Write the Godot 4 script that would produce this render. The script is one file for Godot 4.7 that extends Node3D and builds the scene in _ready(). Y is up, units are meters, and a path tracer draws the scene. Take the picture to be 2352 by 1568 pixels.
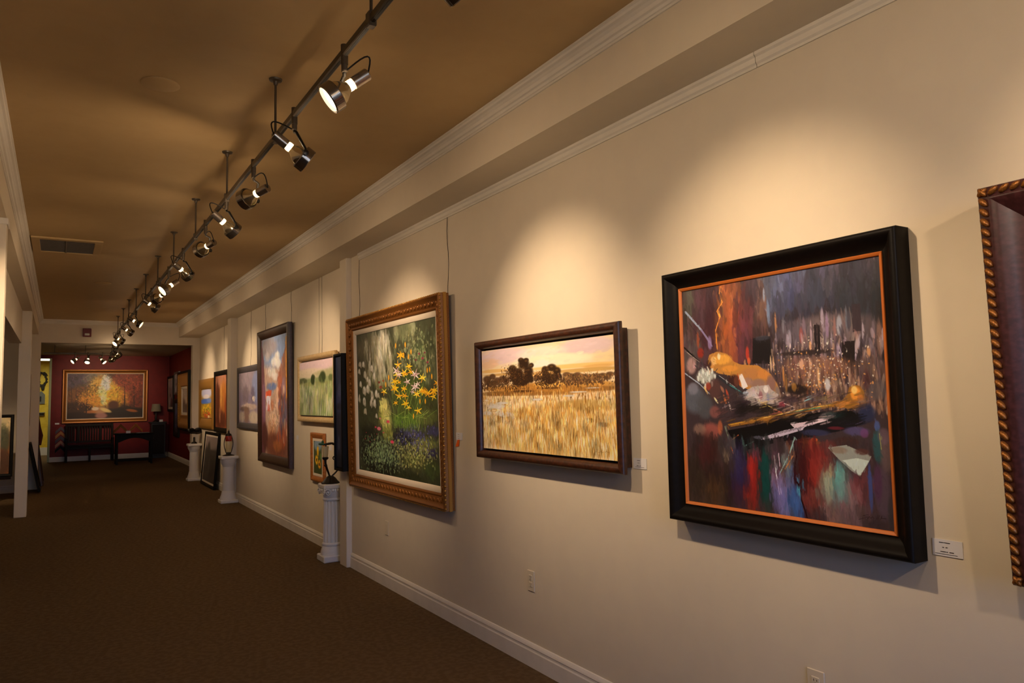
extends Node3D
# A picture gallery: a long corridor with framed paintings on the right wall, a track of spotlights under a tan ceiling, posts and a beam on the left, a red room at the far end.

const EYE := Vector3(0.0, 1.5, 0.0)
const CEIL := 3.10          # main ceiling
const SOFFIT := 2.82        # underside of the side beams
const WALL_A := 2.295       # right wall, near stretch
const WALL_B := 2.365       # right wall, second stretch
const WALL_C := 2.42        # right wall, third stretch
const TRACK := Vector3(0.885, 2.80, 0.0)
const WARM := Color(1.0, 0.868, 0.71)

var used := {}
var mats := {}
var rng := RandomNumberGenerator.new()


func _ready() -> void:
	rng.seed = 11
	set_camera()
	set_sky()
	make_materials()
	build_shell()
	build_pictures()
	build_track()
	build_furniture()
	build_small_things()


func set_camera() -> void:
	var cam := Camera3D.new()
	cam.name = "camera"
	cam.fov = rad_to_deg(2.0 * atan(784.0 / 1700.0))
	cam.near = 0.05
	cam.far = 120.0
	var yaw := deg_to_rad(31.49)
	var pitch := deg_to_rad(4.313)
	var roll := deg_to_rad(-1.079)
	var fwd := Vector3(sin(yaw) * cos(pitch), sin(pitch), -cos(yaw) * cos(pitch))
	var right := Vector3(cos(yaw), 0, sin(yaw))
	var up := right.cross(fwd)
	var r2 := right * cos(roll) + up * sin(roll)
	var u2 := up * cos(roll) - right * sin(roll)
	cam.transform = Transform3D(Basis(r2, u2, -fwd), EYE)
	add_child(cam)
	cam.current = true


func set_sky() -> void:
	var we := WorldEnvironment.new()
	we.name = "world_environment"
	var e := Environment.new()
	var sky := Sky.new()
	var sm := ProceduralSkyMaterial.new()
	sm.sky_top_color = Color(0.40, 0.58, 0.95)
	sm.sky_horizon_color = Color(0.66, 0.79, 1.0)
	sm.ground_bottom_color = Color(0.52, 0.54, 0.56)
	sm.ground_horizon_color = Color(0.62, 0.66, 0.72)
	sky.sky_material = sm
	e.background_mode = Environment.BG_SKY
	e.sky = sky
	e.background_energy_multiplier = 13.0
	e.tonemap_mode = Environment.TONE_MAPPER_LINEAR
	e.tonemap_exposure = 0.80
	e.sdfgi_enabled = true
	e.ssao_enabled = true
	e.ssil_enabled = true
	we.environment = e
	add_child(we)


# ------------------------------------------------------------------ naming and parts
func numbered(called: String) -> String:
	if not used.has(called):
		used[called] = 0
		return called
	used[called] += 1
	return "%s_%03d" % [called, used[called]]


func thing(called: String, label: String, category: String, at := Vector3.ZERO, b := Basis(), group := "") -> Node3D:
	var o := Node3D.new()
	o.name = numbered(called)
	add_child(o)
	o.transform = Transform3D(b, at)
	o.set_meta("label", label)
	o.set_meta("category", category)
	if group != "":
		o.set_meta("group", group)
	return o


func part(called: String, mesh: Mesh, m: Material, parent: Node3D) -> MeshInstance3D:
	var o := MeshInstance3D.new()
	o.name = called
	o.mesh = mesh
	o.material_override = m
	parent.add_child(o, true)
	return o


func single(called: String, mesh: Mesh, m: Material, label: String, category: String, at := Vector3.ZERO, b := Basis(), group := "") -> MeshInstance3D:
	var o := MeshInstance3D.new()
	o.name = numbered(called)
	o.mesh = mesh
	o.material_override = m
	add_child(o)
	o.transform = Transform3D(b, at)
	o.set_meta("label", label)
	o.set_meta("category", category)
	if group != "":
		o.set_meta("group", group)
	return o


func struct(called: String, mesh: Mesh, m: Material) -> MeshInstance3D:
	var o := MeshInstance3D.new()
	o.name = called
	o.mesh = mesh
	o.material_override = m
	add_child(o)
	o.set_meta("kind", "structure")
	return o


# ------------------------------------------------------------------ mesh building
class Shape:
	var st := SurfaceTool.new()

	func _init() -> void:
		st.begin(Mesh.PRIMITIVE_TRIANGLES)

	func put(p: Vector3, n: Vector3, uv := Vector2.ZERO) -> void:
		st.set_normal(n)
		st.set_uv(uv)
		st.add_vertex(p)

	func tri(a: Vector3, b: Vector3, c: Vector3, hint: Vector3) -> void:
		var n := (b - a).cross(c - a)
		if n.length_squared() < 1e-16:
			return
		n = n.normalized()
		if n.dot(hint) > 0.0:
			put(a, n)
			put(c, n)
			put(b, n)
		else:
			n = -n
			put(a, n)
			put(b, n)
			put(c, n)

	func quad(a: Vector3, b: Vector3, c: Vector3, d: Vector3, hint: Vector3) -> void:
		tri(a, b, c, hint)
		tri(a, c, d, hint)

	# four points with their own normals
	func soft(a: Vector3, b: Vector3, c: Vector3, d: Vector3, na: Vector3, nb: Vector3, nc: Vector3, nd: Vector3) -> void:
		for t in [[a, b, c, na, nb, nc], [a, c, d, na, nc, nd]]:
			var n: Vector3 = (t[1] - t[0]).cross(t[2] - t[0])
			if n.length_squared() < 1e-18:
				continue
			if n.dot(t[3] + t[4] + t[5]) > 0.0:
				put(t[0], t[3])
				put(t[2], t[5])
				put(t[1], t[4])
			else:
				put(t[0], t[3])
				put(t[1], t[4])
				put(t[2], t[5])

	func box(c: Vector3, s: Vector3, bev := 0.0, t := Transform3D()) -> Shape:
		var h := s * 0.5
		for ax in 3:
			var u := (ax + 1) % 3
			var v := (ax + 2) % 3
			for sg in [-1.0, 1.0]:
				var q := []
				for k in [[-1.0, -1.0], [1.0, -1.0], [1.0, 1.0], [-1.0, 1.0]]:
					var p := Vector3.ZERO
					p[ax] = sg * h[ax]
					p[u] = k[0] * (h[u] - bev)
					p[v] = k[1] * (h[v] - bev)
					q.append(t * (c + p))
				var n := Vector3.ZERO
				n[ax] = sg
				quad(q[0], q[1], q[2], q[3], t.basis * n)
		if bev > 0.0:
			for ax in 3:
				var u := (ax + 1) % 3
				var v := (ax + 2) % 3
				for su in [-1.0, 1.0]:
					for sv in [-1.0, 1.0]:
						var q := []
						for k in [[0, -1.0], [0, 1.0], [1, 1.0], [1, -1.0]]:
							var p := Vector3.ZERO
							p[ax] = k[1] * (h[ax] - bev)
							p[u] = su * (h[u] - (bev if k[0] == 1 else 0.0))
							p[v] = sv * (h[v] - (bev if k[0] == 0 else 0.0))
							q.append(t * (c + p))
						var n := Vector3.ZERO
						n[u] = su
						n[v] = sv
						quad(q[0], q[1], q[2], q[3], t.basis * n)
			for sx in [-1.0, 1.0]:
				for sy in [-1.0, 1.0]:
					for sz in [-1.0, 1.0]:
						var g := Vector3(sx, sy, sz)
						tri(t * (c + g * Vector3(h.x, h.y - bev, h.z - bev)), t * (c + g * Vector3(h.x - bev, h.y, h.z - bev)), t * (c + g * Vector3(h.x - bev, h.y - bev, h.z)), t.basis * g)
		return self

	# box between two corners
	func slab(a: Vector3, b: Vector3, bev := 0.0) -> Shape:
		return box((a + b) * 0.5, (b - a).abs(), bev)

	# revolve (radius, height) points about Y
	func lathe(prof: Array, seg := 20, t := Transform3D(), smooth := false, flutes := 0, depth := 0.0) -> Shape:
		var n := prof.size()
		var seg_n := []
		for i in n - 1:
			var d: Vector2 = prof[i + 1] - prof[i]
			seg_n.append(Vector2(d.y, -d.x).normalized() if d.length() > 1e-9 else Vector2(1, 0))
		for i in n - 1:
			var n0: Vector2 = seg_n[i]
			var n1: Vector2 = seg_n[i]
			if smooth:
				if i > 0 and seg_n[i - 1].dot(n0) > 0.55:
					n0 = (n0 + seg_n[i - 1]).normalized()
				if i < n - 2 and seg_n[i + 1].dot(n1) > 0.55:
					n1 = (n1 + seg_n[i + 1]).normalized()
			for k in seg:
				var a0 := TAU * k / seg
				var a1 := TAU * (k + 1) / seg
				var c0 := Vector3(cos(a0), 0, sin(a0))
				var c1 := Vector3(cos(a1), 0, sin(a1))
				var f0 := 1.0
				var f1 := 1.0
				if flutes > 0:
					f0 = 1.0 - depth * absf(sin(a0 * flutes * 0.5)) ** 0.6
					f1 = 1.0 - depth * absf(sin(a1 * flutes * 0.5)) ** 0.6
				var p: Vector2 = prof[i]
				var q: Vector2 = prof[i + 1]
				var up := Vector3.UP
				var A := t * (c0 * p.x * f0 + up * p.y)
				var B := t * (c1 * p.x * f1 + up * p.y)
				var C := t * (c1 * q.x * f1 + up * q.y)
				var D := t * (c0 * q.x * f0 + up * q.y)
				if flutes > 0:
					quad(A, B, C, D, t.basis * (c0 + c1))
				else:
					soft(A, B, C, D, (t.basis * (c0 * n0.x + up * n0.y)).normalized(), (t.basis * (c1 * n0.x + up * n0.y)).normalized(), (t.basis * (c1 * n1.x + up * n1.y)).normalized(), (t.basis * (c0 * n1.x + up * n1.y)).normalized())
		return self

	func tube(pts: Array, r: float, seg := 8, r1 := -1.0) -> Shape:
		var n := pts.size()
		if r1 < 0.0:
			r1 = r
		var rings := []
		var side := Vector3.ZERO
		for i in n:
			var d: Vector3 = (pts[mini(i + 1, n - 1)] - pts[maxi(i - 1, 0)]).normalized()
			if i == 0:
				side = d.cross(Vector3.UP if absf(d.y) < 0.9 else Vector3.RIGHT).normalized()
			else:
				side = (side - d * side.dot(d)).normalized()
			var o := d.cross(side)
			var rr := lerpf(r, r1, float(i) / maxf(1.0, n - 1.0))
			var ring := []
			for k in seg:
				var a := TAU * k / seg
				var v := side * cos(a) + o * sin(a)
				ring.append([pts[i] + v * rr, v])
			rings.append(ring)
		for i in n - 1:
			for k in seg:
				var j := (k + 1) % seg
				soft(rings[i][k][0], rings[i][j][0], rings[i + 1][j][0], rings[i + 1][k][0], rings[i][k][1], rings[i][j][1], rings[i + 1][j][1], rings[i + 1][k][1])
		for e in [0, n - 1]:
			var d: Vector3 = (pts[0] - pts[1]) if e == 0 else (pts[n - 1] - pts[n - 2])
			for k in seg:
				tri(pts[e], rings[e][k][0], rings[e][(k + 1) % seg][0], d)
		return self

	# sweep (inset, out) points round a rectangle w x h that stands on y = 0 and faces +z
	func frame(w: float, h: float, prof: Array) -> Shape:
		var n := prof.size()
		var sn := []
		for i in n - 1:
			var d: Vector2 = prof[i + 1] - prof[i]
			sn.append(Vector2(-d.y, d.x).normalized())
		for i in n - 1:
			var n0: Vector2 = sn[i]
			var n1: Vector2 = sn[i]
			if i > 0 and sn[i - 1].dot(n0) > 0.7:
				n0 = (n0 + sn[i - 1]).normalized()
			if i < n - 2 and sn[i + 1].dot(n1) > 0.7:
				n1 = (n1 + sn[i + 1]).normalized()
			var p: Vector2 = prof[i]
			var q: Vector2 = prof[i + 1]
			var P := corners(w, h, p)
			var Q := corners(w, h, q)
			var inward := [Vector3.UP, Vector3.LEFT, Vector3.DOWN, Vector3.RIGHT]
			for k in 4:
				var j := (k + 1) % 4
				var a: Vector3 = inward[k] * n0.x + Vector3.BACK * n0.y
				var b: Vector3 = inward[k] * n1.x + Vector3.BACK * n1.y
				soft(P[k], P[j], Q[j], Q[k], a, a, b, b)
		return self

	func corners(w: float, h: float, p: Vector2) -> Array:
		var x := w * 0.5 - p.x
		return [Vector3(-x, p.x, p.y), Vector3(x, p.x, p.y), Vector3(x, h - p.x, p.y), Vector3(-x, h - p.x, p.y)]

	# a painted sheet facing +z with the picture over the whole face, standing on y = y0
	func sheet(w: float, h: float, y0: float, z: float, thick := 0.012) -> Shape:
		var a := Vector3(-w * 0.5, y0, z)
		var b := Vector3(w * 0.5, y0, z)
		var c := Vector3(w * 0.5, y0 + h, z)
		var d := Vector3(-w * 0.5, y0 + h, z)
		var f := Vector3.BACK
		put(a, f, Vector2(0, 1))
		put(c, f, Vector2(1, 0))
		put(b, f, Vector2(1, 1))
		put(a, f, Vector2(0, 1))
		put(d, f, Vector2(0, 0))
		put(c, f, Vector2(1, 0))
		var k := Vector3(0, 0, -thick)
		quad(a, b, b + k, a + k, Vector3.DOWN)
		quad(c, d, d + k, c + k, Vector3.UP)
		quad(a, d, d + k, a + k, Vector3.LEFT)
		quad(b, c, c + k, b + k, Vector3.RIGHT)
		quad(a + k, b + k, c + k, d + k, Vector3.FORWARD)
		return self

	# extrude a 2D section (x, y) along z from z0 to z1
	func extrude(sec: Array, z0: float, z1: float, t := Transform3D()) -> Shape:
		var n := sec.size()
		var poly := PackedVector2Array(sec)
		var mid := Vector2.ZERO
		for p in sec:
			mid += p / n
		var ccw := not Geometry2D.is_polygon_clockwise(poly)
		for i in n:
			var p: Vector2 = sec[i]
			var q: Vector2 = sec[(i + 1) % n]
			var d := q - p
			var o := Vector2(d.y, -d.x) if ccw else Vector2(-d.y, d.x)
			quad(t * Vector3(p.x, p.y, z0), t * Vector3(q.x, q.y, z0), t * Vector3(q.x, q.y, z1), t * Vector3(p.x, p.y, z1), t.basis * Vector3(o.x, o.y, 0))
		var ids := Geometry2D.triangulate_polygon(poly)
		for i in range(0, ids.size(), 3):
			for e in [[z0, Vector3.FORWARD], [z1, Vector3.BACK]]:
				var a: Vector2 = sec[ids[i]]
				var b: Vector2 = sec[ids[i + 1]]
				var c: Vector2 = sec[ids[i + 2]]
				tri(t * Vector3(a.x, a.y, e[0]), t * Vector3(b.x, b.y, e[0]), t * Vector3(c.x, c.y, e[0]), t.basis * (e[1] * signf(z1 - z0)))
		return self

	func ball(c: Vector3, r: Vector3, seg := 10, rows := 6, b := Basis()) -> Shape:
		for i in rows:
			var v0 := PI * i / rows
			var v1 := PI * (i + 1) / rows
			for k in seg:
				var a0 := TAU * k / seg
				var a1 := TAU * (k + 1) / seg
				var q := []
				var m := []
				for e in [[v0, a0], [v0, a1], [v1, a1], [v1, a0]]:
					var n := Vector3(sin(e[0]) * cos(e[1]), cos(e[0]), sin(e[0]) * sin(e[1]))
					q.append(c + b * (n * r))
					m.append((b * (n / r)).normalized())
				soft(q[0], q[1], q[2], q[3], m[0], m[1], m[2], m[3])
		return self

	func mesh() -> ArrayMesh:
		st.index()
		return st.commit()


# the turn that carries +Y onto d
func along(d: Vector3) -> Basis:
	d = d.normalized()
	var s := d.cross(Vector3.RIGHT if absf(d.x) < 0.9 else Vector3.UP).normalized()
	return Basis(s, d, s.cross(d))


# ------------------------------------------------------------------ materials
func noise_map(freq: float, octaves: int, as_normal: bool, ramp: Gradient = null, bump := 4.0, seed_no := 3) -> NoiseTexture2D:
	var n := FastNoiseLite.new()
	n.seed = seed_no
	n.noise_type = FastNoiseLite.TYPE_SIMPLEX_SMOOTH
	n.frequency = freq
	n.fractal_octaves = octaves
	var t := NoiseTexture2D.new()
	t.width = 512
	t.height = 512
	t.seamless = true
	t.noise = n
	t.as_normal_map = as_normal
	t.bump_strength = bump
	if ramp:
		t.color_ramp = ramp
	return t


func two(a: Color, b: Color, p0 := 0.3, p1 := 0.7) -> Gradient:
	var g := Gradient.new()
	g.offsets = PackedFloat32Array([p0, p1])
	g.colors = PackedColorArray([a, b])
	return g


func plain(called: String, c: Color, rough := 0.7, metal := 0.0) -> StandardMaterial3D:
	var m := StandardMaterial3D.new()
	m.resource_name = called
	m.albedo_color = c
	m.roughness = rough
	m.metallic = metal
	mats[called] = m
	return m


func paint_coat(called: String, a: Color, b: Color, rough: float) -> StandardMaterial3D:
	var m := plain(called, Color.WHITE, rough)
	m.albedo_texture = noise_map(0.006, 4, false, two(a, b), 1.0, 5)
	m.normal_enabled = true
	m.normal_texture = noise_map(0.22, 2, true, null, 1.6, 7)
	m.normal_scale = 0.05
	m.uv1_triplanar = true
	m.uv1_world_triplanar = true
	m.uv1_scale = Vector3.ONE * 1.6
	m.metallic_specular = 0.35
	return m


func wood(called: String, a: Color, b: Color, rough: float, scale := Vector3(3, 3, 3)) -> StandardMaterial3D:
	var m := plain(called, Color.WHITE, rough)
	m.albedo_texture = noise_map(0.02, 4, false, two(a, b, 0.25, 0.75), 1.0, 9)
	m.uv1_triplanar = true
	m.uv1_scale = scale
	return m


func make_materials() -> void:
	paint_coat("wall_paint", Color(0.857, 0.807, 0.722), Color(0.863, 0.813, 0.728), 0.62)
	paint_coat("trim_paint", Color(0.88, 0.85, 0.80), Color(0.90, 0.87, 0.82), 0.45)
	paint_coat("ceiling_paint", Color(0.735, 0.62, 0.44), Color(0.745, 0.63, 0.45), 0.6)
	paint_coat("red_paint", Color(0.41, 0.045, 0.035), Color(0.44, 0.055, 0.04), 0.5)
	paint_coat("yellow_paint", Color(0.86, 0.72, 0.22), Color(0.90, 0.77, 0.28), 0.6)
	paint_coat("pale_ceiling", Color(0.72, 0.66, 0.56), Color(0.75, 0.69, 0.59), 0.7)
	var carpet := plain("carpet", Color.WHITE, 0.95)
	carpet.albedo_texture = noise_map(0.03, 5, false, two(Color(0.405, 0.325, 0.23), Color(0.45, 0.365, 0.265)), 1.0, 21)
	carpet.normal_enabled = true
	carpet.normal_texture = noise_map(0.35, 3, true, null, 8.0, 22)
	carpet.normal_scale = 0.5
	carpet.uv1_triplanar = true
	carpet.uv1_world_triplanar = true
	carpet.uv1_scale = Vector3.ONE * 1.3
	carpet.metallic_specular = 0.1
	wood("ebony", Color(0.06, 0.045, 0.04), Color(0.08, 0.062, 0.052), 0.45)
	wood("walnut", Color(0.17, 0.085, 0.05), Color(0.30, 0.155, 0.085), 0.38)
	wood("dark_brown", Color(0.15, 0.08, 0.055), Color(0.23, 0.125, 0.085), 0.42)
	wood("oxblood", Color(0.20, 0.095, 0.095), Color(0.29, 0.15, 0.16), 0.35, Vector3(5, 5, 5))
	wood("cream_frame", Color(0.72, 0.60, 0.42), Color(0.80, 0.69, 0.50), 0.5)
	wood("honey_frame", Color(0.56, 0.33, 0.14), Color(0.68, 0.42, 0.19), 0.42)
	wood("slate_frame", Color(0.24, 0.23, 0.26), Color(0.31, 0.30, 0.33), 0.45)
	wood("black_wood", Color(0.045, 0.04, 0.038), Color(0.065, 0.056, 0.05), 0.55)
	wood("bench_wood", Color(0.075, 0.045, 0.035), Color(0.11, 0.065, 0.05), 0.5)
	for k in ["ebony", "black_wood", "bench_wood"]:
		mats[k].metallic_specular = 0.25
	var gold := plain("old_gold", Color.WHITE, 0.42, 0.55)
	gold.albedo_texture = noise_map(0.06, 4, false, two(Color(0.43, 0.25, 0.10), Color(0.66, 0.43, 0.18)), 1.0, 31)
	gold.uv1_triplanar = true
	gold.uv1_scale = Vector3.ONE * 6.0
	plain("pale_gold", Color(0.74, 0.54, 0.24), 0.4, 0.55)
	plain("orange_liner", Color(0.76, 0.42, 0.17), 0.5)
	plain("linen", Color(0.86, 0.80, 0.72), 0.85)
	plain("card", Color(0.86, 0.85, 0.86), 0.6)
	plain("ink", Color(0.22, 0.19, 0.19), 0.7)
	plain("sticker", Color(0.93, 0.40, 0.10), 0.5)
	plain("outlet_plastic", Color(0.84, 0.79, 0.70), 0.4)
	plain("slot", Color(0.05, 0.04, 0.035), 0.7)
	plain("cord", Color(0.20, 0.15, 0.10), 0.6)
	plain("track_metal", Color(0.36, 0.32, 0.27), 0.4, 0.6)
	plain("steel", Color(0.66, 0.62, 0.58), 0.24, 0.9)
	plain("dark_steel", Color(0.16, 0.15, 0.14), 0.3, 0.7)
	plain("chrome", Color(0.55, 0.52, 0.49), 0.16, 0.95)
	plain("mirror_glass", Color(0.86, 0.80, 0.66), 0.12, 0.95)
	plain("plaster", Color(0.86, 0.84, 0.80), 0.6)
	plain("bronze", Color(0.13, 0.10, 0.07), 0.38, 0.5)
	plain("verdigris", Color(0.18, 0.36, 0.24), 0.5)
	plain("vent_metal", Color(0.47, 0.43, 0.40), 0.5, 0.2)
	plain("alarm_red", Color(0.42, 0.05, 0.06), 0.4)
	plain("white_plastic", Color(0.85, 0.84, 0.82), 0.35)
	plain("grey_plaque", Color(0.42, 0.42, 0.38), 0.7)
	plain("foliage_dark", Color(0.16, 0.14, 0.09), 0.8)
	plain("cloth_brown", Color(0.34, 0.12, 0.06), 0.9)
	plain("shade_cloth", Color(0.52, 0.48, 0.40), 0.9)
	plain("black_cabinet", Color(0.05, 0.045, 0.04), 0.45)
	plain("red_band", Color(0.62, 0.16, 0.10), 0.4)
	plain("cream_glass", Color(0.80, 0.72, 0.52), 0.25)
	plain("jamb_green", Color(0.70, 0.74, 0.58), 0.6)
	var glow := plain("lamp_face", Color(1, 1, 1), 0.3)
	glow.emission_enabled = true
	glow.emission = Color(1.0, 0.9, 0.72)
	glow.emission_energy_multiplier = 9.0
	var neck := plain("lamp_neck", Color(1, 1, 1), 0.3)
	neck.emission_enabled = true
	neck.emission = Color(1.0, 0.86, 0.62)
	neck.emission_energy_multiplier = 5.0
	var panel := plain("ceiling_panel_glow", Color(1, 1, 1), 0.4)
	panel.emission_enabled = true
	panel.emission = Color(0.95, 1.0, 0.92)
	panel.emission_energy_multiplier = 4.0
	var glass := plain("window_glass", Color(0.9, 0.95, 0.95, 0.08), 0.05)
	glass.transparency = BaseMaterial3D.TRANSPARENCY_ALPHA
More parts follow.
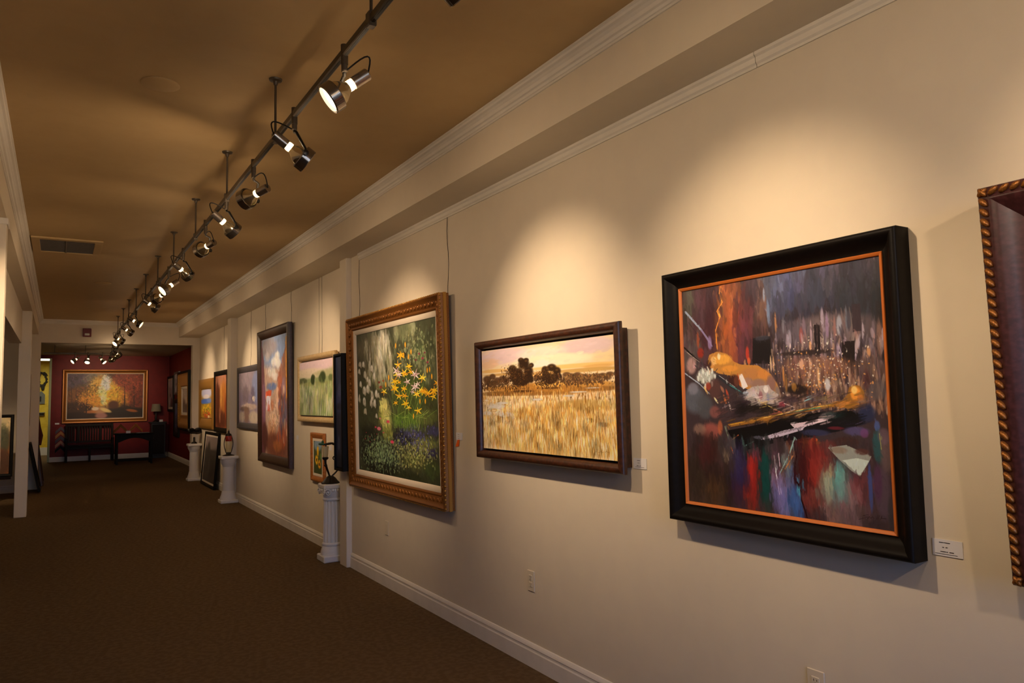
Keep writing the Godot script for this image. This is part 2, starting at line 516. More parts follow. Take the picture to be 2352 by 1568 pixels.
const JAZZ_PAINT := [
	["b",0.054,0.105,0.065,0.158,0,"5e5a4c",0.90],
	["b",0.156,0.176,0.125,0.213,0,"4a2b30",0.95],
	["b",0.136,0.078,0.079,0.072,0,"5a3a40",0.70],
	["b",0.031,0.299,0.066,0.110,0,"6b5a55",0.80],
	["b",0.697,0.073,0.380,0.165,0,"3a3a44",1.00],
	["b",0.896,0.102,0.168,0.166,0,"302f36",0.90],
	["b",0.522,0.092,0.052,0.119,0,"5c6076",0.80],
	["b",0.626,0.042,0.061,0.074,0,"626276",0.70],
	["b",0.694,0.135,0.071,0.041,0,"57546a",0.60],
	["b",0.791,0.011,0.089,0.030,0,"66596a",0.70],
	["b",0.941,0.026,0.041,0.039,0,"7d6470",0.80],
	["b",0.946,0.138,0.081,0.115,0,"2b2a30",0.70],
	["g",[0.244,0.000,0.320,0.002,0.336,0.160,0.308,0.317,0.264,0.331,0.208,0.293,0.203,0.204,0.229,0.148,0.215,0.117,0.248,0.080,0.233,0.037],"b06032",1.00],
	["b",0.299,0.167,0.043,0.172,0,"8a4a34",0.80],
	["b",0.249,0.127,0.021,0.046,0,"e39a3e",0.90],
	["b",0.231,0.207,0.027,0.070,0,"c87636",0.80],
	["b",0.266,0.268,0.044,0.058,0,"9c5a48",0.60],
	["b",0.260,0.047,0.021,0.046,0,"cf8440",0.70],
	["b",0.372,0.141,0.049,0.146,0,"5a2f30",0.90],
	["b",0.340,0.217,0.023,0.113,0,"844238",0.70],
	["b",0.415,0.101,0.019,0.089,0,"7a4050",0.60],
	["b",0.450,0.083,0.019,0.066,0,"a0705c",0.70],
	["b",0.452,0.183,0.027,0.066,0,"8c5a40",0.80],
	["b",0.387,0.277,0.041,0.056,0,"5e3040",0.80],
	["b",0.389,0.221,0.011,0.067,0,"a04868",0.50],
	["b",0.476,0.075,0.011,0.044,0,"8a92a8",0.70],
	["b",0.497,0.144,0.024,0.076,0,"5f7088",0.80],
	["b",0.459,0.217,0.024,0.033,0,"a04a30",0.70],
	["b",0.418,0.191,0.016,0.067,0,"2a2226",0.70],
	["b",0.317,0.077,0.012,0.069,0,"b0583a",0.50],
	["r",2200,0.080,0.020,89,10,0.14,0.65,[0.00,0.00,1.00,0.34]],
	["b",0.769,0.256,0.248,0.080,0,"6a5a58",0.90],
	["b",0.617,0.253,0.098,0.063,0,"554b52",0.80],
	["b",0.950,0.282,0.061,0.086,0,"4e4244",0.80],
	["r",500,0.070,0.006,90,6,0.16,0.70,[0.42,0.20,0.99,0.50]],
	["b",0.531,0.202,0.006,0.054,0,"b07a50",0.85],
	["b",0.568,0.216,0.008,0.043,0,"6f6a70",0.85],
	["b",0.597,0.272,0.010,0.042,0,"8e8590",0.85],
	["b",0.666,0.236,0.010,0.052,0,"74606a",0.85],
	["b",0.652,0.266,0.012,0.042,0,"8a4a44",0.85],
	["b",0.698,0.260,0.006,0.062,0,"a88c90",0.85],
	["b",0.751,0.204,0.009,0.051,0,"9a8a94",0.85],
	["b",0.770,0.236,0.009,0.060,0,"8a7088",0.85],
	["b",0.803,0.259,0.007,0.070,0,"8a6058",0.85],
	["b",0.823,0.241,0.015,0.050,0,"8f8f96",0.85],
	["b",0.854,0.215,0.006,0.059,0,"5e6068",0.85],
	["b",0.919,0.280,0.006,0.058,0,"a09098",0.85],
	["b",0.960,0.274,0.008,0.057,0,"6a5a60",0.85],
	["b",0.982,0.304,0.014,0.085,0,"7a5c50",0.85],
	["b",0.794,0.329,0.009,0.030,0,"d0a878",0.85],
	["b",0.692,0.311,0.008,0.025,0,"d8a070",0.85],
	["b",0.596,0.304,0.007,0.017,0,"e0c8c0",0.85],
	["b",0.897,0.307,0.008,0.029,0,"c0a0a0",0.85],
	["b",0.937,0.348,0.010,0.029,0,"c89060",0.85],
	["b",0.955,0.388,0.010,0.032,0,"a8785a",0.85],
	["b",0.802,0.389,0.013,0.014,0,"d07038",0.85],
	["b",0.783,0.393,0.009,0.010,0,"d8c080",0.85],
	["v",240,0.10,0.004,["8a7a80","5a4a50","a08878","3a3036","7a5a50","9a8a98"],0.55,[0.42,0.3,1.0,0.47]],
	["g",[0.411,0.257,0.502,0.256,0.503,0.373,0.404,0.367],"1c1718",1.00],
	["b",0.460,0.261,0.048,0.013,0,"3a3a40",0.80],
	["g",[0.713,0.228,0.739,0.229,0.736,0.345,0.710,0.345],"241c1e",1.00],
	["l",[0.726,0.230,0.723,0.323],0.0015,0.0015,"8a7068",0.70],
	["l",[0.711,0.226,0.708,0.343],0.0015,0.0015,"b8a090",0.70],
	["g",[0.831,0.303,0.883,0.304,0.879,0.442,0.829,0.444],"211817",1.00],
	["g",[0.880,0.166,0.914,0.165,0.914,0.269,0.880,0.270],"33282c",0.90],
	["b",0.864,0.225,0.011,0.049,0,"403c44",0.80],
	["b",0.661,0.336,0.167,0.012,0,"2e2422",0.90],
	["b",0.717,0.405,0.197,0.061,0,"7a5646",0.90],
	["b",0.610,0.400,0.073,0.063,0,"6a4a40",0.70],
	["b",0.934,0.415,0.081,0.057,0,"55423c",0.90],
	["b",0.703,0.465,0.128,0.025,0,"80604c",0.70],
	["r",420,0.060,0.006,90,5,0.20,0.70,[0.45,0.36,0.98,0.55]],
	["v",260,0.09,0.004,["a07a60","5a4038","c0a088","4a342e","80604e"],0.5,[0.46,0.46,1.0,0.6]],
	["b",0.511,0.373,0.005,0.043,0,"d0a070",0.80],
	["b",0.559,0.429,0.006,0.053,0,"c08040",0.80],
	["b",0.647,0.381,0.014,0.027,0,"d0a080",0.80],
	["b",0.689,0.383,0.009,0.027,0,"c8a088",0.80],
	["b",0.722,0.435,0.006,0.051,0,"e0b078",0.80],
	["b",0.760,0.467,0.016,0.030,0,"b8b8b8",0.80],
	["b",0.498,0.372,0.005,0.043,0,"e0c090",0.80],
	["b",0.667,0.485,0.007,0.031,0,"b06038",0.80],
	["b",0.378,0.321,0.012,0.038,0,"b83a28",0.80],
	["b",0.384,0.355,0.011,0.020,0,"d06030",0.80],
	["b",0.363,0.365,0.008,0.022,0,"c08a60",0.80],
	["b",0.960,0.492,0.050,0.047,0,"5a5050",0.70],
	["b",0.922,0.453,0.020,0.048,0,"4a2a2c",0.60],
	["f",150,"e0c8a8",0.75,[0.46,0.26,1.0,0.5],0.004],
	["f",120,"c88848",0.7,[0.46,0.3,1.0,0.56],0.005],
	["b",0.174,0.142,0.034,0.106,0,"3a2024",0.60],
	["l",[0.240,0.009,0.233,0.037,0.248,0.080,0.215,0.117,0.229,0.148,0.203,0.204,0.208,0.293],0.0058,0.0082,"d88a38",0.70],
	["l",[0.224,0.118,0.232,0.143],0.0070,0.0070,"f0b048",0.80],
	["b",0.285,0.154,0.018,0.126,0,"a85832",0.50],
	["b",0.496,0.155,0.010,0.065,0,"7c90a8",0.60],
	["b",0.478,0.076,0.007,0.037,0,"98a4b8",0.70],
	["l",[0.021,0.102,0.116,0.196,0.168,0.260],0.0123,0.0098,"8f98a6",0.80],
	["l",[0.036,0.152,0.152,0.283],0.0049,0.0049,"3a2a2c",0.70],
	["l",[0.116,0.196,0.175,0.273],0.0096,0.0048,"7e6e90",0.80],
	["b",0.164,0.260,0.015,0.040,0,"8a7498",0.80],
	["b",0.105,0.303,0.025,0.031,0,"8a2c20",0.90],
	["b",0.092,0.242,0.010,0.048,0,"a04828",0.70],
	["b",0.045,0.360,0.039,0.048,0,"b08a80",0.80],
	["l",[0.004,0.272,0.063,0.319,0.117,0.358],0.0086,0.0061,"14100f",1.00],
	["l",[0.008,0.287,0.107,0.351],0.0024,0.0024,"c8b8a8",0.80],
	["g",[0.145,0.349,0.161,0.314,0.208,0.302,0.264,0.316,0.301,0.353,0.337,0.368,0.431,0.376,0.496,0.416,0.532,0.471,0.545,0.526,0.491,0.536,0.453,0.501,0.372,0.477,0.331,0.465,0.304,0.419,0.260,0.411,0.216,0.404,0.171,0.384],"b07838",1.00],
	["b",0.233,0.341,0.066,0.028,0,"d99a40",0.90],
	["b",0.182,0.344,0.021,0.026,0,"e0b070",0.80],
	["b",0.216,0.325,0.012,0.019,0,"ecd8b0",0.80],
	["b",0.276,0.383,0.058,0.018,0,"d08a38",0.80],
	["b",0.389,0.411,0.069,0.031,0,"a87040",0.90],
	["b",0.456,0.414,0.040,0.028,0,"c07a3c",0.70],
	["b",0.494,0.459,0.031,0.047,0,"7a5a54",0.90],
	["b",0.428,0.457,0.054,0.029,0,"86685c",0.90],
	["b",0.525,0.497,0.015,0.036,0,"6c6468",0.80],
	["b",0.373,0.444,0.036,0.022,0,"927068",0.70],
	["b",0.154,0.354,0.019,0.021,0,"3c2420",0.90],
	["b",0.297,0.439,0.040,0.034,0,"38201c",1.00],
	["b",0.312,0.440,0.020,0.029,0,"6a3c2c",0.70],
	["l",[0.319,0.408,0.333,0.465],0.0034,0.0034,"b04020",0.80],
	["g",[0.325,0.414,0.344,0.409,0.373,0.466,0.347,0.477],"d8cfc8",0.95],
	["b",0.131,0.414,0.069,0.043,0,"a8aa9c",1.00],
	["r",90,0.030,0.006,80,60,0.25,0.85,[0.05,0.33,0.20,0.45]],
	["b",0.092,0.399,0.008,0.017,0,"d4d6cc",0.90],
	["b",0.116,0.390,0.008,0.017,0,"d4d6cc",0.90],
	["b",0.143,0.401,0.008,0.017,0,"d4d6cc",0.90],
	["b",0.171,0.390,0.008,0.016,0,"d4d6cc",0.90],
	["b",0.188,0.414,0.008,0.016,0,"d4d6cc",0.90],
	["b",0.154,0.430,0.008,0.016,0,"d4d6cc",0.90],
	["b",0.116,0.433,0.008,0.017,0,"d4d6cc",0.90],
	["b",0.085,0.422,0.008,0.017,0,"d4d6cc",0.90],
	["b",0.128,0.459,0.008,0.017,0,"d4d6cc",0.90],
	["b",0.169,0.449,0.008,0.016,0,"d4d6cc",0.90],
	["l",[0.204,0.415,0.273,0.463,0.360,0.506],0.0105,0.0081,"2a2c30",1.00],
	["l",[0.213,0.413,0.302,0.467],0.0023,0.0023,"b8c0c0",0.90],
	["l",[0.273,0.457,0.360,0.502],0.0046,0.0034,"3c8c88",0.80],
	["l",[0.002,0.395,0.090,0.446,0.151,0.495],0.0073,0.0049,"9ca6b0",0.70],
	["b",0.055,0.518,0.081,0.084,0,"54565c",0.95],
	["b",0.118,0.554,0.063,0.071,0,"4a4a4c",0.90],
	["b",0.049,0.469,0.042,0.036,0,"77757e",0.80],
	["b",0.183,0.473,0.046,0.058,0,"5a3a34",0.70],
	["b",0.145,0.460,0.019,0.024,0,"a8402a",0.70],
	["b",0.129,0.477,0.006,0.028,-30,"e0b060",0.85],
	["b",0.189,0.525,0.006,0.023,-40,"e8d8a0",0.85],
	["b",0.241,0.520,0.007,0.028,-20,"e07838",0.85],
	["b",0.257,0.497,0.007,0.030,-20,"b84a30",0.85],
	["b",0.269,0.555,0.006,0.030,-20,"d8c8b8",0.85],
	["b",0.228,0.474,0.009,0.023,-30,"a06a50",0.85],
	["b",0.283,0.578,0.014,0.034,0,"3c2a2c",0.85],
	["b",0.326,0.566,0.043,0.045,0,"1e1818",0.85],
	["b",0.179,0.578,0.040,0.035,0,"7c4a44",0.85],
	["g",[0.346,0.490,0.400,0.467,0.483,0.461,0.493,0.480,0.531,0.503,0.547,0.541,0.490,0.554,0.424,0.536,0.370,0.527],"a89a92",0.95],
	["r",60,0.030,0.007,80,50,0.30,0.80,[0.30,0.48,0.48,0.56]],
	["b",0.399,0.500,0.033,0.020,0,"b8aca8",0.80],
	["b",0.467,0.480,0.016,0.020,0,"d8d0c4",0.90],
	["b",0.439,0.506,0.013,0.022,0,"7c4048",0.70],
	["b",0.476,0.518,0.007,0.028,0,"6a7898",0.70],
	["b",0.360,0.495,0.020,0.011,0,"a8b8d8",0.70],
	["b",0.544,0.545,0.018,0.017,0,"8a2c38",0.90],
	["b",0.517,0.524,0.010,0.017,0,"d0c8c0",0.70],
	["b",0.619,0.484,0.073,0.025,0,"231a18",0.95],
	["b",0.437,0.561,0.147,0.024,0,"1b1614",0.90],
	["b",0.580,0.525,0.074,0.015,0,"3a2a30",0.80],
	["b",0.700,0.521,0.058,0.014,0,"4a3c40",0.70],
	["l",[0.425,0.528,0.528,0.572],0.0044,0.0044,"c0a850",0.80],
	["l",[0.490,0.561,0.540,0.577],0.0054,0.0043,"c05848",0.80],
	["l",[0.653,0.531,0.701,0.511],0.0041,0.0031,"7ca8a8",0.80],
	["l",[0.555,0.540,0.604,0.556],0.0032,0.0032,"d0b8b0",0.80],
	["b",0.607,0.473,0.015,0.021,0,"a07030",0.70],
	["b",0.570,0.461,0.007,0.042,0,"8a6030",0.80],
	["g",[0.907,0.543,0.911,0.500,0.895,0.475,0.875,0.471,0.852,0.480,0.842,0.509,0.815,0.532,0.745,0.543,0.652,0.559,0.527,0.582,0.394,0.607,0.252,0.632,0.266,0.644,0.421,0.619,0.577,0.589,0.698,0.568,0.790,0.553,0.865,0.563],"8a5c26",1.00],
	["b",0.876,0.504,0.027,0.033,0,"d98a34",0.95],
	["b",0.871,0.490,0.015,0.019,0,"f0b868",0.90],
	["b",0.893,0.524,0.015,0.029,0,"b06a34",0.80],
	["b",0.812,0.540,0.054,0.010,0,"c07a38",0.80],
	["l",[0.266,0.634,0.422,0.606,0.603,0.572,0.768,0.546],0.0040,0.0034,"c0902c",0.70],
	["l",[0.295,0.641,0.474,0.614,0.651,0.575],0.0045,0.0034,"3a2814",0.80],
	["b",0.448,0.605,0.080,0.007,-12,"a8742a",0.60],
	["b",0.675,0.565,0.047,0.005,-12,"5a4020",0.60],
	["l",[0.578,0.577,0.722,0.557],0.0042,0.0042,"3c8068",0.70],
	["l",[0.449,0.601,0.652,0.563,0.790,0.539],0.0033,0.0022,"e8c070",0.60],
	["g",[0.251,0.660,0.421,0.630,0.602,0.594,0.755,0.569,0.854,0.569,0.907,0.587,0.765,0.617,0.648,0.647,0.523,0.684,0.417,0.717,0.305,0.737,0.275,0.702],"100d0d",1.00],
	["g",[0.275,0.702,0.419,0.676,0.600,0.640,0.788,0.593,0.906,0.577,0.909,0.615,0.807,0.646,0.646,0.680,0.523,0.700,0.389,0.732,0.290,0.758],"141214",0.95],
	["g",[0.445,0.682,0.550,0.651,0.649,0.631,0.638,0.647,0.523,0.679,0.431,0.695],"b9aab6",0.95],
	["g",[0.582,0.624,0.673,0.612,0.766,0.589,0.754,0.605,0.648,0.635,0.600,0.640],"d0b8bc",0.95],
	["l",[0.485,0.676,0.524,0.658],0.0017,0.0017,"2a2226",0.80],
	["l",[0.507,0.671,0.546,0.653],0.0017,0.0017,"2a2226",0.80],
	["l",[0.529,0.665,0.568,0.648],0.0017,0.0017,"2a2226",0.80],
	["l",[0.551,0.660,0.589,0.644],0.0017,0.0017,"2a2226",0.80],
	["l",[0.572,0.655,0.610,0.639],0.0017,0.0017,"2a2226",0.80],
	["l",[0.593,0.650,0.631,0.634],0.0017,0.0017,"2a2226",0.80],
	["l",[0.614,0.645,0.651,0.629],0.0017,0.0017,"2a2226",0.80],
	["b",0.418,0.685,0.035,0.009,0,"585660",0.70],
	["l",[0.601,0.615,0.697,0.599],0.0052,0.0042,"12100f",0.90],
	["b",0.766,0.587,0.067,0.020,0,"182a28",0.70],
	["b",0.916,0.577,0.045,0.042,0,"262a42",0.90],
	["b",0.695,0.656,0.081,0.016,0,"34344e",0.80],
	["b",0.871,0.645,0.063,0.021,0,"4c4468",0.80],
	["b",0.902,0.652,0.021,0.021,0,"6a3c66",0.70],
	["b",0.786,0.636,0.044,0.008,0,"6a2028",0.70],
	["b",0.954,0.624,0.014,0.024,0,"46588c",0.80],
	["b",0.152,0.671,0.071,0.054,0,"8c4c42",0.95],
	["b",0.082,0.661,0.048,0.036,0,"8a6a58",0.70],
	["b",0.207,0.647,0.018,0.039,0,"b86038",0.70],
	["l",[0.236,0.646,0.271,0.736],0.0092,0.0069,"6a705c",0.80],
	["l",[0.276,0.759,0.258,0.703],0.0079,0.0045,"c06a30",0.90],
	["l",[0.260,0.708,0.308,0.679],0.0057,0.0045,"b05a30",0.80],
	["l",[0.276,0.753,0.390,0.704],0.0068,0.0057,"4a6a60",0.70],
	["b",0.123,0.824,0.141,0.176,0,"33231f",1.00],
	["b",0.056,0.935,0.097,0.107,0,"3a2c22",0.90],
	["b",0.217,0.773,0.060,0.069,0,"3e3634",0.80],
	["b",0.241,0.897,0.074,0.114,0,"2c201c",0.90],
	["b",0.165,0.949,0.092,0.069,0,"4a3420",0.80],
	["b",0.118,0.766,0.053,0.071,0,"42201e",0.80],
	["b",0.034,0.878,0.049,0.132,0,"30261e",0.80],
	["b",0.239,0.778,0.024,0.030,0,"7a6a50",0.70],
	["b",0.309,0.824,0.057,0.123,0,"2c2140",0.90],
	["b",0.301,0.780,0.031,0.067,0,"3c4258",0.70],
	["b",0.312,0.935,0.057,0.067,0,"3a2034",0.80],
	["b",0.381,0.874,0.036,0.132,0,"7c201c",1.00],
	["b",0.375,0.820,0.022,0.066,0,"a0241e",0.80],
	["b",0.366,0.963,0.041,0.055,0,"7c2c1e",0.80],
	["b",0.445,0.848,0.037,0.140,0,"143430",1.00],
	["b",0.447,0.955,0.034,0.054,0,"24382e",0.80],
	["b",0.408,0.764,0.027,0.028,0,"8a3a50",0.70],
	["b",0.499,0.812,0.026,0.096,0,"5a3440",0.90],
	["l",[0.494,0.759,0.501,0.844],0.0053,0.0053,"c8c4cc",0.90],
	["l",[0.515,0.748,0.518,0.800],0.0043,0.0032,"c0a8b0",0.80],
	["l",[0.499,0.844,0.513,0.917],0.0043,0.0043,"a89cb0",0.80],
	["b",0.532,0.779,0.013,0.027,0,"2a2028",0.80],
	["b",0.526,0.926,0.051,0.095,0,"5c5a80",0.95],
	["b",0.588,0.931,0.049,0.093,0,"38527e",0.95],
	["b",0.567,0.829,0.032,0.063,0,"4c5878",0.90],
	["b",0.604,0.893,0.017,0.027,0,"3c86a0",0.90],
	["b",0.540,0.894,0.028,0.063,0,"7a6a94",0.70],
	["b",0.622,0.978,0.036,0.031,0,"24406e",0.90],
	["l",[0.598,0.681,0.571,0.745,0.517,0.832],0.0073,0.0052,"7a9a90",0.80],
	["l",[0.583,0.755,0.543,0.809],0.0063,0.0042,"a0683c",0.80],
	["g",[0.593,0.692,0.646,0.680,0.693,0.689,0.686,0.851,0.666,0.994,0.640,0.997,0.617,0.928,0.614,0.877,0.589,0.848,0.593,0.796,0.602,0.754,0.587,0.723],"3a1416",0.95],
	["b",0.700,0.789,0.069,0.111,0,"7a2c26",0.95],
	["b",0.667,0.751,0.028,0.061,0,"4a1a1a",0.80],
	["b",0.655,0.802,0.024,0.061,0,"8a2a20",0.60],
	["b",0.671,0.923,0.047,0.071,0,"7a3c34",0.90],
	["b",0.760,0.716,0.056,0.040,0,"5a2c28",0.80],
	["b",0.670,0.695,0.059,0.010,0,"804428",0.80],
	["b",0.689,0.684,0.019,0.009,0,"c05828",0.90],
	["b",0.827,0.689,0.065,0.025,0,"3c2622",0.90],
	["b",0.742,0.866,0.049,0.099,0,"7c8070",0.95],
	["b",0.793,0.842,0.037,0.098,0,"5c8680",0.95],
	["b",0.732,0.837,0.018,0.050,0,"a8a470",0.70],
	["b",0.795,0.803,0.022,0.059,0,"5aa098",0.70],
	["b",0.839,0.897,0.064,0.087,0,"7a5c5c",0.95],
	["b",0.749,0.964,0.078,0.049,0,"745850",0.90],
	["b",0.815,0.957,0.065,0.049,0,"665050",0.90],
	["b",0.883,0.854,0.037,0.076,0,"6a3436",0.80],
	["r",1600,0.060,0.014,88,12,0.13,0.60,[0.00,0.70,1.00,1.00]],
	["b",0.380,0.885,0.022,0.121,0,"8c241e",0.60],
	["b",0.375,0.820,0.012,0.066,0,"b02c22",0.60],
	["b",0.445,0.848,0.024,0.130,0,"12403a",0.70],
	["b",0.519,0.927,0.025,0.084,0,"70699a",0.60],
	["b",0.588,0.931,0.024,0.073,0,"3c5c94",0.60],
	["b",0.607,0.893,0.012,0.023,0,"48a0b4",0.70],
	["b",0.793,0.842,0.026,0.088,0,"66988e",0.60],
	["b",0.742,0.866,0.022,0.080,0,"94927a",0.50],
	["b",0.309,0.824,0.026,0.101,0,"2e2448",0.50],
	["b",0.689,0.790,0.030,0.091,0,"8a2e26",0.50],
	["b",0.961,0.699,0.012,0.075,0,"2c5256",0.60],
	["b",0.915,0.852,0.008,0.104,0,"46508c",0.60],
	["l",[0.593,0.692,0.602,0.754,0.593,0.796,0.589,0.848,0.614,0.877,0.617,0.928,0.640,0.997],0.0083,0.0083,"240a0e",0.80],
	["l",[0.494,0.759,0.501,0.844],0.0053,0.0053,"d0ccd4",0.90],
	["l",[0.517,0.748,0.520,0.800],0.0042,0.0032,"c8b0b8",0.80],
	["l",[0.500,0.844,0.513,0.917],0.0032,0.0032,"b0a4b8",0.80],
	["l",[0.598,0.681,0.571,0.745,0.517,0.832],0.0052,0.0042,"84a69c",0.80],
	["l",[0.585,0.755,0.546,0.809],0.0052,0.0031,"b0703c",0.80],
	["r",900,0.030,0.006,88,10,0.16,0.50,[0.00,0.70,1.00,1.00]],
	["b",0.592,0.837,0.007,0.042,0,"30101a",0.90],
	["g",[0.749,0.712,0.827,0.699,0.925,0.736,0.912,0.762,0.876,0.813,0.843,0.795,0.792,0.754],"8a8c80",0.95],
	["g",[0.808,0.758,0.867,0.746,0.916,0.753,0.876,0.811],"b4bfb0",0.95],
	["b",0.793,0.720,0.044,0.016,0,"7c6a58",0.80],
	["b",0.889,0.721,0.035,0.015,0,"50302a",0.80],
	["b",0.951,0.699,0.022,0.075,0,"2c4a4c",0.95],
	["b",0.915,0.852,0.010,0.104,0,"3c4470",0.95],
	["b",0.963,0.866,0.039,0.121,0,"4c3c46",1.00],
	["b",0.984,0.726,0.029,0.084,0,"5c4a4a",0.90],
	["b",0.945,0.831,0.020,0.084,0,"4a2c44",0.80],
	["b",0.989,0.937,0.016,0.074,0,"3a3438",0.90],
	["b",0.977,0.661,0.029,0.037,0,"64505a",0.70],
	["l",[0.961,0.652,0.965,0.708],0.0038,0.0038,"8a8450",0.70],
	["r",500,0.050,0.006,-14,8,0.20,0.55,[0.20,0.50,0.92,0.62]],
	["r",3000,0.018,0.006,80,40,0.12,0.50,[0.00,0.00,1.00,1.00]],
	["l",[0.863,0.973,0.896,0.961,0.880,0.957,0.901,0.951],0.0019,0.0014,"2c1a1e",0.90],
	["l",[0.896,0.967,0.904,0.958,0.910,0.964,0.917,0.957,0.922,0.962],0.0021,0.0017,"281418",0.90],
	["l",[0.930,0.964,0.939,0.950],0.0019,0.0019,"2c1a1c",0.90],
	["l",[0.935,0.964,0.945,0.949],0.0019,0.0019,"2c1a1c",0.90],
	["l",[0.948,0.962,0.953,0.949,0.951,0.958,0.968,0.958],0.0019,0.0015,"201416",0.90]
]
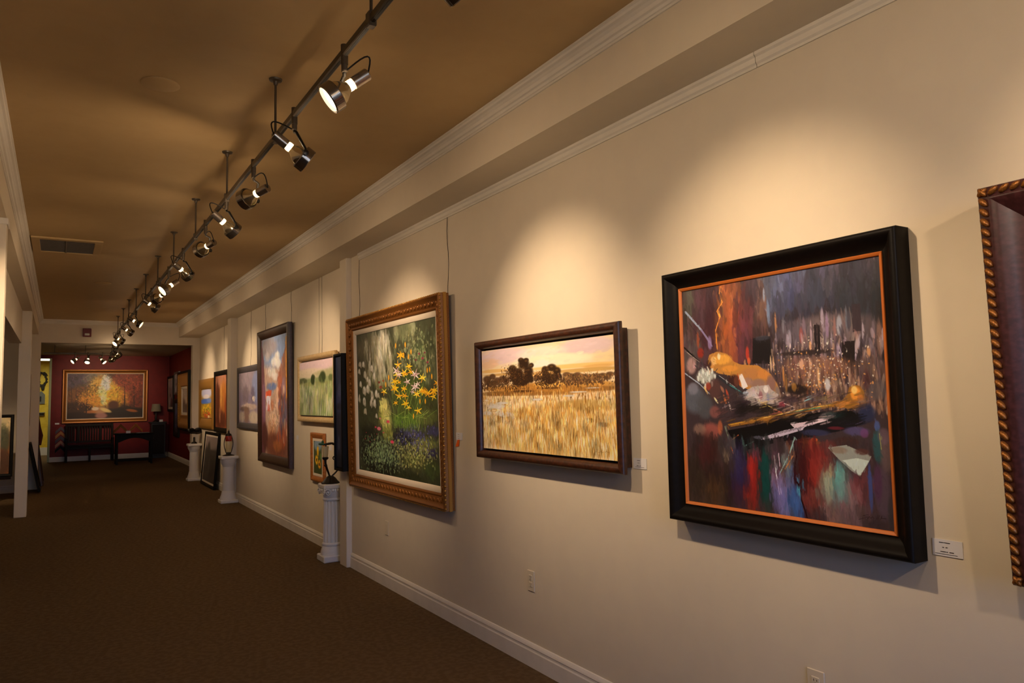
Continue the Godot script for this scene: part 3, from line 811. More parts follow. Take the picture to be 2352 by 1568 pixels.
const FIELD_PAINT := [
	["b",0.196,0.073,0.317,0.102,0,"d0b2ae",0.90],
	["b",0.828,0.063,0.231,0.087,0,"ccb0ac",0.90],
	["b",0.509,0.080,0.236,0.073,0,"ecd0b8",0.80],
	["b",0.578,0.161,0.370,0.072,0,"fae0b0",0.95],
	["b",0.936,0.172,0.087,0.047,0,"e8c48e",0.80],
	["b",0.063,0.139,0.112,0.070,0,"d8ac84",0.80],
	["b",0.524,0.186,0.117,0.052,0,"fdeac0",0.90],
	["r",260,0.090,0.020,-4,8,0.04,0.50,[0.00,0.00,1.00,0.28]],
	["b",0.744,0.224,0.405,0.024,0,"e0b262",0.85],
	["b",0.116,0.214,0.164,0.023,0,"d6a456",0.80],
	["b",0.898,0.239,0.118,0.021,0,"cf9e54",0.80],
	["b",0.821,0.265,0.310,0.021,0,"b98c40",0.80],
	["b",0.521,0.280,0.108,0.042,0,"dba04c",0.80],
	["b",0.190,0.254,0.211,0.016,0,"b08038",0.70],
	["b",0.552,0.407,0.578,0.073,0,"a8722e",1.00],
	["b",0.571,0.372,0.140,0.031,0,"e6ac50",0.90],
	["b",0.856,0.384,0.166,0.029,0,"c08a3e",0.90],
	["b",0.132,0.393,0.152,0.027,0,"b07a34",0.90],
	["b",0.047,0.295,0.052,0.047,0,"4c301a",0.90],
	["b",0.098,0.270,0.037,0.035,0,"4c301a",0.90],
	["b",0.140,0.319,0.050,0.050,0,"4c301a",0.90],
	["b",0.189,0.299,0.042,0.041,0,"4c301a",0.90],
	["b",0.224,0.324,0.037,0.045,0,"4c301a",0.90],
	["b",0.084,0.339,0.066,0.030,0,"4c301a",0.90],
	["b",0.475,0.303,0.026,0.038,0,"4c301a",0.90],
	["b",0.502,0.310,0.018,0.027,0,"4c301a",0.90],
	["b",0.693,0.294,0.036,0.026,0,"5a3b20",0.90],
	["b",0.725,0.306,0.036,0.026,0,"5a3b20",0.90],
	["b",0.766,0.300,0.035,0.025,0,"5a3b20",0.90],
	["b",0.804,0.317,0.034,0.025,0,"5a3b20",0.90],
	["b",0.850,0.326,0.033,0.025,0,"5a3b20",0.90],
	["b",0.888,0.319,0.033,0.025,0,"5a3b20",0.90],
	["b",0.925,0.317,0.032,0.024,0,"5a3b20",0.90],
	["b",0.968,0.311,0.031,0.024,0,"5a3b20",0.90],
	["b",0.741,0.327,0.035,0.026,0,"5a3b20",0.90],
	["b",0.819,0.338,0.034,0.025,0,"5a3b20",0.90],
	["b",0.895,0.334,0.033,0.025,0,"5a3b20",0.90],
	["b",0.953,0.338,0.031,0.024,0,"5a3b20",0.90],
	["r",160,0.015,0.006,70,80,0.22,0.80,[0.00,0.27,1.00,0.40]],
	["b",0.279,0.211,0.044,0.051,0,"2c190a",1.00],
	["b",0.292,0.284,0.046,0.062,0,"2c190a",1.00],
	["b",0.333,0.265,0.045,0.076,0,"2c190a",1.00],
	["b",0.375,0.171,0.056,0.061,0,"2c190a",1.00],
	["b",0.411,0.250,0.047,0.075,0,"2c190a",1.00],
	["b",0.390,0.313,0.058,0.054,0,"2c190a",1.00],
	["b",0.436,0.188,0.024,0.028,0,"2c190a",1.00],
	["b",0.359,0.344,0.049,0.039,0,"2c190a",1.00],
	["b",0.310,0.341,0.040,0.033,0,"2c190a",1.00],
	["b",0.432,0.316,0.024,0.043,0,"2c190a",1.00],
	["b",0.352,0.131,0.029,0.030,0,"2c190a",1.00],
	["b",0.395,0.135,0.027,0.026,0,"2c190a",1.00],
	["b",0.540,0.240,0.032,0.042,0,"2f1b0a",1.00],
	["b",0.589,0.224,0.043,0.041,0,"2f1b0a",1.00],
	["b",0.627,0.258,0.034,0.045,0,"2f1b0a",1.00],
	["b",0.556,0.304,0.044,0.048,0,"2f1b0a",1.00],
	["b",0.608,0.313,0.045,0.047,0,"2f1b0a",1.00],
	["b",0.646,0.311,0.019,0.040,0,"2f1b0a",1.00],
	["b",0.529,0.302,0.018,0.042,0,"2f1b0a",1.00],
	["b",0.581,0.347,0.052,0.027,0,"2f1b0a",1.00],
	["l",[0.305,0.340,0.305,0.418],0.0055,0.0077,"301b0c",1.00],
	["l",[0.322,0.341,0.322,0.418],0.0055,0.0077,"301b0c",1.00],
	["l",[0.342,0.343,0.341,0.419],0.0055,0.0076,"301b0c",1.00],
	["l",[0.367,0.344,0.367,0.420],0.0054,0.0076,"301b0c",1.00],
	["l",[0.393,0.346,0.393,0.421],0.0054,0.0075,"301b0c",1.00],
	["l",[0.408,0.347,0.407,0.422],0.0054,0.0075,"301b0c",1.00],
	["l",[0.547,0.345,0.546,0.399],0.0052,0.0062,"3a2210",1.00],
	["l",[0.568,0.346,0.566,0.400],0.0052,0.0062,"3a2210",1.00],
	["l",[0.583,0.347,0.581,0.400],0.0051,0.0062,"3a2210",1.00],
	["l",[0.602,0.348,0.601,0.401],0.0051,0.0061,"3a2210",1.00],
	["l",[0.622,0.350,0.621,0.402],0.0051,0.0061,"3a2210",1.00],
	["b",0.352,0.120,0.016,0.013,0,"8a6434",0.35],
	["b",0.395,0.141,0.015,0.013,0,"a07840",0.35],
	["b",0.275,0.189,0.016,0.013,0,"7a562c",0.35],
	["b",0.432,0.188,0.015,0.013,0,"9a7038",0.35],
	["b",0.374,0.204,0.015,0.013,0,"6a4824",0.35],
	["b",0.411,0.229,0.015,0.013,0,"7c5830",0.35],
	["b",0.304,0.241,0.016,0.013,0,"5e4020",0.35],
	["b",0.589,0.214,0.014,0.012,0,"96703a",0.35],
	["b",0.558,0.231,0.014,0.012,0,"7c582c",0.35],
	["b",0.627,0.248,0.014,0.012,0,"94703c",0.35],
	["b",0.609,0.287,0.014,0.012,0,"6e4c26",0.35],
	["b",0.372,0.268,0.015,0.013,0,"5c3e20",0.35],
	["b",0.574,0.274,0.014,0.012,0,"5c3c1c",0.35],
	["b",0.336,0.178,0.016,0.013,0,"765228",0.35],
	["b",0.443,0.263,0.015,0.013,0,"74522a",0.35],
	["f",420,"54381f",0.8,[0.58,0.29,1.02,0.40],0.014],
	["f",260,"54381f",0.8,[-0.04,0.28,0.22,0.42],0.014],
	["f",160,"a87c40",0.5,[0.58,0.27,1.02,0.38],0.01],
	["f",700,"7a5428",0.4,[0.17,0.15,0.42,0.40],0.007],
	["f",420,"7a5428",0.4,[0.44,0.22,0.62,0.40],0.007],
	["f",700,"2e1a0b",0.7,[0.17,0.18,0.42,0.44],0.009],
	["f",420,"2e1a0b",0.7,[0.44,0.24,0.62,0.42],0.009],
	["b",0.357,0.428,0.117,0.015,0,"4a2c10",0.95],
	["b",0.583,0.407,0.087,0.010,0,"5a3814",0.90],
	["b",0.385,0.453,0.387,0.022,0,"8a5c26",0.80],
	["b",0.892,0.424,0.148,0.025,0,"8c5e28",0.85],
	["b",0.130,0.444,0.195,0.030,0,"7c5020",0.80],
	["b",0.126,0.571,0.108,0.039,0,"bfb4a4",0.95],
	["b",0.229,0.661,0.093,0.034,0,"bfb4a4",0.95],
	["b",0.477,0.507,0.055,0.015,0,"bfb4a4",0.95],
	["b",0.181,0.537,0.063,0.018,0,"bfb4a4",0.95],
	["b",0.769,0.447,0.071,0.008,0,"bfb4a4",0.95],
	["b",0.703,0.479,0.049,0.010,0,"bfb4a4",0.95],
	["b",0.862,0.417,0.060,0.006,0,"bfb4a4",0.95],
	["b",0.475,0.573,0.037,0.015,0,"bfb4a4",0.95],
	["b",0.046,0.652,0.056,0.030,0,"bfb4a4",0.95],
	["b",0.177,0.639,0.085,0.034,0,"d4c8b4",0.80],
	["b",0.648,0.675,0.426,0.182,0,"b88a44",0.75],
	["b",0.555,0.884,0.576,0.166,0,"c29a52",0.90],
	["b",0.812,0.555,0.232,0.058,0,"a8803c",0.80],
	["b",0.360,0.637,0.117,0.065,0,"a87834",0.70],
	["b",0.839,0.685,0.033,0.025,0,"4c3418",0.95],
	["b",0.920,0.716,0.044,0.024,0,"7a6040",0.80],
	["b",0.957,0.669,0.036,0.037,0,"b8a888",0.70],
	["b",0.376,0.734,0.039,0.032,0,"a8987c",0.70],
	["b",0.418,0.883,0.028,0.043,0,"a89478",0.70],
	["v",1500,0.10,0.0032,["d8ac5c","c08a3a","e6c47e","a8722c","f0d498","8a5c22"],0.75,[0,0.5,1,1.02]],
	["v",500,0.05,0.003,["b07a34","8a5a22","d09a4c","c89048","6e4418"],0.7,[0,0.41,1,0.53]],
	["b",0.126,0.571,0.098,0.030,0,"c9beae",0.90],
	["b",0.208,0.650,0.094,0.027,0,"c9beae",0.90],
	["b",0.477,0.507,0.046,0.011,0,"c9beae",0.90],
	["b",0.181,0.537,0.063,0.014,0,"c9beae",0.90],
	["b",0.769,0.447,0.071,0.006,0,"c9beae",0.90],
	["b",0.703,0.479,0.049,0.008,0,"c9beae",0.90],
	["b",0.046,0.640,0.056,0.026,0,"c9beae",0.90],
	["b",0.269,0.682,0.041,0.018,0,"c9beae",0.90],
	["r",60,0.06,0.012,-6,10,0.10,0.70,[0.0,0.5,0.26,0.66]],
	["v",300,0.07,0.003,["c08a3a","a8722c","e2bc70"],0.8,[0.18,0.6,1,0.75]],
	["v",60,0.05,0.003,["c89a50","a8722c"],0.7,[0,0.66,0.25,0.74]],
	["v",900,0.10,0.003,["e2bc70","d09c48","f2dca8","b47e36"],0.75,[0,0.72,1,1.05]],
	["l",[0.884,0.945,0.899,0.936,0.913,0.942],0.0028,0.0019,"7a5424",0.80],
	["l",[0.924,0.943,0.929,0.930,0.949,0.939],0.0028,0.0019,"7a5424",0.80]
]
const GARDEN_PAINT := [
	["b",0.185,0.118,0.242,0.138,0,"5a523a",0.90],
	["b",0.391,0.191,0.133,0.209,0,"beb294",0.95],
	["b",0.372,0.101,0.076,0.122,0,"dcd2b6",0.90],
	["b",0.431,0.281,0.087,0.130,0,"968c64",0.70],
	["b",0.669,0.056,0.137,0.094,0,"6a6c48",0.90],
	["b",0.892,0.080,0.141,0.109,0,"3e4028",0.90],
	["b",0.747,0.033,0.045,0.061,0,"a0a078",0.70],
	["b",0.548,0.042,0.041,0.075,0,"b0a880",0.60],
	["b",0.921,0.182,0.121,0.107,0,"34381f",0.90],
	["b",0.813,0.202,0.128,0.070,0,"4c5a34",0.90],
	["b",0.107,0.264,0.149,0.139,0,"3c3a28",0.80],
	["b",0.123,0.494,0.172,0.160,0,"3a3c26",0.90],
	["b",0.386,0.583,0.096,0.123,0,"bab262",0.85],
	["b",0.405,0.646,0.082,0.064,0,"ccc472",0.80],
	["b",0.367,0.518,0.071,0.060,0,"d8cc74",0.80],
	["b",0.330,0.605,0.045,0.065,0,"8a8a3c",0.60],
	["b",0.413,0.710,0.086,0.074,0,"8a8c40",0.80],
	["b",0.362,0.365,0.134,0.077,0,"6a6a34",0.80],
	["b",0.689,0.438,0.250,0.202,0,"3f4a1e",0.90],
	["b",0.642,0.620,0.214,0.061,0,"4e6a24",0.90],
	["b",0.936,0.538,0.119,0.095,0,"3a3f20",0.90],
	["b",0.864,0.596,0.140,0.058,0,"5c6430",0.80],
	["b",0.161,0.808,0.191,0.178,0,"22241a",0.95],
	["b",0.597,0.733,0.138,0.071,0,"23222a",0.95],
	["b",0.714,0.698,0.169,0.030,0,"40405a",0.80],
	["b",0.945,0.679,0.101,0.037,0,"3c3a58",0.90],
	["b",0.904,0.812,0.085,0.037,0,"363050",0.90],
	["b",0.819,0.770,0.124,0.058,0,"6c6c3a",0.90],
	["b",0.924,0.755,0.084,0.037,0,"70743c",0.80],
	["b",0.742,0.882,0.184,0.068,0,"54562e",0.90],
	["b",0.915,0.913,0.118,0.065,0,"3e4a26",0.90],
	["b",0.406,0.878,0.215,0.094,0,"30362a",0.95],
	["b",0.337,0.968,0.265,0.064,0,"1c1e14",0.95],
	["b",0.643,0.979,0.230,0.039,0,"2a2e18",0.90],
	["v",220,0.22,0.006,["d8ceb0","b0a684","8a845c","e8dec6","6c6842"],0.45,[0.12,0.1,0.5,0.46]],
	["v",240,0.16,0.006,["3a3c24","6a6c48","8a8a64","2c2e1a"],0.5,[0.4,0.1,1.0,0.42]],
	["r",1600,0.050,0.014,84,24,0.16,0.55,[0.00,0.00,1.00,0.40]],
	["r",2600,0.045,0.014,70,60,0.18,0.65,[0.00,0.40,1.00,1.00]],
	["f",700,"7c9060",0.6,[0.0,0.72,0.6,1],0.012],
	["f",420,"9a9c58",0.6,[0.45,0.7,1,0.95],0.011],
	["f",220,"4c4a74",0.7,[0.5,0.63,1,0.85],0.009],
	["f",260,"8a8c60",0.5,[0.5,0.02,1,0.34],0.012],
	["l",[0.571,0.673,0.537,0.523,0.493,0.369],0.0031,0.0015,"5c7a2c",0.70],
	["l",[0.505,0.675,0.544,0.512,0.566,0.350],0.0031,0.0016,"5c7a2c",0.70],
	["l",[0.567,0.673,0.577,0.511,0.623,0.349],0.0031,0.0015,"5c7a2c",0.70],
	["l",[0.579,0.672,0.645,0.486,0.754,0.304],0.0031,0.0015,"3c5620",0.70],
	["l",[0.734,0.667,0.726,0.515,0.691,0.359],0.0030,0.0015,"3c5620",0.70],
	["l",[0.526,0.674,0.552,0.552,0.599,0.430],0.0031,0.0016,"7c9440",0.70],
	["l",[0.574,0.673,0.577,0.580,0.546,0.486],0.0031,0.0015,"3c5620",0.70],
	["l",[0.501,0.675,0.489,0.556,0.478,0.435],0.0031,0.0016,"7c9440",0.70],
	["l",[0.624,0.671,0.639,0.527,0.695,0.384],0.0030,0.0015,"3c5620",0.70],
	["l",[0.578,0.673,0.625,0.491,0.711,0.313],0.0031,0.0015,"3c5620",0.70],
	["l",[0.654,0.670,0.673,0.554,0.736,0.439],0.0030,0.0015,"7c9440",0.70],
	["l",[0.519,0.674,0.575,0.548,0.684,0.425],0.0031,0.0016,"7c9440",0.70],
	["l",[0.607,0.672,0.650,0.516,0.722,0.362],0.0030,0.0015,"3c5620",0.70],
	["l",[0.530,0.674,0.511,0.506,0.438,0.331],0.0031,0.0016,"7c9440",0.70],
	["l",[0.536,0.674,0.582,0.512,0.709,0.356],0.0031,0.0015,"3c5620",0.70],
	["l",[0.705,0.668,0.763,0.579,0.850,0.491],0.0030,0.0015,"3c5620",0.70],
	["l",[0.504,0.675,0.506,0.583,0.478,0.490],0.0031,0.0016,"8ca050",0.70],
	["l",[0.751,0.667,0.788,0.551,0.889,0.438],0.0029,0.0015,"7c9440",0.70],
	["l",[0.760,0.667,0.761,0.509,0.746,0.349],0.0029,0.0015,"7c9440",0.70],
	["l",[0.599,0.672,0.558,0.487,0.497,0.295],0.0031,0.0015,"3c5620",0.70],
	["l",[0.788,0.666,0.803,0.528,0.849,0.391],0.0029,0.0015,"7c9440",0.70],
	["l",[0.534,0.674,0.507,0.559,0.438,0.441],0.0031,0.0015,"7c9440",0.70],
	["l",[0.679,0.669,0.694,0.542,0.734,0.415],0.0030,0.0015,"5c7a2c",0.70],
	["l",[0.536,0.674,0.552,0.562,0.586,0.451],0.0031,0.0015,"7c9440",0.70],
	["l",[0.642,0.670,0.619,0.525,0.610,0.376],0.0030,0.0015,"8ca050",0.70],
	["l",[0.632,0.671,0.654,0.527,0.718,0.384],0.0030,0.0015,"7c9440",0.70],
	["l",[0.509,0.675,0.491,0.507,0.478,0.336],0.0031,0.0016,"7c9440",0.70],
	["l",[0.625,0.671,0.631,0.516,0.598,0.358],0.0030,0.0015,"3c5620",0.70],
	["l",[0.668,0.670,0.743,0.524,0.846,0.383],0.0030,0.0015,"5c7a2c",0.70],
	["l",[0.647,0.670,0.637,0.504,0.572,0.333],0.0030,0.0015,"7c9440",0.70],
	["l",[0.601,0.672,0.636,0.564,0.686,0.458],0.0031,0.0015,"8ca050",0.70],
	["l",[0.657,0.670,0.680,0.553,0.741,0.436],0.0030,0.0015,"8ca050",0.70],
	["l",[0.777,0.666,0.765,0.580,0.695,0.493],0.0029,0.0015,"7c9440",0.70],
	["l",[0.513,0.675,0.587,0.496,0.678,0.321],0.0031,0.0016,"5c7a2c",0.70],
	["l",[0.754,0.667,0.786,0.530,0.846,0.395],0.0029,0.0015,"8ca050",0.70],
	["l",[0.769,0.666,0.774,0.485,0.738,0.299],0.0029,0.0015,"5c7a2c",0.70],
	["l",[0.680,0.669,0.682,0.523,0.654,0.375],0.0030,0.0015,"8ca050",0.70],
	["l",[0.756,0.667,0.766,0.571,0.807,0.476],0.0029,0.0015,"3c5620",0.70],
	["l",[0.739,0.667,0.772,0.562,0.795,0.457],0.0030,0.0015,"8ca050",0.70],
	["l",[0.507,0.675,0.474,0.544,0.402,0.409],0.0031,0.0016,"3c5620",0.70],
	["l",[0.680,0.669,0.670,0.520,0.618,0.367],0.0030,0.0015,"5c7a2c",0.70],
	["l",[0.589,0.672,0.607,0.490,0.590,0.306],0.0031,0.0015,"8ca050",0.70],
	["l",[0.614,0.671,0.651,0.515,0.741,0.361],0.0030,0.0015,"8ca050",0.70],
	["l",[0.749,0.667,0.771,0.492,0.767,0.315],0.0029,0.0015,"3c5620",0.70],
	["l",[0.652,0.670,0.669,0.570,0.672,0.470],0.0030,0.0015,"5c7a2c",0.70],
	["l",[0.686,0.669,0.755,0.547,0.847,0.429],0.0030,0.0015,"8ca050",0.70],
	["l",[0.624,0.691,0.663,0.599,0.536,0.604],0.0030,0.0010,"6c8c34",0.80],
	["l",[0.743,0.687,0.728,0.598,0.841,0.563],0.0029,0.0010,"6c8c34",0.80],
	["l",[0.745,0.687,0.694,0.599,0.701,0.582],0.0029,0.0010,"4c6a26",0.80],
	["l",[0.775,0.686,0.791,0.597,0.788,0.579],0.0029,0.0010,"4c6a26",0.80],
	["l",[0.800,0.685,0.789,0.597,0.870,0.605],0.0029,0.0010,"93a44c",0.80],
	["l",[0.436,0.698,0.382,0.604,0.559,0.583],0.0032,0.0011,"4c6a26",0.80],
	["l",[0.774,0.686,0.786,0.598,0.888,0.577],0.0029,0.0010,"4c6a26",0.80],
	["l",[0.705,0.688,0.703,0.599,0.612,0.596],0.0030,0.0010,"4c6a26",0.80],
	["l",[0.854,0.683,0.842,0.597,0.843,0.583],0.0029,0.0010,"93a44c",0.80],
	["l",[0.784,0.685,0.754,0.598,0.890,0.569],0.0029,0.0010,"93a44c",0.80],
	["l",[0.778,0.685,0.802,0.597,0.881,0.553],0.0029,0.0010,"93a44c",0.80],
	["l",[0.835,0.683,0.805,0.597,0.879,0.567],0.0029,0.0010,"4c6a26",0.80],
	["l",[0.814,0.684,0.830,0.597,0.825,0.592],0.0029,0.0010,"6c8c34",0.80],
	["l",[0.781,0.685,0.819,0.597,0.900,0.557],0.0029,0.0010,"93a44c",0.80],
	["l",[0.854,0.683,0.876,0.596,0.979,0.552],0.0029,0.0010,"6c8c34",0.80],
	["l",[0.514,0.695,0.516,0.602,0.629,0.563],0.0031,0.0010,"93a44c",0.80],
	["l",[0.572,0.693,0.627,0.600,0.551,0.587],0.0031,0.0010,"4c6a26",0.80],
	["l",[0.742,0.687,0.725,0.598,0.677,0.569],0.0029,0.0010,"93a44c",0.80],
	["l",[0.670,0.690,0.669,0.599,0.755,0.579],0.0030,0.0010,"4c6a26",0.80],
	["l",[0.564,0.693,0.558,0.601,0.428,0.562],0.0031,0.0010,"93a44c",0.80],
	["l",[0.640,0.691,0.651,0.600,0.732,0.573],0.0030,0.0010,"4c6a26",0.80],
	["l",[0.709,0.688,0.674,0.599,0.596,0.609],0.0030,0.0010,"93a44c",0.80],
	["l",[0.828,0.684,0.844,0.597,0.788,0.554],0.0029,0.0010,"4c6a26",0.80],
	["l",[0.650,0.690,0.671,0.599,0.649,0.586],0.0030,0.0010,"6c8c34",0.80],
	["l",[0.503,0.696,0.475,0.603,0.448,0.610],0.0031,0.0010,"6c8c34",0.80],
	["l",[0.614,0.692,0.628,0.600,0.651,0.592],0.0030,0.0010,"93a44c",0.80],
	["b",0.045,0.219,0.027,0.023,-3,"bcb09a",0.80],
	["b",0.057,0.233,0.018,0.016,60,"b0a48e",0.70],
	["b",0.032,0.226,0.016,0.013,-10,"a0947c",0.60],
	["b",0.095,0.222,0.022,0.025,-24,"e0d8cc",0.80],
	["b",0.107,0.237,0.015,0.017,10,"b0a48e",0.70],
	["b",0.083,0.230,0.014,0.014,-60,"a0947c",0.60],
	["b",0.216,0.258,0.025,0.027,-13,"d0c6b4",0.80],
	["b",0.228,0.274,0.017,0.018,40,"b0a48e",0.70],
	["b",0.204,0.266,0.015,0.015,-30,"a0947c",0.60],
	["b",0.031,0.271,0.019,0.023,-31,"d0c6b4",0.80],
	["b",0.043,0.285,0.013,0.016,30,"b0a48e",0.70],
	["b",0.017,0.278,0.012,0.013,-40,"a0947c",0.60],
	["b",0.118,0.299,0.022,0.035,-35,"bcb09a",0.80],
	["b",0.129,0.319,0.015,0.023,20,"b0a48e",0.70],
	["b",0.105,0.310,0.013,0.020,-50,"a0947c",0.60],
	["b",0.182,0.359,0.022,0.031,14,"d0c6b4",0.80],
	["b",0.193,0.376,0.014,0.020,45,"b0a48e",0.70],
	["b",0.169,0.369,0.013,0.017,-25,"a0947c",0.60],
	["b",0.249,0.316,0.018,0.030,1,"d0c6b4",0.80],
	["b",0.261,0.334,0.012,0.020,30,"b0a48e",0.70],
	["b",0.237,0.326,0.011,0.017,-40,"a0947c",0.60],
	["b",0.102,0.414,0.030,0.037,-3,"e0d8cc",0.80],
	["b",0.113,0.435,0.020,0.025,40,"b0a48e",0.70],
	["b",0.089,0.426,0.018,0.021,-30,"a0947c",0.60],
	["b",0.151,0.404,0.029,0.035,-31,"e0d8cc",0.80],
	["b",0.162,0.423,0.019,0.023,15,"b0a48e",0.70],
	["b",0.138,0.415,0.018,0.019,-55,"a0947c",0.60],
	["b",0.048,0.366,0.019,0.027,18,"e0d8cc",0.80],
	["b",0.060,0.381,0.013,0.018,30,"b0a48e",0.70],
	["b",0.035,0.375,0.011,0.015,-40,"a0947c",0.60],
	["b",0.216,0.450,0.021,0.040,-25,"d0c6b4",0.80],
	["b",0.227,0.473,0.014,0.027,30,"b0a48e",0.70],
	["b",0.204,0.464,0.013,0.022,-40,"a0947c",0.60],
	["b",0.273,0.440,0.021,0.034,21,"e0d8cc",0.80],
	["b",0.283,0.459,0.014,0.023,40,"b0a48e",0.70],
	["b",0.261,0.451,0.012,0.019,-30,"a0947c",0.60],
	["b",0.099,0.494,0.026,0.037,-35,"e0d8cc",0.80],
	["b",0.110,0.515,0.017,0.025,30,"b0a48e",0.70],
	["b",0.086,0.507,0.016,0.021,-40,"a0947c",0.60],
	["b",0.247,0.507,0.021,0.036,35,"e0d8cc",0.80],
	["b",0.258,0.527,0.014,0.024,30,"b0a48e",0.70],
	["b",0.235,0.518,0.013,0.020,-40,"a0947c",0.60],
	["b",0.201,0.495,0.016,0.051,34,"d0c6b4",0.80],
	["b",0.211,0.523,0.011,0.034,35,"b0a48e",0.70],
	["b",0.188,0.512,0.010,0.028,-35,"a0947c",0.60],
	["b",0.109,0.565,0.026,0.025,-16,"bcb09a",0.80],
	["b",0.121,0.579,0.017,0.016,30,"b0a48e",0.70],
	["b",0.096,0.574,0.016,0.014,-40,"a0947c",0.60],
	["b",0.269,0.597,0.015,0.020,3,"d0c6b4",0.80],
	["b",0.280,0.608,0.010,0.013,30,"b0a48e",0.70],
	["b",0.257,0.604,0.009,0.011,-40,"a0947c",0.60],
	["b",0.302,0.452,0.014,0.022,29,"bcb09a",0.80],
	["b",0.313,0.464,0.009,0.015,30,"b0a48e",0.70],
	["b",0.290,0.459,0.008,0.012,-40,"a0947c",0.60],
	["b",0.024,0.470,0.015,0.036,13,"d0c6b4",0.80],
	["b",0.036,0.490,0.010,0.024,30,"b0a48e",0.70],
	["b",0.011,0.482,0.009,0.020,-40,"a0947c",0.60],
	["b",0.153,0.335,0.016,0.025,15,"d0c6b4",0.80],
	["b",0.165,0.349,0.011,0.016,60,"b0a48e",0.70],
	["b",0.141,0.343,0.010,0.014,-10,"a0947c",0.60],
	["b",0.089,0.414,0.012,0.018,0,"8a7c64",0.70],
	["b",0.216,0.450,0.012,0.018,0,"8a7c64",0.70],
	["b",0.099,0.494,0.012,0.018,0,"8a7c64",0.70],
	["b",0.142,0.312,0.012,0.018,0,"8a7c64",0.70],
	["l",[0.598,0.196,0.622,0.206,0.641,0.215],0.0147,0.0042,"e8a416",0.90],
	["l",[0.598,0.196,0.597,0.210,0.596,0.223],0.0147,0.0042,"e8a416",0.90],
	["l",[0.598,0.196,0.578,0.201,0.561,0.205],0.0147,0.0042,"e8a416",0.90],
	["l",[0.598,0.196,0.577,0.187,0.560,0.179],0.0147,0.0042,"c07a12",0.90],
	["l",[0.598,0.196,0.599,0.183,0.600,0.172],0.0147,0.0042,"e8a416",0.90],
	["l",[0.598,0.196,0.618,0.191,0.635,0.187],0.0147,0.0042,"e8a416",0.90],
	["b",0.600,0.198,0.008,0.005,0,"d8881a",0.70],
	["l",[0.565,0.257,0.577,0.266,0.587,0.274],0.0118,0.0034,"f6c83a",0.90],
	["l",[0.565,0.257,0.553,0.267,0.544,0.276],0.0118,0.0034,"e0a020",0.90],
	["l",[0.565,0.257,0.544,0.253,0.526,0.249],0.0118,0.0034,"f6c83a",0.90],
	["l",[0.565,0.257,0.564,0.243,0.562,0.230],0.0118,0.0034,"e0a020",0.90],
	["l",[0.565,0.257,0.587,0.253,0.606,0.250],0.0118,0.0034,"e0a020",0.90],
	["b",0.567,0.259,0.007,0.004,0,"d8881a",0.70],
	["l",[0.637,0.313,0.660,0.320,0.679,0.326],0.0130,0.0037,"e0a020",0.90],
	["l",[0.637,0.313,0.634,0.325,0.632,0.336],0.0130,0.0037,"f6c83a",0.90],
	["l",[0.637,0.313,0.613,0.315,0.593,0.317],0.0130,0.0037,"f6c83a",0.90],
	["l",[0.637,0.313,0.626,0.302,0.617,0.292],0.0130,0.0037,"e0a020",0.90],
	["l",[0.637,0.313,0.654,0.303,0.668,0.293],0.0130,0.0037,"f6c83a",0.90],
	["b",0.639,0.315,0.007,0.005,0,"d8881a",0.70],
	["l",[0.556,0.320,0.571,0.329,0.584,0.338],0.0132,0.0038,"e0a020",0.90],
	["l",[0.556,0.320,0.548,0.334,0.542,0.348],0.0132,0.0038,"e0a020",0.90],
	["l",[0.556,0.320,0.531,0.322,0.511,0.325],0.0132,0.0038,"f6c83a",0.90],
	["l",[0.556,0.320,0.538,0.309,0.524,0.299],0.0132,0.0038,"f6c83a",0.90],
	["l",[0.556,0.320,0.563,0.306,0.569,0.293],0.0132,0.0038,"f6c83a",0.90],
	["l",[0.556,0.320,0.582,0.317,0.604,0.314],0.0132,0.0038,"f6c83a",0.90],
	["b",0.558,0.322,0.007,0.005,0,"d8881a",0.70],
	["l",[0.523,0.366,0.538,0.373,0.550,0.380],0.0126,0.0036,"f2b81c",0.90],
	["l",[0.523,0.366,0.518,0.379,0.515,0.390],0.0126,0.0036,"f2b81c",0.90],
	["l",[0.523,0.366,0.498,0.370,0.477,0.374],0.0126,0.0036,"f2b81c",0.90],
	["l",[0.523,0.366,0.504,0.356,0.488,0.348],0.0126,0.0036,"f2b81c",0.90],
	["l",[0.523,0.366,0.527,0.353,0.531,0.342],0.0126,0.0036,"d08c14",0.90],
	["l",[0.523,0.366,0.546,0.362,0.565,0.358],0.0126,0.0036,"f2b81c",0.90],
	["b",0.525,0.368,0.007,0.005,0,"d8881a",0.70],
	["l",[0.521,0.413,0.543,0.425,0.561,0.435],0.0147,0.0042,"f2b81c",0.90],
	["l",[0.521,0.413,0.515,0.429,0.510,0.444],0.0147,0.0042,"f2b81c",0.90],
	["l",[0.521,0.413,0.495,0.418,0.473,0.422],0.0147,0.0042,"d08c14",0.90],
	["l",[0.521,0.413,0.498,0.402,0.479,0.391],0.0147,0.0042,"f2b81c",0.90],
	["l",[0.521,0.413,0.527,0.397,0.532,0.382],0.0147,0.0042,"d08c14",0.90],
	["l",[0.521,0.413,0.545,0.409,0.564,0.406],0.0147,0.0042,"f2b81c",0.90],
	["b",0.523,0.415,0.008,0.005,0,"d8881a",0.70],
	["l",[0.570,0.464,0.581,0.474,0.590,0.484],0.0124,0.0035,"f6c83a",0.90],
	["l",[0.570,0.464,0.556,0.472,0.545,0.480],0.0124,0.0035,"f6c83a",0.90],
	["l",[0.570,0.464,0.546,0.458,0.527,0.452],0.0124,0.0035,"e0a020",0.90],
	["l",[0.570,0.464,0.572,0.452,0.574,0.441],0.0124,0.0035,"f6c83a",0.90],
	["l",[0.570,0.464,0.594,0.461,0.614,0.458],0.0124,0.0035,"e0a020",0.90],
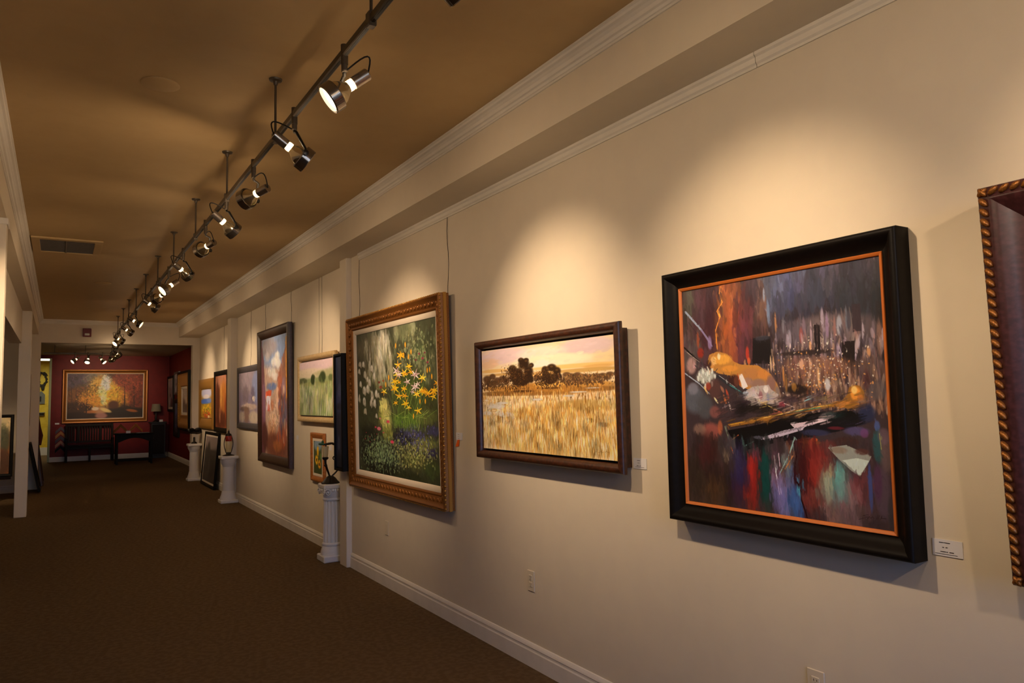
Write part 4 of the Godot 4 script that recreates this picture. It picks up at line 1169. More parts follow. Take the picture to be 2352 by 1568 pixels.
	["b",0.572,0.466,0.007,0.005,0,"d8881a",0.70],
	["l",[0.381,0.431,0.400,0.436,0.416,0.441],0.0114,0.0033,"f6c83a",0.90],
	["l",[0.381,0.431,0.378,0.444,0.376,0.456],0.0114,0.0033,"e0a020",0.90],
	["l",[0.381,0.431,0.361,0.433,0.345,0.435],0.0114,0.0033,"e0a020",0.90],
	["l",[0.381,0.431,0.371,0.422,0.364,0.413],0.0114,0.0033,"f6c83a",0.90],
	["l",[0.381,0.431,0.397,0.422,0.410,0.414],0.0114,0.0033,"f6c83a",0.90],
	["b",0.383,0.434,0.007,0.004,0,"d8881a",0.70],
	["l",[0.639,0.463,0.658,0.465,0.673,0.467],0.0107,0.0031,"e8a416",0.90],
	["l",[0.639,0.463,0.642,0.475,0.643,0.487],0.0107,0.0031,"e8a416",0.90],
	["l",[0.639,0.463,0.623,0.467,0.609,0.471],0.0107,0.0031,"e8a416",0.90],
	["l",[0.639,0.463,0.624,0.453,0.612,0.444],0.0107,0.0031,"e8a416",0.90],
	["l",[0.639,0.463,0.648,0.454,0.656,0.445],0.0107,0.0031,"c07a12",0.90],
	["b",0.641,0.465,0.006,0.004,0,"d8881a",0.70],
	["l",[0.632,0.416,0.649,0.419,0.663,0.422],0.0115,0.0033,"f2b81c",0.90],
	["l",[0.632,0.416,0.636,0.427,0.640,0.437],0.0115,0.0033,"f2b81c",0.90],
	["l",[0.632,0.416,0.616,0.425,0.602,0.432],0.0115,0.0033,"d08c14",0.90],
	["l",[0.632,0.416,0.614,0.413,0.600,0.410],0.0115,0.0033,"f2b81c",0.90],
	["l",[0.632,0.416,0.628,0.406,0.624,0.397],0.0115,0.0033,"f2b81c",0.90],
	["l",[0.632,0.416,0.647,0.408,0.660,0.400],0.0115,0.0033,"d08c14",0.90],
	["b",0.634,0.418,0.006,0.004,0,"d8881a",0.70],
	["l",[0.697,0.275,0.708,0.286,0.716,0.295],0.0107,0.0031,"d08c14",0.90],
	["l",[0.697,0.275,0.688,0.285,0.681,0.294],0.0107,0.0031,"f2b81c",0.90],
	["l",[0.697,0.275,0.677,0.275,0.660,0.275],0.0107,0.0031,"f2b81c",0.90],
	["l",[0.697,0.275,0.687,0.266,0.679,0.257],0.0107,0.0031,"f2b81c",0.90],
	["l",[0.697,0.275,0.705,0.267,0.711,0.259],0.0107,0.0031,"f2b81c",0.90],
	["l",[0.697,0.275,0.716,0.276,0.731,0.276],0.0107,0.0031,"f2b81c",0.90],
	["b",0.699,0.278,0.006,0.004,0,"d8881a",0.70],
	["l",[0.647,0.514,0.661,0.523,0.672,0.531],0.0128,0.0037,"d08c14",0.90],
	["l",[0.647,0.514,0.639,0.526,0.632,0.538],0.0128,0.0037,"f2b81c",0.90],
	["l",[0.647,0.514,0.621,0.517,0.599,0.520],0.0128,0.0037,"f2b81c",0.90],
	["l",[0.647,0.514,0.631,0.503,0.618,0.494],0.0128,0.0037,"f2b81c",0.90],
	["l",[0.647,0.514,0.655,0.499,0.663,0.486],0.0128,0.0037,"d08c14",0.90],
	["l",[0.647,0.514,0.666,0.511,0.681,0.509],0.0128,0.0037,"f2b81c",0.90],
	["b",0.649,0.516,0.007,0.005,0,"d8881a",0.70],
	["l",[0.680,0.539,0.697,0.541,0.710,0.543],0.0092,0.0026,"e0a020",0.90],
	["l",[0.680,0.539,0.681,0.548,0.682,0.556],0.0092,0.0026,"e0a020",0.90],
	["l",[0.680,0.539,0.663,0.543,0.649,0.547],0.0092,0.0026,"f6c83a",0.90],
	["l",[0.680,0.539,0.671,0.533,0.663,0.527],0.0092,0.0026,"f6c83a",0.90],
	["l",[0.680,0.539,0.688,0.532,0.694,0.526],0.0092,0.0026,"f6c83a",0.90],
	["b",0.682,0.541,0.005,0.003,0,"d8881a",0.70],
	["l",[0.786,0.558,0.801,0.567,0.814,0.574],0.0117,0.0033,"f2b81c",0.90],
	["l",[0.786,0.558,0.776,0.570,0.769,0.581],0.0117,0.0033,"d08c14",0.90],
	["l",[0.786,0.558,0.764,0.557,0.746,0.556],0.0117,0.0033,"f2b81c",0.90],
	["l",[0.786,0.558,0.782,0.548,0.779,0.539],0.0117,0.0033,"f2b81c",0.90],
	["l",[0.786,0.558,0.805,0.551,0.821,0.545],0.0117,0.0033,"f2b81c",0.90],
	["b",0.787,0.560,0.006,0.004,0,"d8881a",0.70],
	["l",[0.527,0.508,0.540,0.513,0.551,0.518],0.0088,0.0025,"e8a416",0.90],
	["l",[0.527,0.508,0.525,0.517,0.523,0.525],0.0088,0.0025,"e8a416",0.90],
	["l",[0.527,0.508,0.510,0.512,0.496,0.516],0.0088,0.0025,"e8a416",0.90],
	["l",[0.527,0.508,0.515,0.503,0.506,0.499],0.0088,0.0025,"e8a416",0.90],
	["l",[0.527,0.508,0.529,0.500,0.530,0.492],0.0088,0.0025,"e8a416",0.90],
	["l",[0.527,0.508,0.541,0.504,0.553,0.501],0.0088,0.0025,"e8a416",0.90],
	["b",0.529,0.510,0.005,0.003,0,"d8881a",0.70],
	["l",[0.776,0.455,0.792,0.463,0.804,0.470],0.0125,0.0036,"e0a020",0.90],
	["l",[0.776,0.455,0.772,0.466,0.769,0.476],0.0125,0.0036,"f6c83a",0.90],
	["l",[0.776,0.455,0.758,0.458,0.742,0.462],0.0125,0.0036,"f6c83a",0.90],
	["l",[0.776,0.455,0.762,0.447,0.750,0.440],0.0125,0.0036,"e0a020",0.90],
	["l",[0.776,0.455,0.781,0.443,0.784,0.433],0.0125,0.0036,"f6c83a",0.90],
	["l",[0.776,0.455,0.794,0.451,0.809,0.448],0.0125,0.0036,"f6c83a",0.90],
	["b",0.778,0.457,0.007,0.005,0,"d8881a",0.70],
	["l",[0.841,0.355,0.856,0.364,0.868,0.373],0.0124,0.0035,"f6c83a",0.90],
	["l",[0.841,0.355,0.835,0.369,0.829,0.382],0.0124,0.0035,"e0a020",0.90],
	["l",[0.841,0.355,0.819,0.358,0.800,0.361],0.0124,0.0035,"f6c83a",0.90],
	["l",[0.841,0.355,0.828,0.347,0.818,0.339],0.0124,0.0035,"f6c83a",0.90],
	["l",[0.841,0.355,0.847,0.342,0.852,0.331],0.0124,0.0035,"f6c83a",0.90],
	["l",[0.841,0.355,0.861,0.353,0.877,0.350],0.0124,0.0035,"f6c83a",0.90],
	["b",0.843,0.357,0.006,0.005,0,"d8881a",0.70],
	["l",[0.819,0.431,0.838,0.433,0.854,0.435],0.0103,0.0029,"e0a020",0.90],
	["l",[0.819,0.431,0.822,0.442,0.824,0.453],0.0103,0.0029,"f6c83a",0.90],
	["l",[0.819,0.431,0.805,0.435,0.794,0.439],0.0103,0.0029,"f6c83a",0.90],
	["l",[0.819,0.431,0.807,0.423,0.796,0.416],0.0103,0.0029,"f6c83a",0.90],
	["l",[0.819,0.431,0.829,0.420,0.837,0.411],0.0103,0.0029,"f6c83a",0.90],
	["b",0.821,0.433,0.005,0.004,0,"d8881a",0.70],
	["l",[0.851,0.441,0.860,0.451,0.867,0.459],0.0123,0.0035,"d08c14",0.90],
	["l",[0.851,0.441,0.841,0.451,0.833,0.461],0.0123,0.0035,"f2b81c",0.90],
	["l",[0.851,0.441,0.829,0.441,0.811,0.441],0.0123,0.0035,"d08c14",0.90],
	["l",[0.851,0.441,0.840,0.430,0.831,0.419],0.0123,0.0035,"f2b81c",0.90],
	["l",[0.851,0.441,0.861,0.431,0.870,0.421],0.0123,0.0035,"d08c14",0.90],
	["l",[0.851,0.441,0.869,0.442,0.884,0.442],0.0123,0.0035,"f2b81c",0.90],
	["b",0.853,0.443,0.006,0.005,0,"d8881a",0.70],
	["l",[0.894,0.452,0.913,0.455,0.927,0.457],0.0121,0.0035,"d08c14",0.90],
	["l",[0.894,0.452,0.900,0.463,0.905,0.473],0.0121,0.0035,"d08c14",0.90],
	["l",[0.894,0.452,0.881,0.461,0.870,0.469],0.0121,0.0035,"d08c14",0.90],
	["l",[0.894,0.452,0.875,0.449,0.859,0.447],0.0121,0.0035,"d08c14",0.90],
	["l",[0.894,0.452,0.888,0.439,0.882,0.427],0.0121,0.0035,"d08c14",0.90],
	["l",[0.894,0.452,0.910,0.442,0.924,0.432],0.0121,0.0035,"f2b81c",0.90],
	["b",0.896,0.454,0.006,0.005,0,"d8881a",0.70],
	["l",[0.953,0.444,0.968,0.451,0.980,0.457],0.0133,0.0038,"e8a416",0.90],
	["l",[0.953,0.444,0.950,0.457,0.948,0.469],0.0133,0.0038,"e8a416",0.90],
	["l",[0.953,0.444,0.932,0.449,0.915,0.454],0.0133,0.0038,"e8a416",0.90],
	["l",[0.953,0.444,0.938,0.436,0.925,0.430],0.0133,0.0038,"c07a12",0.90],
	["l",[0.953,0.444,0.956,0.430,0.959,0.417],0.0133,0.0038,"e8a416",0.90],
	["l",[0.953,0.444,0.971,0.439,0.986,0.435],0.0133,0.0038,"c07a12",0.90],
	["b",0.955,0.446,0.007,0.005,0,"d8881a",0.70],
	["l",[0.948,0.472,0.962,0.479,0.974,0.485],0.0106,0.0030,"f2b81c",0.90],
	["l",[0.948,0.472,0.941,0.484,0.936,0.494],0.0106,0.0030,"f2b81c",0.90],
	["l",[0.948,0.472,0.929,0.472,0.913,0.472],0.0106,0.0030,"f2b81c",0.90],
	["l",[0.948,0.472,0.943,0.461,0.938,0.450],0.0106,0.0030,"d08c14",0.90],
	["l",[0.948,0.472,0.961,0.467,0.972,0.462],0.0106,0.0030,"f2b81c",0.90],
	["b",0.950,0.474,0.005,0.004,0,"d8881a",0.70],
	["l",[0.989,0.393,1.002,0.399,1.012,0.405],0.0099,0.0028,"e8a416",0.90],
	["l",[0.989,0.393,0.987,0.402,0.985,0.410],0.0099,0.0028,"e8a416",0.90],
	["l",[0.989,0.393,0.973,0.396,0.959,0.400],0.0099,0.0028,"c07a12",0.90],
	["l",[0.989,0.393,0.976,0.385,0.965,0.379],0.0099,0.0028,"e8a416",0.90],
	["l",[0.989,0.393,0.992,0.381,0.995,0.371],0.0099,0.0028,"e8a416",0.90],
	["l",[0.989,0.393,1.007,0.389,1.021,0.385],0.0099,0.0028,"e8a416",0.90],
	["b",0.991,0.395,0.005,0.004,0,"d8881a",0.70],
	["l",[0.962,0.434,0.980,0.439,0.995,0.443],0.0106,0.0030,"f2b81c",0.90],
	["l",[0.962,0.434,0.964,0.444,0.965,0.452],0.0106,0.0030,"f2b81c",0.90],
	["l",[0.962,0.434,0.947,0.441,0.935,0.448],0.0106,0.0030,"f2b81c",0.90],
	["l",[0.962,0.434,0.944,0.430,0.929,0.425],0.0106,0.0030,"f2b81c",0.90],
	["l",[0.962,0.434,0.960,0.424,0.958,0.415],0.0106,0.0030,"d08c14",0.90],
	["l",[0.962,0.434,0.978,0.427,0.991,0.420],0.0106,0.0030,"f2b81c",0.90],
	["b",0.964,0.436,0.005,0.004,0,"d8881a",0.70],
	["l",[0.714,0.312,0.729,0.321,0.740,0.329],0.0099,0.0028,"f2b81c",0.90],
	["l",[0.714,0.312,0.711,0.320,0.708,0.328],0.0099,0.0028,"f2b81c",0.90],
	["l",[0.714,0.312,0.695,0.315,0.679,0.317],0.0099,0.0028,"d08c14",0.90],
	["l",[0.714,0.312,0.702,0.304,0.691,0.297],0.0099,0.0028,"f2b81c",0.90],
	["l",[0.714,0.312,0.718,0.304,0.721,0.296],0.0099,0.0028,"d08c14",0.90],
	["l",[0.714,0.312,0.732,0.310,0.746,0.308],0.0099,0.0028,"d08c14",0.90],
	["b",0.716,0.314,0.005,0.004,0,"d8881a",0.70],
	["b",0.544,0.128,0.010,0.023,0,"d8961c",0.95],
	["b",0.659,0.133,0.010,0.023,0,"d8961c",0.95],
	["b",0.724,0.185,0.010,0.022,0,"d8961c",0.95],
	["b",0.638,0.199,0.010,0.023,0,"d8961c",0.95],
	["b",0.694,0.214,0.010,0.023,0,"d8961c",0.95],
	["b",0.918,0.308,0.009,0.021,0,"d8961c",0.95],
	["b",0.893,0.312,0.009,0.021,0,"d8961c",0.95],
	["b",0.938,0.352,0.009,0.021,0,"d8961c",0.95],
	["b",0.807,0.500,0.009,0.022,0,"d8961c",0.95],
	["b",0.864,0.500,0.009,0.021,0,"d8961c",0.95],
	["b",0.732,0.593,0.009,0.022,0,"d8961c",0.95],
	["b",0.405,0.383,0.011,0.024,0,"d8961c",0.95],
	["b",0.446,0.336,0.011,0.024,0,"d8961c",0.95],
	["l",[0.547,0.298,0.572,0.302,0.592,0.305],0.0140,0.0040,"b89892",0.90],
	["l",[0.547,0.298,0.549,0.311,0.551,0.322],0.0140,0.0040,"dcc6c0",0.90],
	["l",[0.547,0.298,0.526,0.303,0.510,0.307],0.0140,0.0040,"dcc6c0",0.90],
	["l",[0.547,0.298,0.526,0.285,0.510,0.273],0.0140,0.0040,"dcc6c0",0.90],
	["l",[0.547,0.298,0.561,0.284,0.573,0.272],0.0140,0.0040,"b89892",0.90],
	["b",0.549,0.300,0.008,0.005,0,"9a6664",0.70],
	["l",[0.576,0.323,0.594,0.327,0.609,0.331],0.0102,0.0029,"dcc6c0",0.90],
	["l",[0.576,0.323,0.579,0.334,0.582,0.344],0.0102,0.0029,"dcc6c0",0.90],
	["l",[0.576,0.323,0.561,0.329,0.549,0.335],0.0102,0.0029,"b89892",0.90],
	["l",[0.576,0.323,0.561,0.319,0.549,0.316],0.0102,0.0029,"dcc6c0",0.90],
	["l",[0.576,0.323,0.574,0.314,0.571,0.305],0.0102,0.0029,"dcc6c0",0.90],
	["l",[0.576,0.323,0.591,0.317,0.603,0.311],0.0102,0.0029,"dcc6c0",0.90],
	["b",0.578,0.325,0.006,0.004,0,"9a6664",0.70],
	["l",[0.764,0.332,0.780,0.343,0.794,0.353],0.0147,0.0042,"dcc6c0",0.90],
	["l",[0.764,0.332,0.756,0.346,0.749,0.359],0.0147,0.0042,"b89892",0.90],
	["l",[0.764,0.332,0.739,0.334,0.719,0.336],0.0147,0.0042,"b89892",0.90],
	["l",[0.764,0.332,0.747,0.320,0.733,0.309],0.0147,0.0042,"dcc6c0",0.90],
	["l",[0.764,0.332,0.773,0.315,0.781,0.300],0.0147,0.0042,"b89892",0.90],
	["l",[0.764,0.332,0.790,0.329,0.810,0.327],0.0147,0.0042,"b89892",0.90],
	["b",0.766,0.334,0.008,0.005,0,"9a6664",0.70],
	["l",[0.673,0.374,0.689,0.381,0.702,0.388],0.0121,0.0035,"b89892",0.90],
	["l",[0.673,0.374,0.666,0.387,0.660,0.399],0.0121,0.0035,"b89892",0.90],
	["l",[0.673,0.374,0.650,0.374,0.632,0.374],0.0121,0.0035,"b89892",0.90],
	["l",[0.673,0.374,0.666,0.363,0.660,0.352],0.0121,0.0035,"dcc6c0",0.90],
	["l",[0.673,0.374,0.688,0.368,0.701,0.362],0.0121,0.0035,"dcc6c0",0.90],
	["b",0.675,0.377,0.007,0.005,0,"9a6664",0.70],
	["l",[0.757,0.408,0.782,0.413,0.803,0.419],0.0140,0.0040,"b89892",0.90],
	["l",[0.757,0.408,0.760,0.420,0.763,0.432],0.0140,0.0040,"dcc6c0",0.90],
	["l",[0.757,0.408,0.737,0.417,0.720,0.425],0.0140,0.0040,"dcc6c0",0.90],
	["l",[0.757,0.408,0.735,0.402,0.716,0.398],0.0140,0.0040,"b89892",0.90],
	["l",[0.757,0.408,0.753,0.395,0.750,0.383],0.0140,0.0040,"dcc6c0",0.90],
	["l",[0.757,0.408,0.778,0.398,0.795,0.389],0.0140,0.0040,"dcc6c0",0.90],
	["b",0.758,0.410,0.007,0.005,0,"9a6664",0.70],
	["l",[0.789,0.391,0.800,0.396,0.810,0.402],0.0097,0.0028,"dcc6c0",0.90],
	["l",[0.789,0.391,0.781,0.401,0.775,0.411],0.0097,0.0028,"dcc6c0",0.90],
	["l",[0.789,0.391,0.775,0.390,0.763,0.389],0.0097,0.0028,"dcc6c0",0.90],
	["l",[0.789,0.391,0.785,0.382,0.783,0.375],0.0097,0.0028,"dcc6c0",0.90],
	["l",[0.789,0.391,0.805,0.385,0.818,0.380],0.0097,0.0028,"b89892",0.90],
	["b",0.791,0.393,0.005,0.004,0,"9a6664",0.70],
	["l",[0.727,0.439,0.740,0.444,0.750,0.449],0.0077,0.0022,"dcc6c0",0.90],
	["l",[0.727,0.439,0.722,0.448,0.718,0.456],0.0077,0.0022,"dcc6c0",0.90],
	["l",[0.727,0.439,0.714,0.439,0.703,0.439],0.0077,0.0022,"b89892",0.90],
	["l",[0.727,0.439,0.723,0.431,0.719,0.425],0.0077,0.0022,"b89892",0.90],
	["l",[0.727,0.439,0.738,0.434,0.746,0.430],0.0077,0.0022,"b89892",0.90],
	["b",0.729,0.441,0.004,0.003,0,"9a6664",0.70],
	["l",[0.598,0.198,0.614,0.200,0.627,0.202],0.0103,0.0029,"f0b020",0.90],
	["l",[0.598,0.198,0.602,0.208,0.604,0.218],0.0103,0.0029,"f0b020",0.90],
	["l",[0.598,0.198,0.579,0.203,0.563,0.208],0.0103,0.0029,"f0b020",0.90],
	["l",[0.598,0.198,0.584,0.190,0.572,0.182],0.0103,0.0029,"f0b020",0.90],
	["l",[0.598,0.198,0.606,0.189,0.613,0.180],0.0103,0.0029,"f0b020",0.90],
	["b",0.600,0.200,0.006,0.004,0,"d08018",0.70],
	["l",[0.636,0.324,0.654,0.328,0.668,0.332],0.0094,0.0027,"f0b020",0.90],
	["l",[0.636,0.324,0.638,0.332,0.640,0.339],0.0094,0.0027,"f0b020",0.90],
	["l",[0.636,0.324,0.625,0.328,0.615,0.333],0.0094,0.0027,"f0b020",0.90],
	["l",[0.636,0.324,0.620,0.319,0.607,0.315],0.0094,0.0027,"f0b020",0.90],
	["l",[0.636,0.324,0.634,0.314,0.632,0.306],0.0094,0.0027,"d08c14",0.90],
	["l",[0.636,0.324,0.649,0.318,0.660,0.313],0.0094,0.0027,"d08c14",0.90],
	["b",0.638,0.326,0.005,0.003,0,"d08018",0.70],
	["l",[0.521,0.403,0.538,0.404,0.551,0.405],0.0103,0.0029,"f0b020",0.90],
	["l",[0.521,0.403,0.525,0.413,0.528,0.423],0.0103,0.0029,"f0b020",0.90],
	["l",[0.521,0.403,0.507,0.407,0.495,0.411],0.0103,0.0029,"f0b020",0.90],
	["l",[0.521,0.403,0.509,0.396,0.499,0.390],0.0103,0.0029,"f0b020",0.90],
	["l",[0.521,0.403,0.529,0.393,0.536,0.385],0.0103,0.0029,"f0b020",0.90],
	["b",0.523,0.405,0.006,0.004,0,"d08018",0.70],
	["l",[0.846,0.437,0.856,0.443,0.865,0.449],0.0096,0.0027,"d08c14",0.90],
	["l",[0.846,0.437,0.841,0.445,0.838,0.453],0.0096,0.0027,"f0b020",0.90],
	["l",[0.846,0.437,0.828,0.439,0.813,0.441],0.0096,0.0027,"d08c14",0.90],
	["l",[0.846,0.437,0.836,0.430,0.828,0.424],0.0096,0.0027,"f0b020",0.90],
	["l",[0.846,0.437,0.851,0.426,0.856,0.416],0.0096,0.0027,"d08c14",0.90],
	["l",[0.846,0.437,0.864,0.434,0.878,0.432],0.0096,0.0027,"d08c14",0.90],
	["b",0.848,0.438,0.005,0.004,0,"d08018",0.70],
	["l",[0.574,0.373,0.585,0.377,0.594,0.380],0.0073,0.0021,"f0b020",0.90],
	["l",[0.574,0.373,0.574,0.381,0.573,0.388],0.0073,0.0021,"d08c14",0.90],
	["l",[0.574,0.373,0.563,0.376,0.555,0.379],0.0073,0.0021,"f0b020",0.90],
	["l",[0.574,0.373,0.563,0.369,0.554,0.366],0.0073,0.0021,"f0b020",0.90],
	["l",[0.574,0.373,0.574,0.365,0.574,0.358],0.0073,0.0021,"d08c14",0.90],
	["l",[0.574,0.373,0.587,0.369,0.598,0.366],0.0073,0.0021,"d08c14",0.90],
	["b",0.576,0.375,0.004,0.003,0,"d08018",0.70],
	["b",0.300,0.687,0.034,0.016,0,"d06a78",0.95],
	["b",0.423,0.635,0.026,0.013,0,"d4485c",0.95],
	["b",0.470,0.770,0.027,0.014,0,"d83c5c",0.95],
	["b",0.254,0.678,0.018,0.009,0,"b03048",0.95],
	["b",0.359,0.712,0.013,0.006,0,"c04858",0.95],
	["b",0.318,0.616,0.016,0.008,0,"c86a70",0.95],
	["b",0.116,0.721,0.010,0.005,0,"a02838",0.95],
	["b",0.168,0.747,0.010,0.004,0,"a83040",0.95],
	["b",0.102,0.767,0.010,0.005,0,"a02838",0.95],
	["b",0.233,0.766,0.009,0.004,0,"b03040",0.95],
	["b",0.269,0.726,0.009,0.004,0,"b03848",0.95],
	["b",0.169,0.786,0.010,0.004,0,"a82c3c",0.95],
	["b",0.848,0.235,0.016,0.009,0,"8a2c40",0.95],
	["b",0.813,0.204,0.015,0.008,0,"80303c",0.95],
	["b",0.899,0.263,0.014,0.008,0,"8a2c44",0.95],
	["b",0.873,0.202,0.012,0.007,0,"702838",0.95],
	["b",0.774,0.240,0.015,0.008,0,"6c2c34",0.95],
	["b",0.338,0.398,0.027,0.013,0,"8a3c2c",0.95],
	["b",0.317,0.364,0.020,0.010,0,"7c3828",0.95],
	["b",0.373,0.355,0.018,0.009,0,"94502c",0.95],
	["l",[0.299,0.703,0.343,0.841],0.0022,0.0022,"4c5a2c",0.80],
	["l",[0.422,0.646,0.383,0.817],0.0021,0.0021,"5c6a30",0.80],
	["l",[0.469,0.780,0.439,0.844],0.0021,0.0021,"4c5a2c",0.80]
]


# ------------------------------------------------------------------ the room
func slab(a: Vector3, b: Vector3, bev := 0.0) -> ArrayMesh:
	return Shape.new().slab(a, b, bev).mesh()


func build_shell() -> void:
	var wallp: Material = mats.wall_paint
	var trim: Material = mats.trim_paint
	struct("floor", slab(Vector3(-5.2, -0.15, -28.2), Vector3(3.2, 0.0, 3.9)), mats.carpet)
	# the ceiling is open over the return air grille
	var top := CEIL + 0.15
	struct("ceiling", Shape.new().slab(Vector3(-0.62, CEIL, -8.25), Vector3(2.75, top, 3.9)).slab(Vector3(-0.62, CEIL, -16.3), Vector3(2.75, top, -8.91)).slab(Vector3(-0.62, CEIL, -8.91), Vector3(-0.195, top, -8.25)).slab(Vector3(0.275, CEIL, -8.91), Vector3(2.75, top, -8.25)).mesh(), mats.ceiling_paint)
	# right wall in three stretches with pilasters between them
	struct("wall_right", slab(Vector3(WALL_A, 0, -6.60), Vector3(2.75, CEIL, 3.9)), wallp)
	struct("wall_right_middle", slab(Vector3(WALL_B, 0, -12.15), Vector3(2.75, CEIL, -6.60)), wallp)
	struct("wall_right_far", slab(Vector3(WALL_C, 0, -16.08), Vector3(2.75, CEIL, -12.15)), wallp)
	struct("wall_pilaster_near", slab(Vector3(2.245, 0, -6.77), Vector3(2.40, SOFFIT, -6.585), 0.004), wallp)
	struct("wall_pilaster_far", slab(Vector3(2.26, 0, -12.31), Vector3(2.45, SOFFIT, -12.08), 0.004), wallp)
	# boxed beam along the right wall
	struct("wall_beam_right", slab(Vector3(2.03, SOFFIT, -16.1), Vector3(2.6, CEIL, 3.7)), wallp)
	# crown moulding along the beam, ceiling and header
	var crown := [Vector2(0, 0), Vector2(0, 0.076), Vector2(-0.072, 0.076), Vector2(-0.072, 0.068), Vector2(-0.064, 0.064), Vector2(-0.060, 0.055), Vector2(-0.048, 0.050), Vector2(-0.036, 0.040), Vector2(-0.030, 0.026), Vector2(-0.020, 0.022), Vector2(-0.014, 0.012), Vector2(-0.008, 0.010), Vector2(-0.008, 0.0)]
	var t := Transform3D(Basis(), Vector3(2.03, CEIL - 0.076, 0))
	struct("trim_1", Shape.new().extrude(crown, -16.1, 3.6, t).mesh(), trim)
	var left_crown := []
	for p in crown:
		left_crown.append(Vector2(-p.x, p.y))
	struct("trim_2", Shape.new().extrude(left_crown, -16.1, 3.6, Transform3D(Basis(), Vector3(-0.34, CEIL - 0.076, 0))).mesh(), trim)
	struct("trim_3", Shape.new().extrude(crown, 0.0, 2.37, Transform3D(Basis(Vector3(0, 0, -1), Vector3.UP, Vector3(1, 0, 0)), Vector3(-0.34, CEIL - 0.076, -16.1))).mesh(), trim)
	# small moulding under the soffit at the head of the near right wall, in two lengths
	var rail := [Vector2(0, 0), Vector2(0, 0.058), Vector2(-0.022, 0.058), Vector2(-0.022, 0.046), Vector2(-0.014, 0.038), Vector2(-0.014, 0.018), Vector2(-0.007, 0.010), Vector2(-0.007, 0.0)]
	struct("trim_4", Shape.new().extrude(rail, -1.872, 3.6, Transform3D(Basis(), Vector3(WALL_A, SOFFIT - 0.058, 0))).mesh(), trim)
	struct("trim_5", Shape.new().extrude(rail, -6.36, -1.875, Transform3D(Basis(), Vector3(WALL_A, SOFFIT - 0.058, 0))).mesh(), trim)
	# skirting
	var base := [Vector2(0, 0), Vector2(-0.016, 0), Vector2(-0.016, 0.085), Vector2(-0.012, 0.092), Vector2(-0.012, 0.104), Vector2(-0.015, 0.107), Vector2(-0.012, 0.116), Vector2(-0.006, 0.128), Vector2(0, 0.130)]
	struct("baseboard_right", Shape.new().extrude(base, -6.585, 3.6, Transform3D(Basis(), Vector3(WALL_A, 0, 0))).mesh(), trim)
	struct("baseboard_right_middle", Shape.new().extrude(base, -12.08, -6.77, Transform3D(Basis(), Vector3(WALL_B, 0, 0))).mesh(), trim)
	struct("baseboard_right_far", Shape.new().extrude(base, -16.08, -12.31, Transform3D(Basis(), Vector3(WALL_C, 0, 0))).mesh(), trim)
	struct("baseboard_red_right", Shape.new().extrude(base, -23.5, -16.3, Transform3D(Basis(), Vector3(2.72, 0, 0))).mesh(), trim)
	struct("baseboard_red_end", Shape.new().extrude(base, 0.0, 2.88, Transform3D(Basis(Vector3(0, 0, -1), Vector3.UP, Vector3(1, 0, 0)), Vector3(-0.18, 0, -23.5))).mesh(), trim)
	# header and jambs between the corridor and the red room
	struct("wall_header", slab(Vector3(-0.62, 2.67, -16.3), Vector3(2.75, CEIL, -16.1)), wallp)
	struct("wall_jamb_right", slab(Vector3(2.29, 0, -16.3), Vector3(2.75, 2.67, -16.08)), wallp)
	struct("wall_jamb_left", slab(Vector3(-0.62, 0, -16.3), Vector3(-0.30, 2.67, -16.1)), wallp)
	# left side: posts, beam and the lowered panels between the posts
	struct("wall_beam_left", slab(Vector3(-0.62, SOFFIT, -16.1), Vector3(-0.34, CEIL, 3.7)), wallp)
	struct("wall_post_near", slab(Vector3(-0.49, 0, -6.36), Vector3(-0.34, SOFFIT, -6.20), 0.004), wallp)
	struct("wall_post_far", slab(Vector3(-0.485, 0, -12.40), Vector3(-0.34, SOFFIT, -12.20), 0.004), wallp)
	struct("trim_6", Shape.new().slab(Vector3(-0.50, 2.775, -6.37), Vector3(-0.33, SOFFIT, -6.19), 0.004).mesh(), trim)
	struct("wall_left_panel", slab(Vector3(-0.60, 2.37, -12.25), Vector3(-0.455, SOFFIT, -6.30)), wallp)
	struct("wall_left_panel_near", slab(Vector3(-0.60, 2.37, -6.26), Vector3(-0.455, SOFFIT, 3.6)), wallp)
	struct("wall_left", slab(Vector3(-0.485, 0, -16.2), Vector3(-0.45, SOFFIT, -12.34)), wallp)
	struct("wall_red_left", slab(Vector3(-0.52, 0, -18.6), Vector3(-0.37, 2.87, -16.25)), mats.red_paint)
	# side gallery on the left
	struct("ceiling_side", slab(Vector3(-5.2, 2.95, -16.3), Vector3(-0.58, 3.1, 3.9)), mats.pale_ceiling)
	struct("wall_side", slab(Vector3(-5.2, 0, -16.3), Vector3(-5.0, 3.0, 3.9)), wallp)
	struct("wall_side_end", slab(Vector3(-5.2, 0, -15.95), Vector3(-0.58, 3.0, -15.75)), wallp)
	struct("baseboard_side", Shape.new().extrude(base, 0.0, 4.4, Transform3D(Basis(Vector3(0, 0, -1), Vector3.UP, Vector3(1, 0, 0)), Vector3(-5.0, 0, -15.75))).mesh(), trim)
	# red room
	struct("ceiling_red", slab(Vector3(-3.2, 2.87, -23.75), Vector3(2.95, 3.0, -16.2)), mats.pale_ceiling)
	struct("wall_red_right", slab(Vector3(2.72, 0, -23.7), Vector3(2.95, 2.9, -16.3)), mats.red_paint)
	struct("wall_red_end", slab(Vector3(-0.18, 0, -23.72), Vector3(2.8, 2.9, -23.5)), mats.red_paint)
	struct("wall_red_lintel", slab(Vector3(-3.2, 2.78, -23.72), Vector3(-0.18, 2.9, -23.5)), mats.red_paint)
	struct("wall_red_far_left", slab(Vector3(-3.2, 0, -23.7), Vector3(-3.0, 2.9, -16.2)), mats.red_paint)
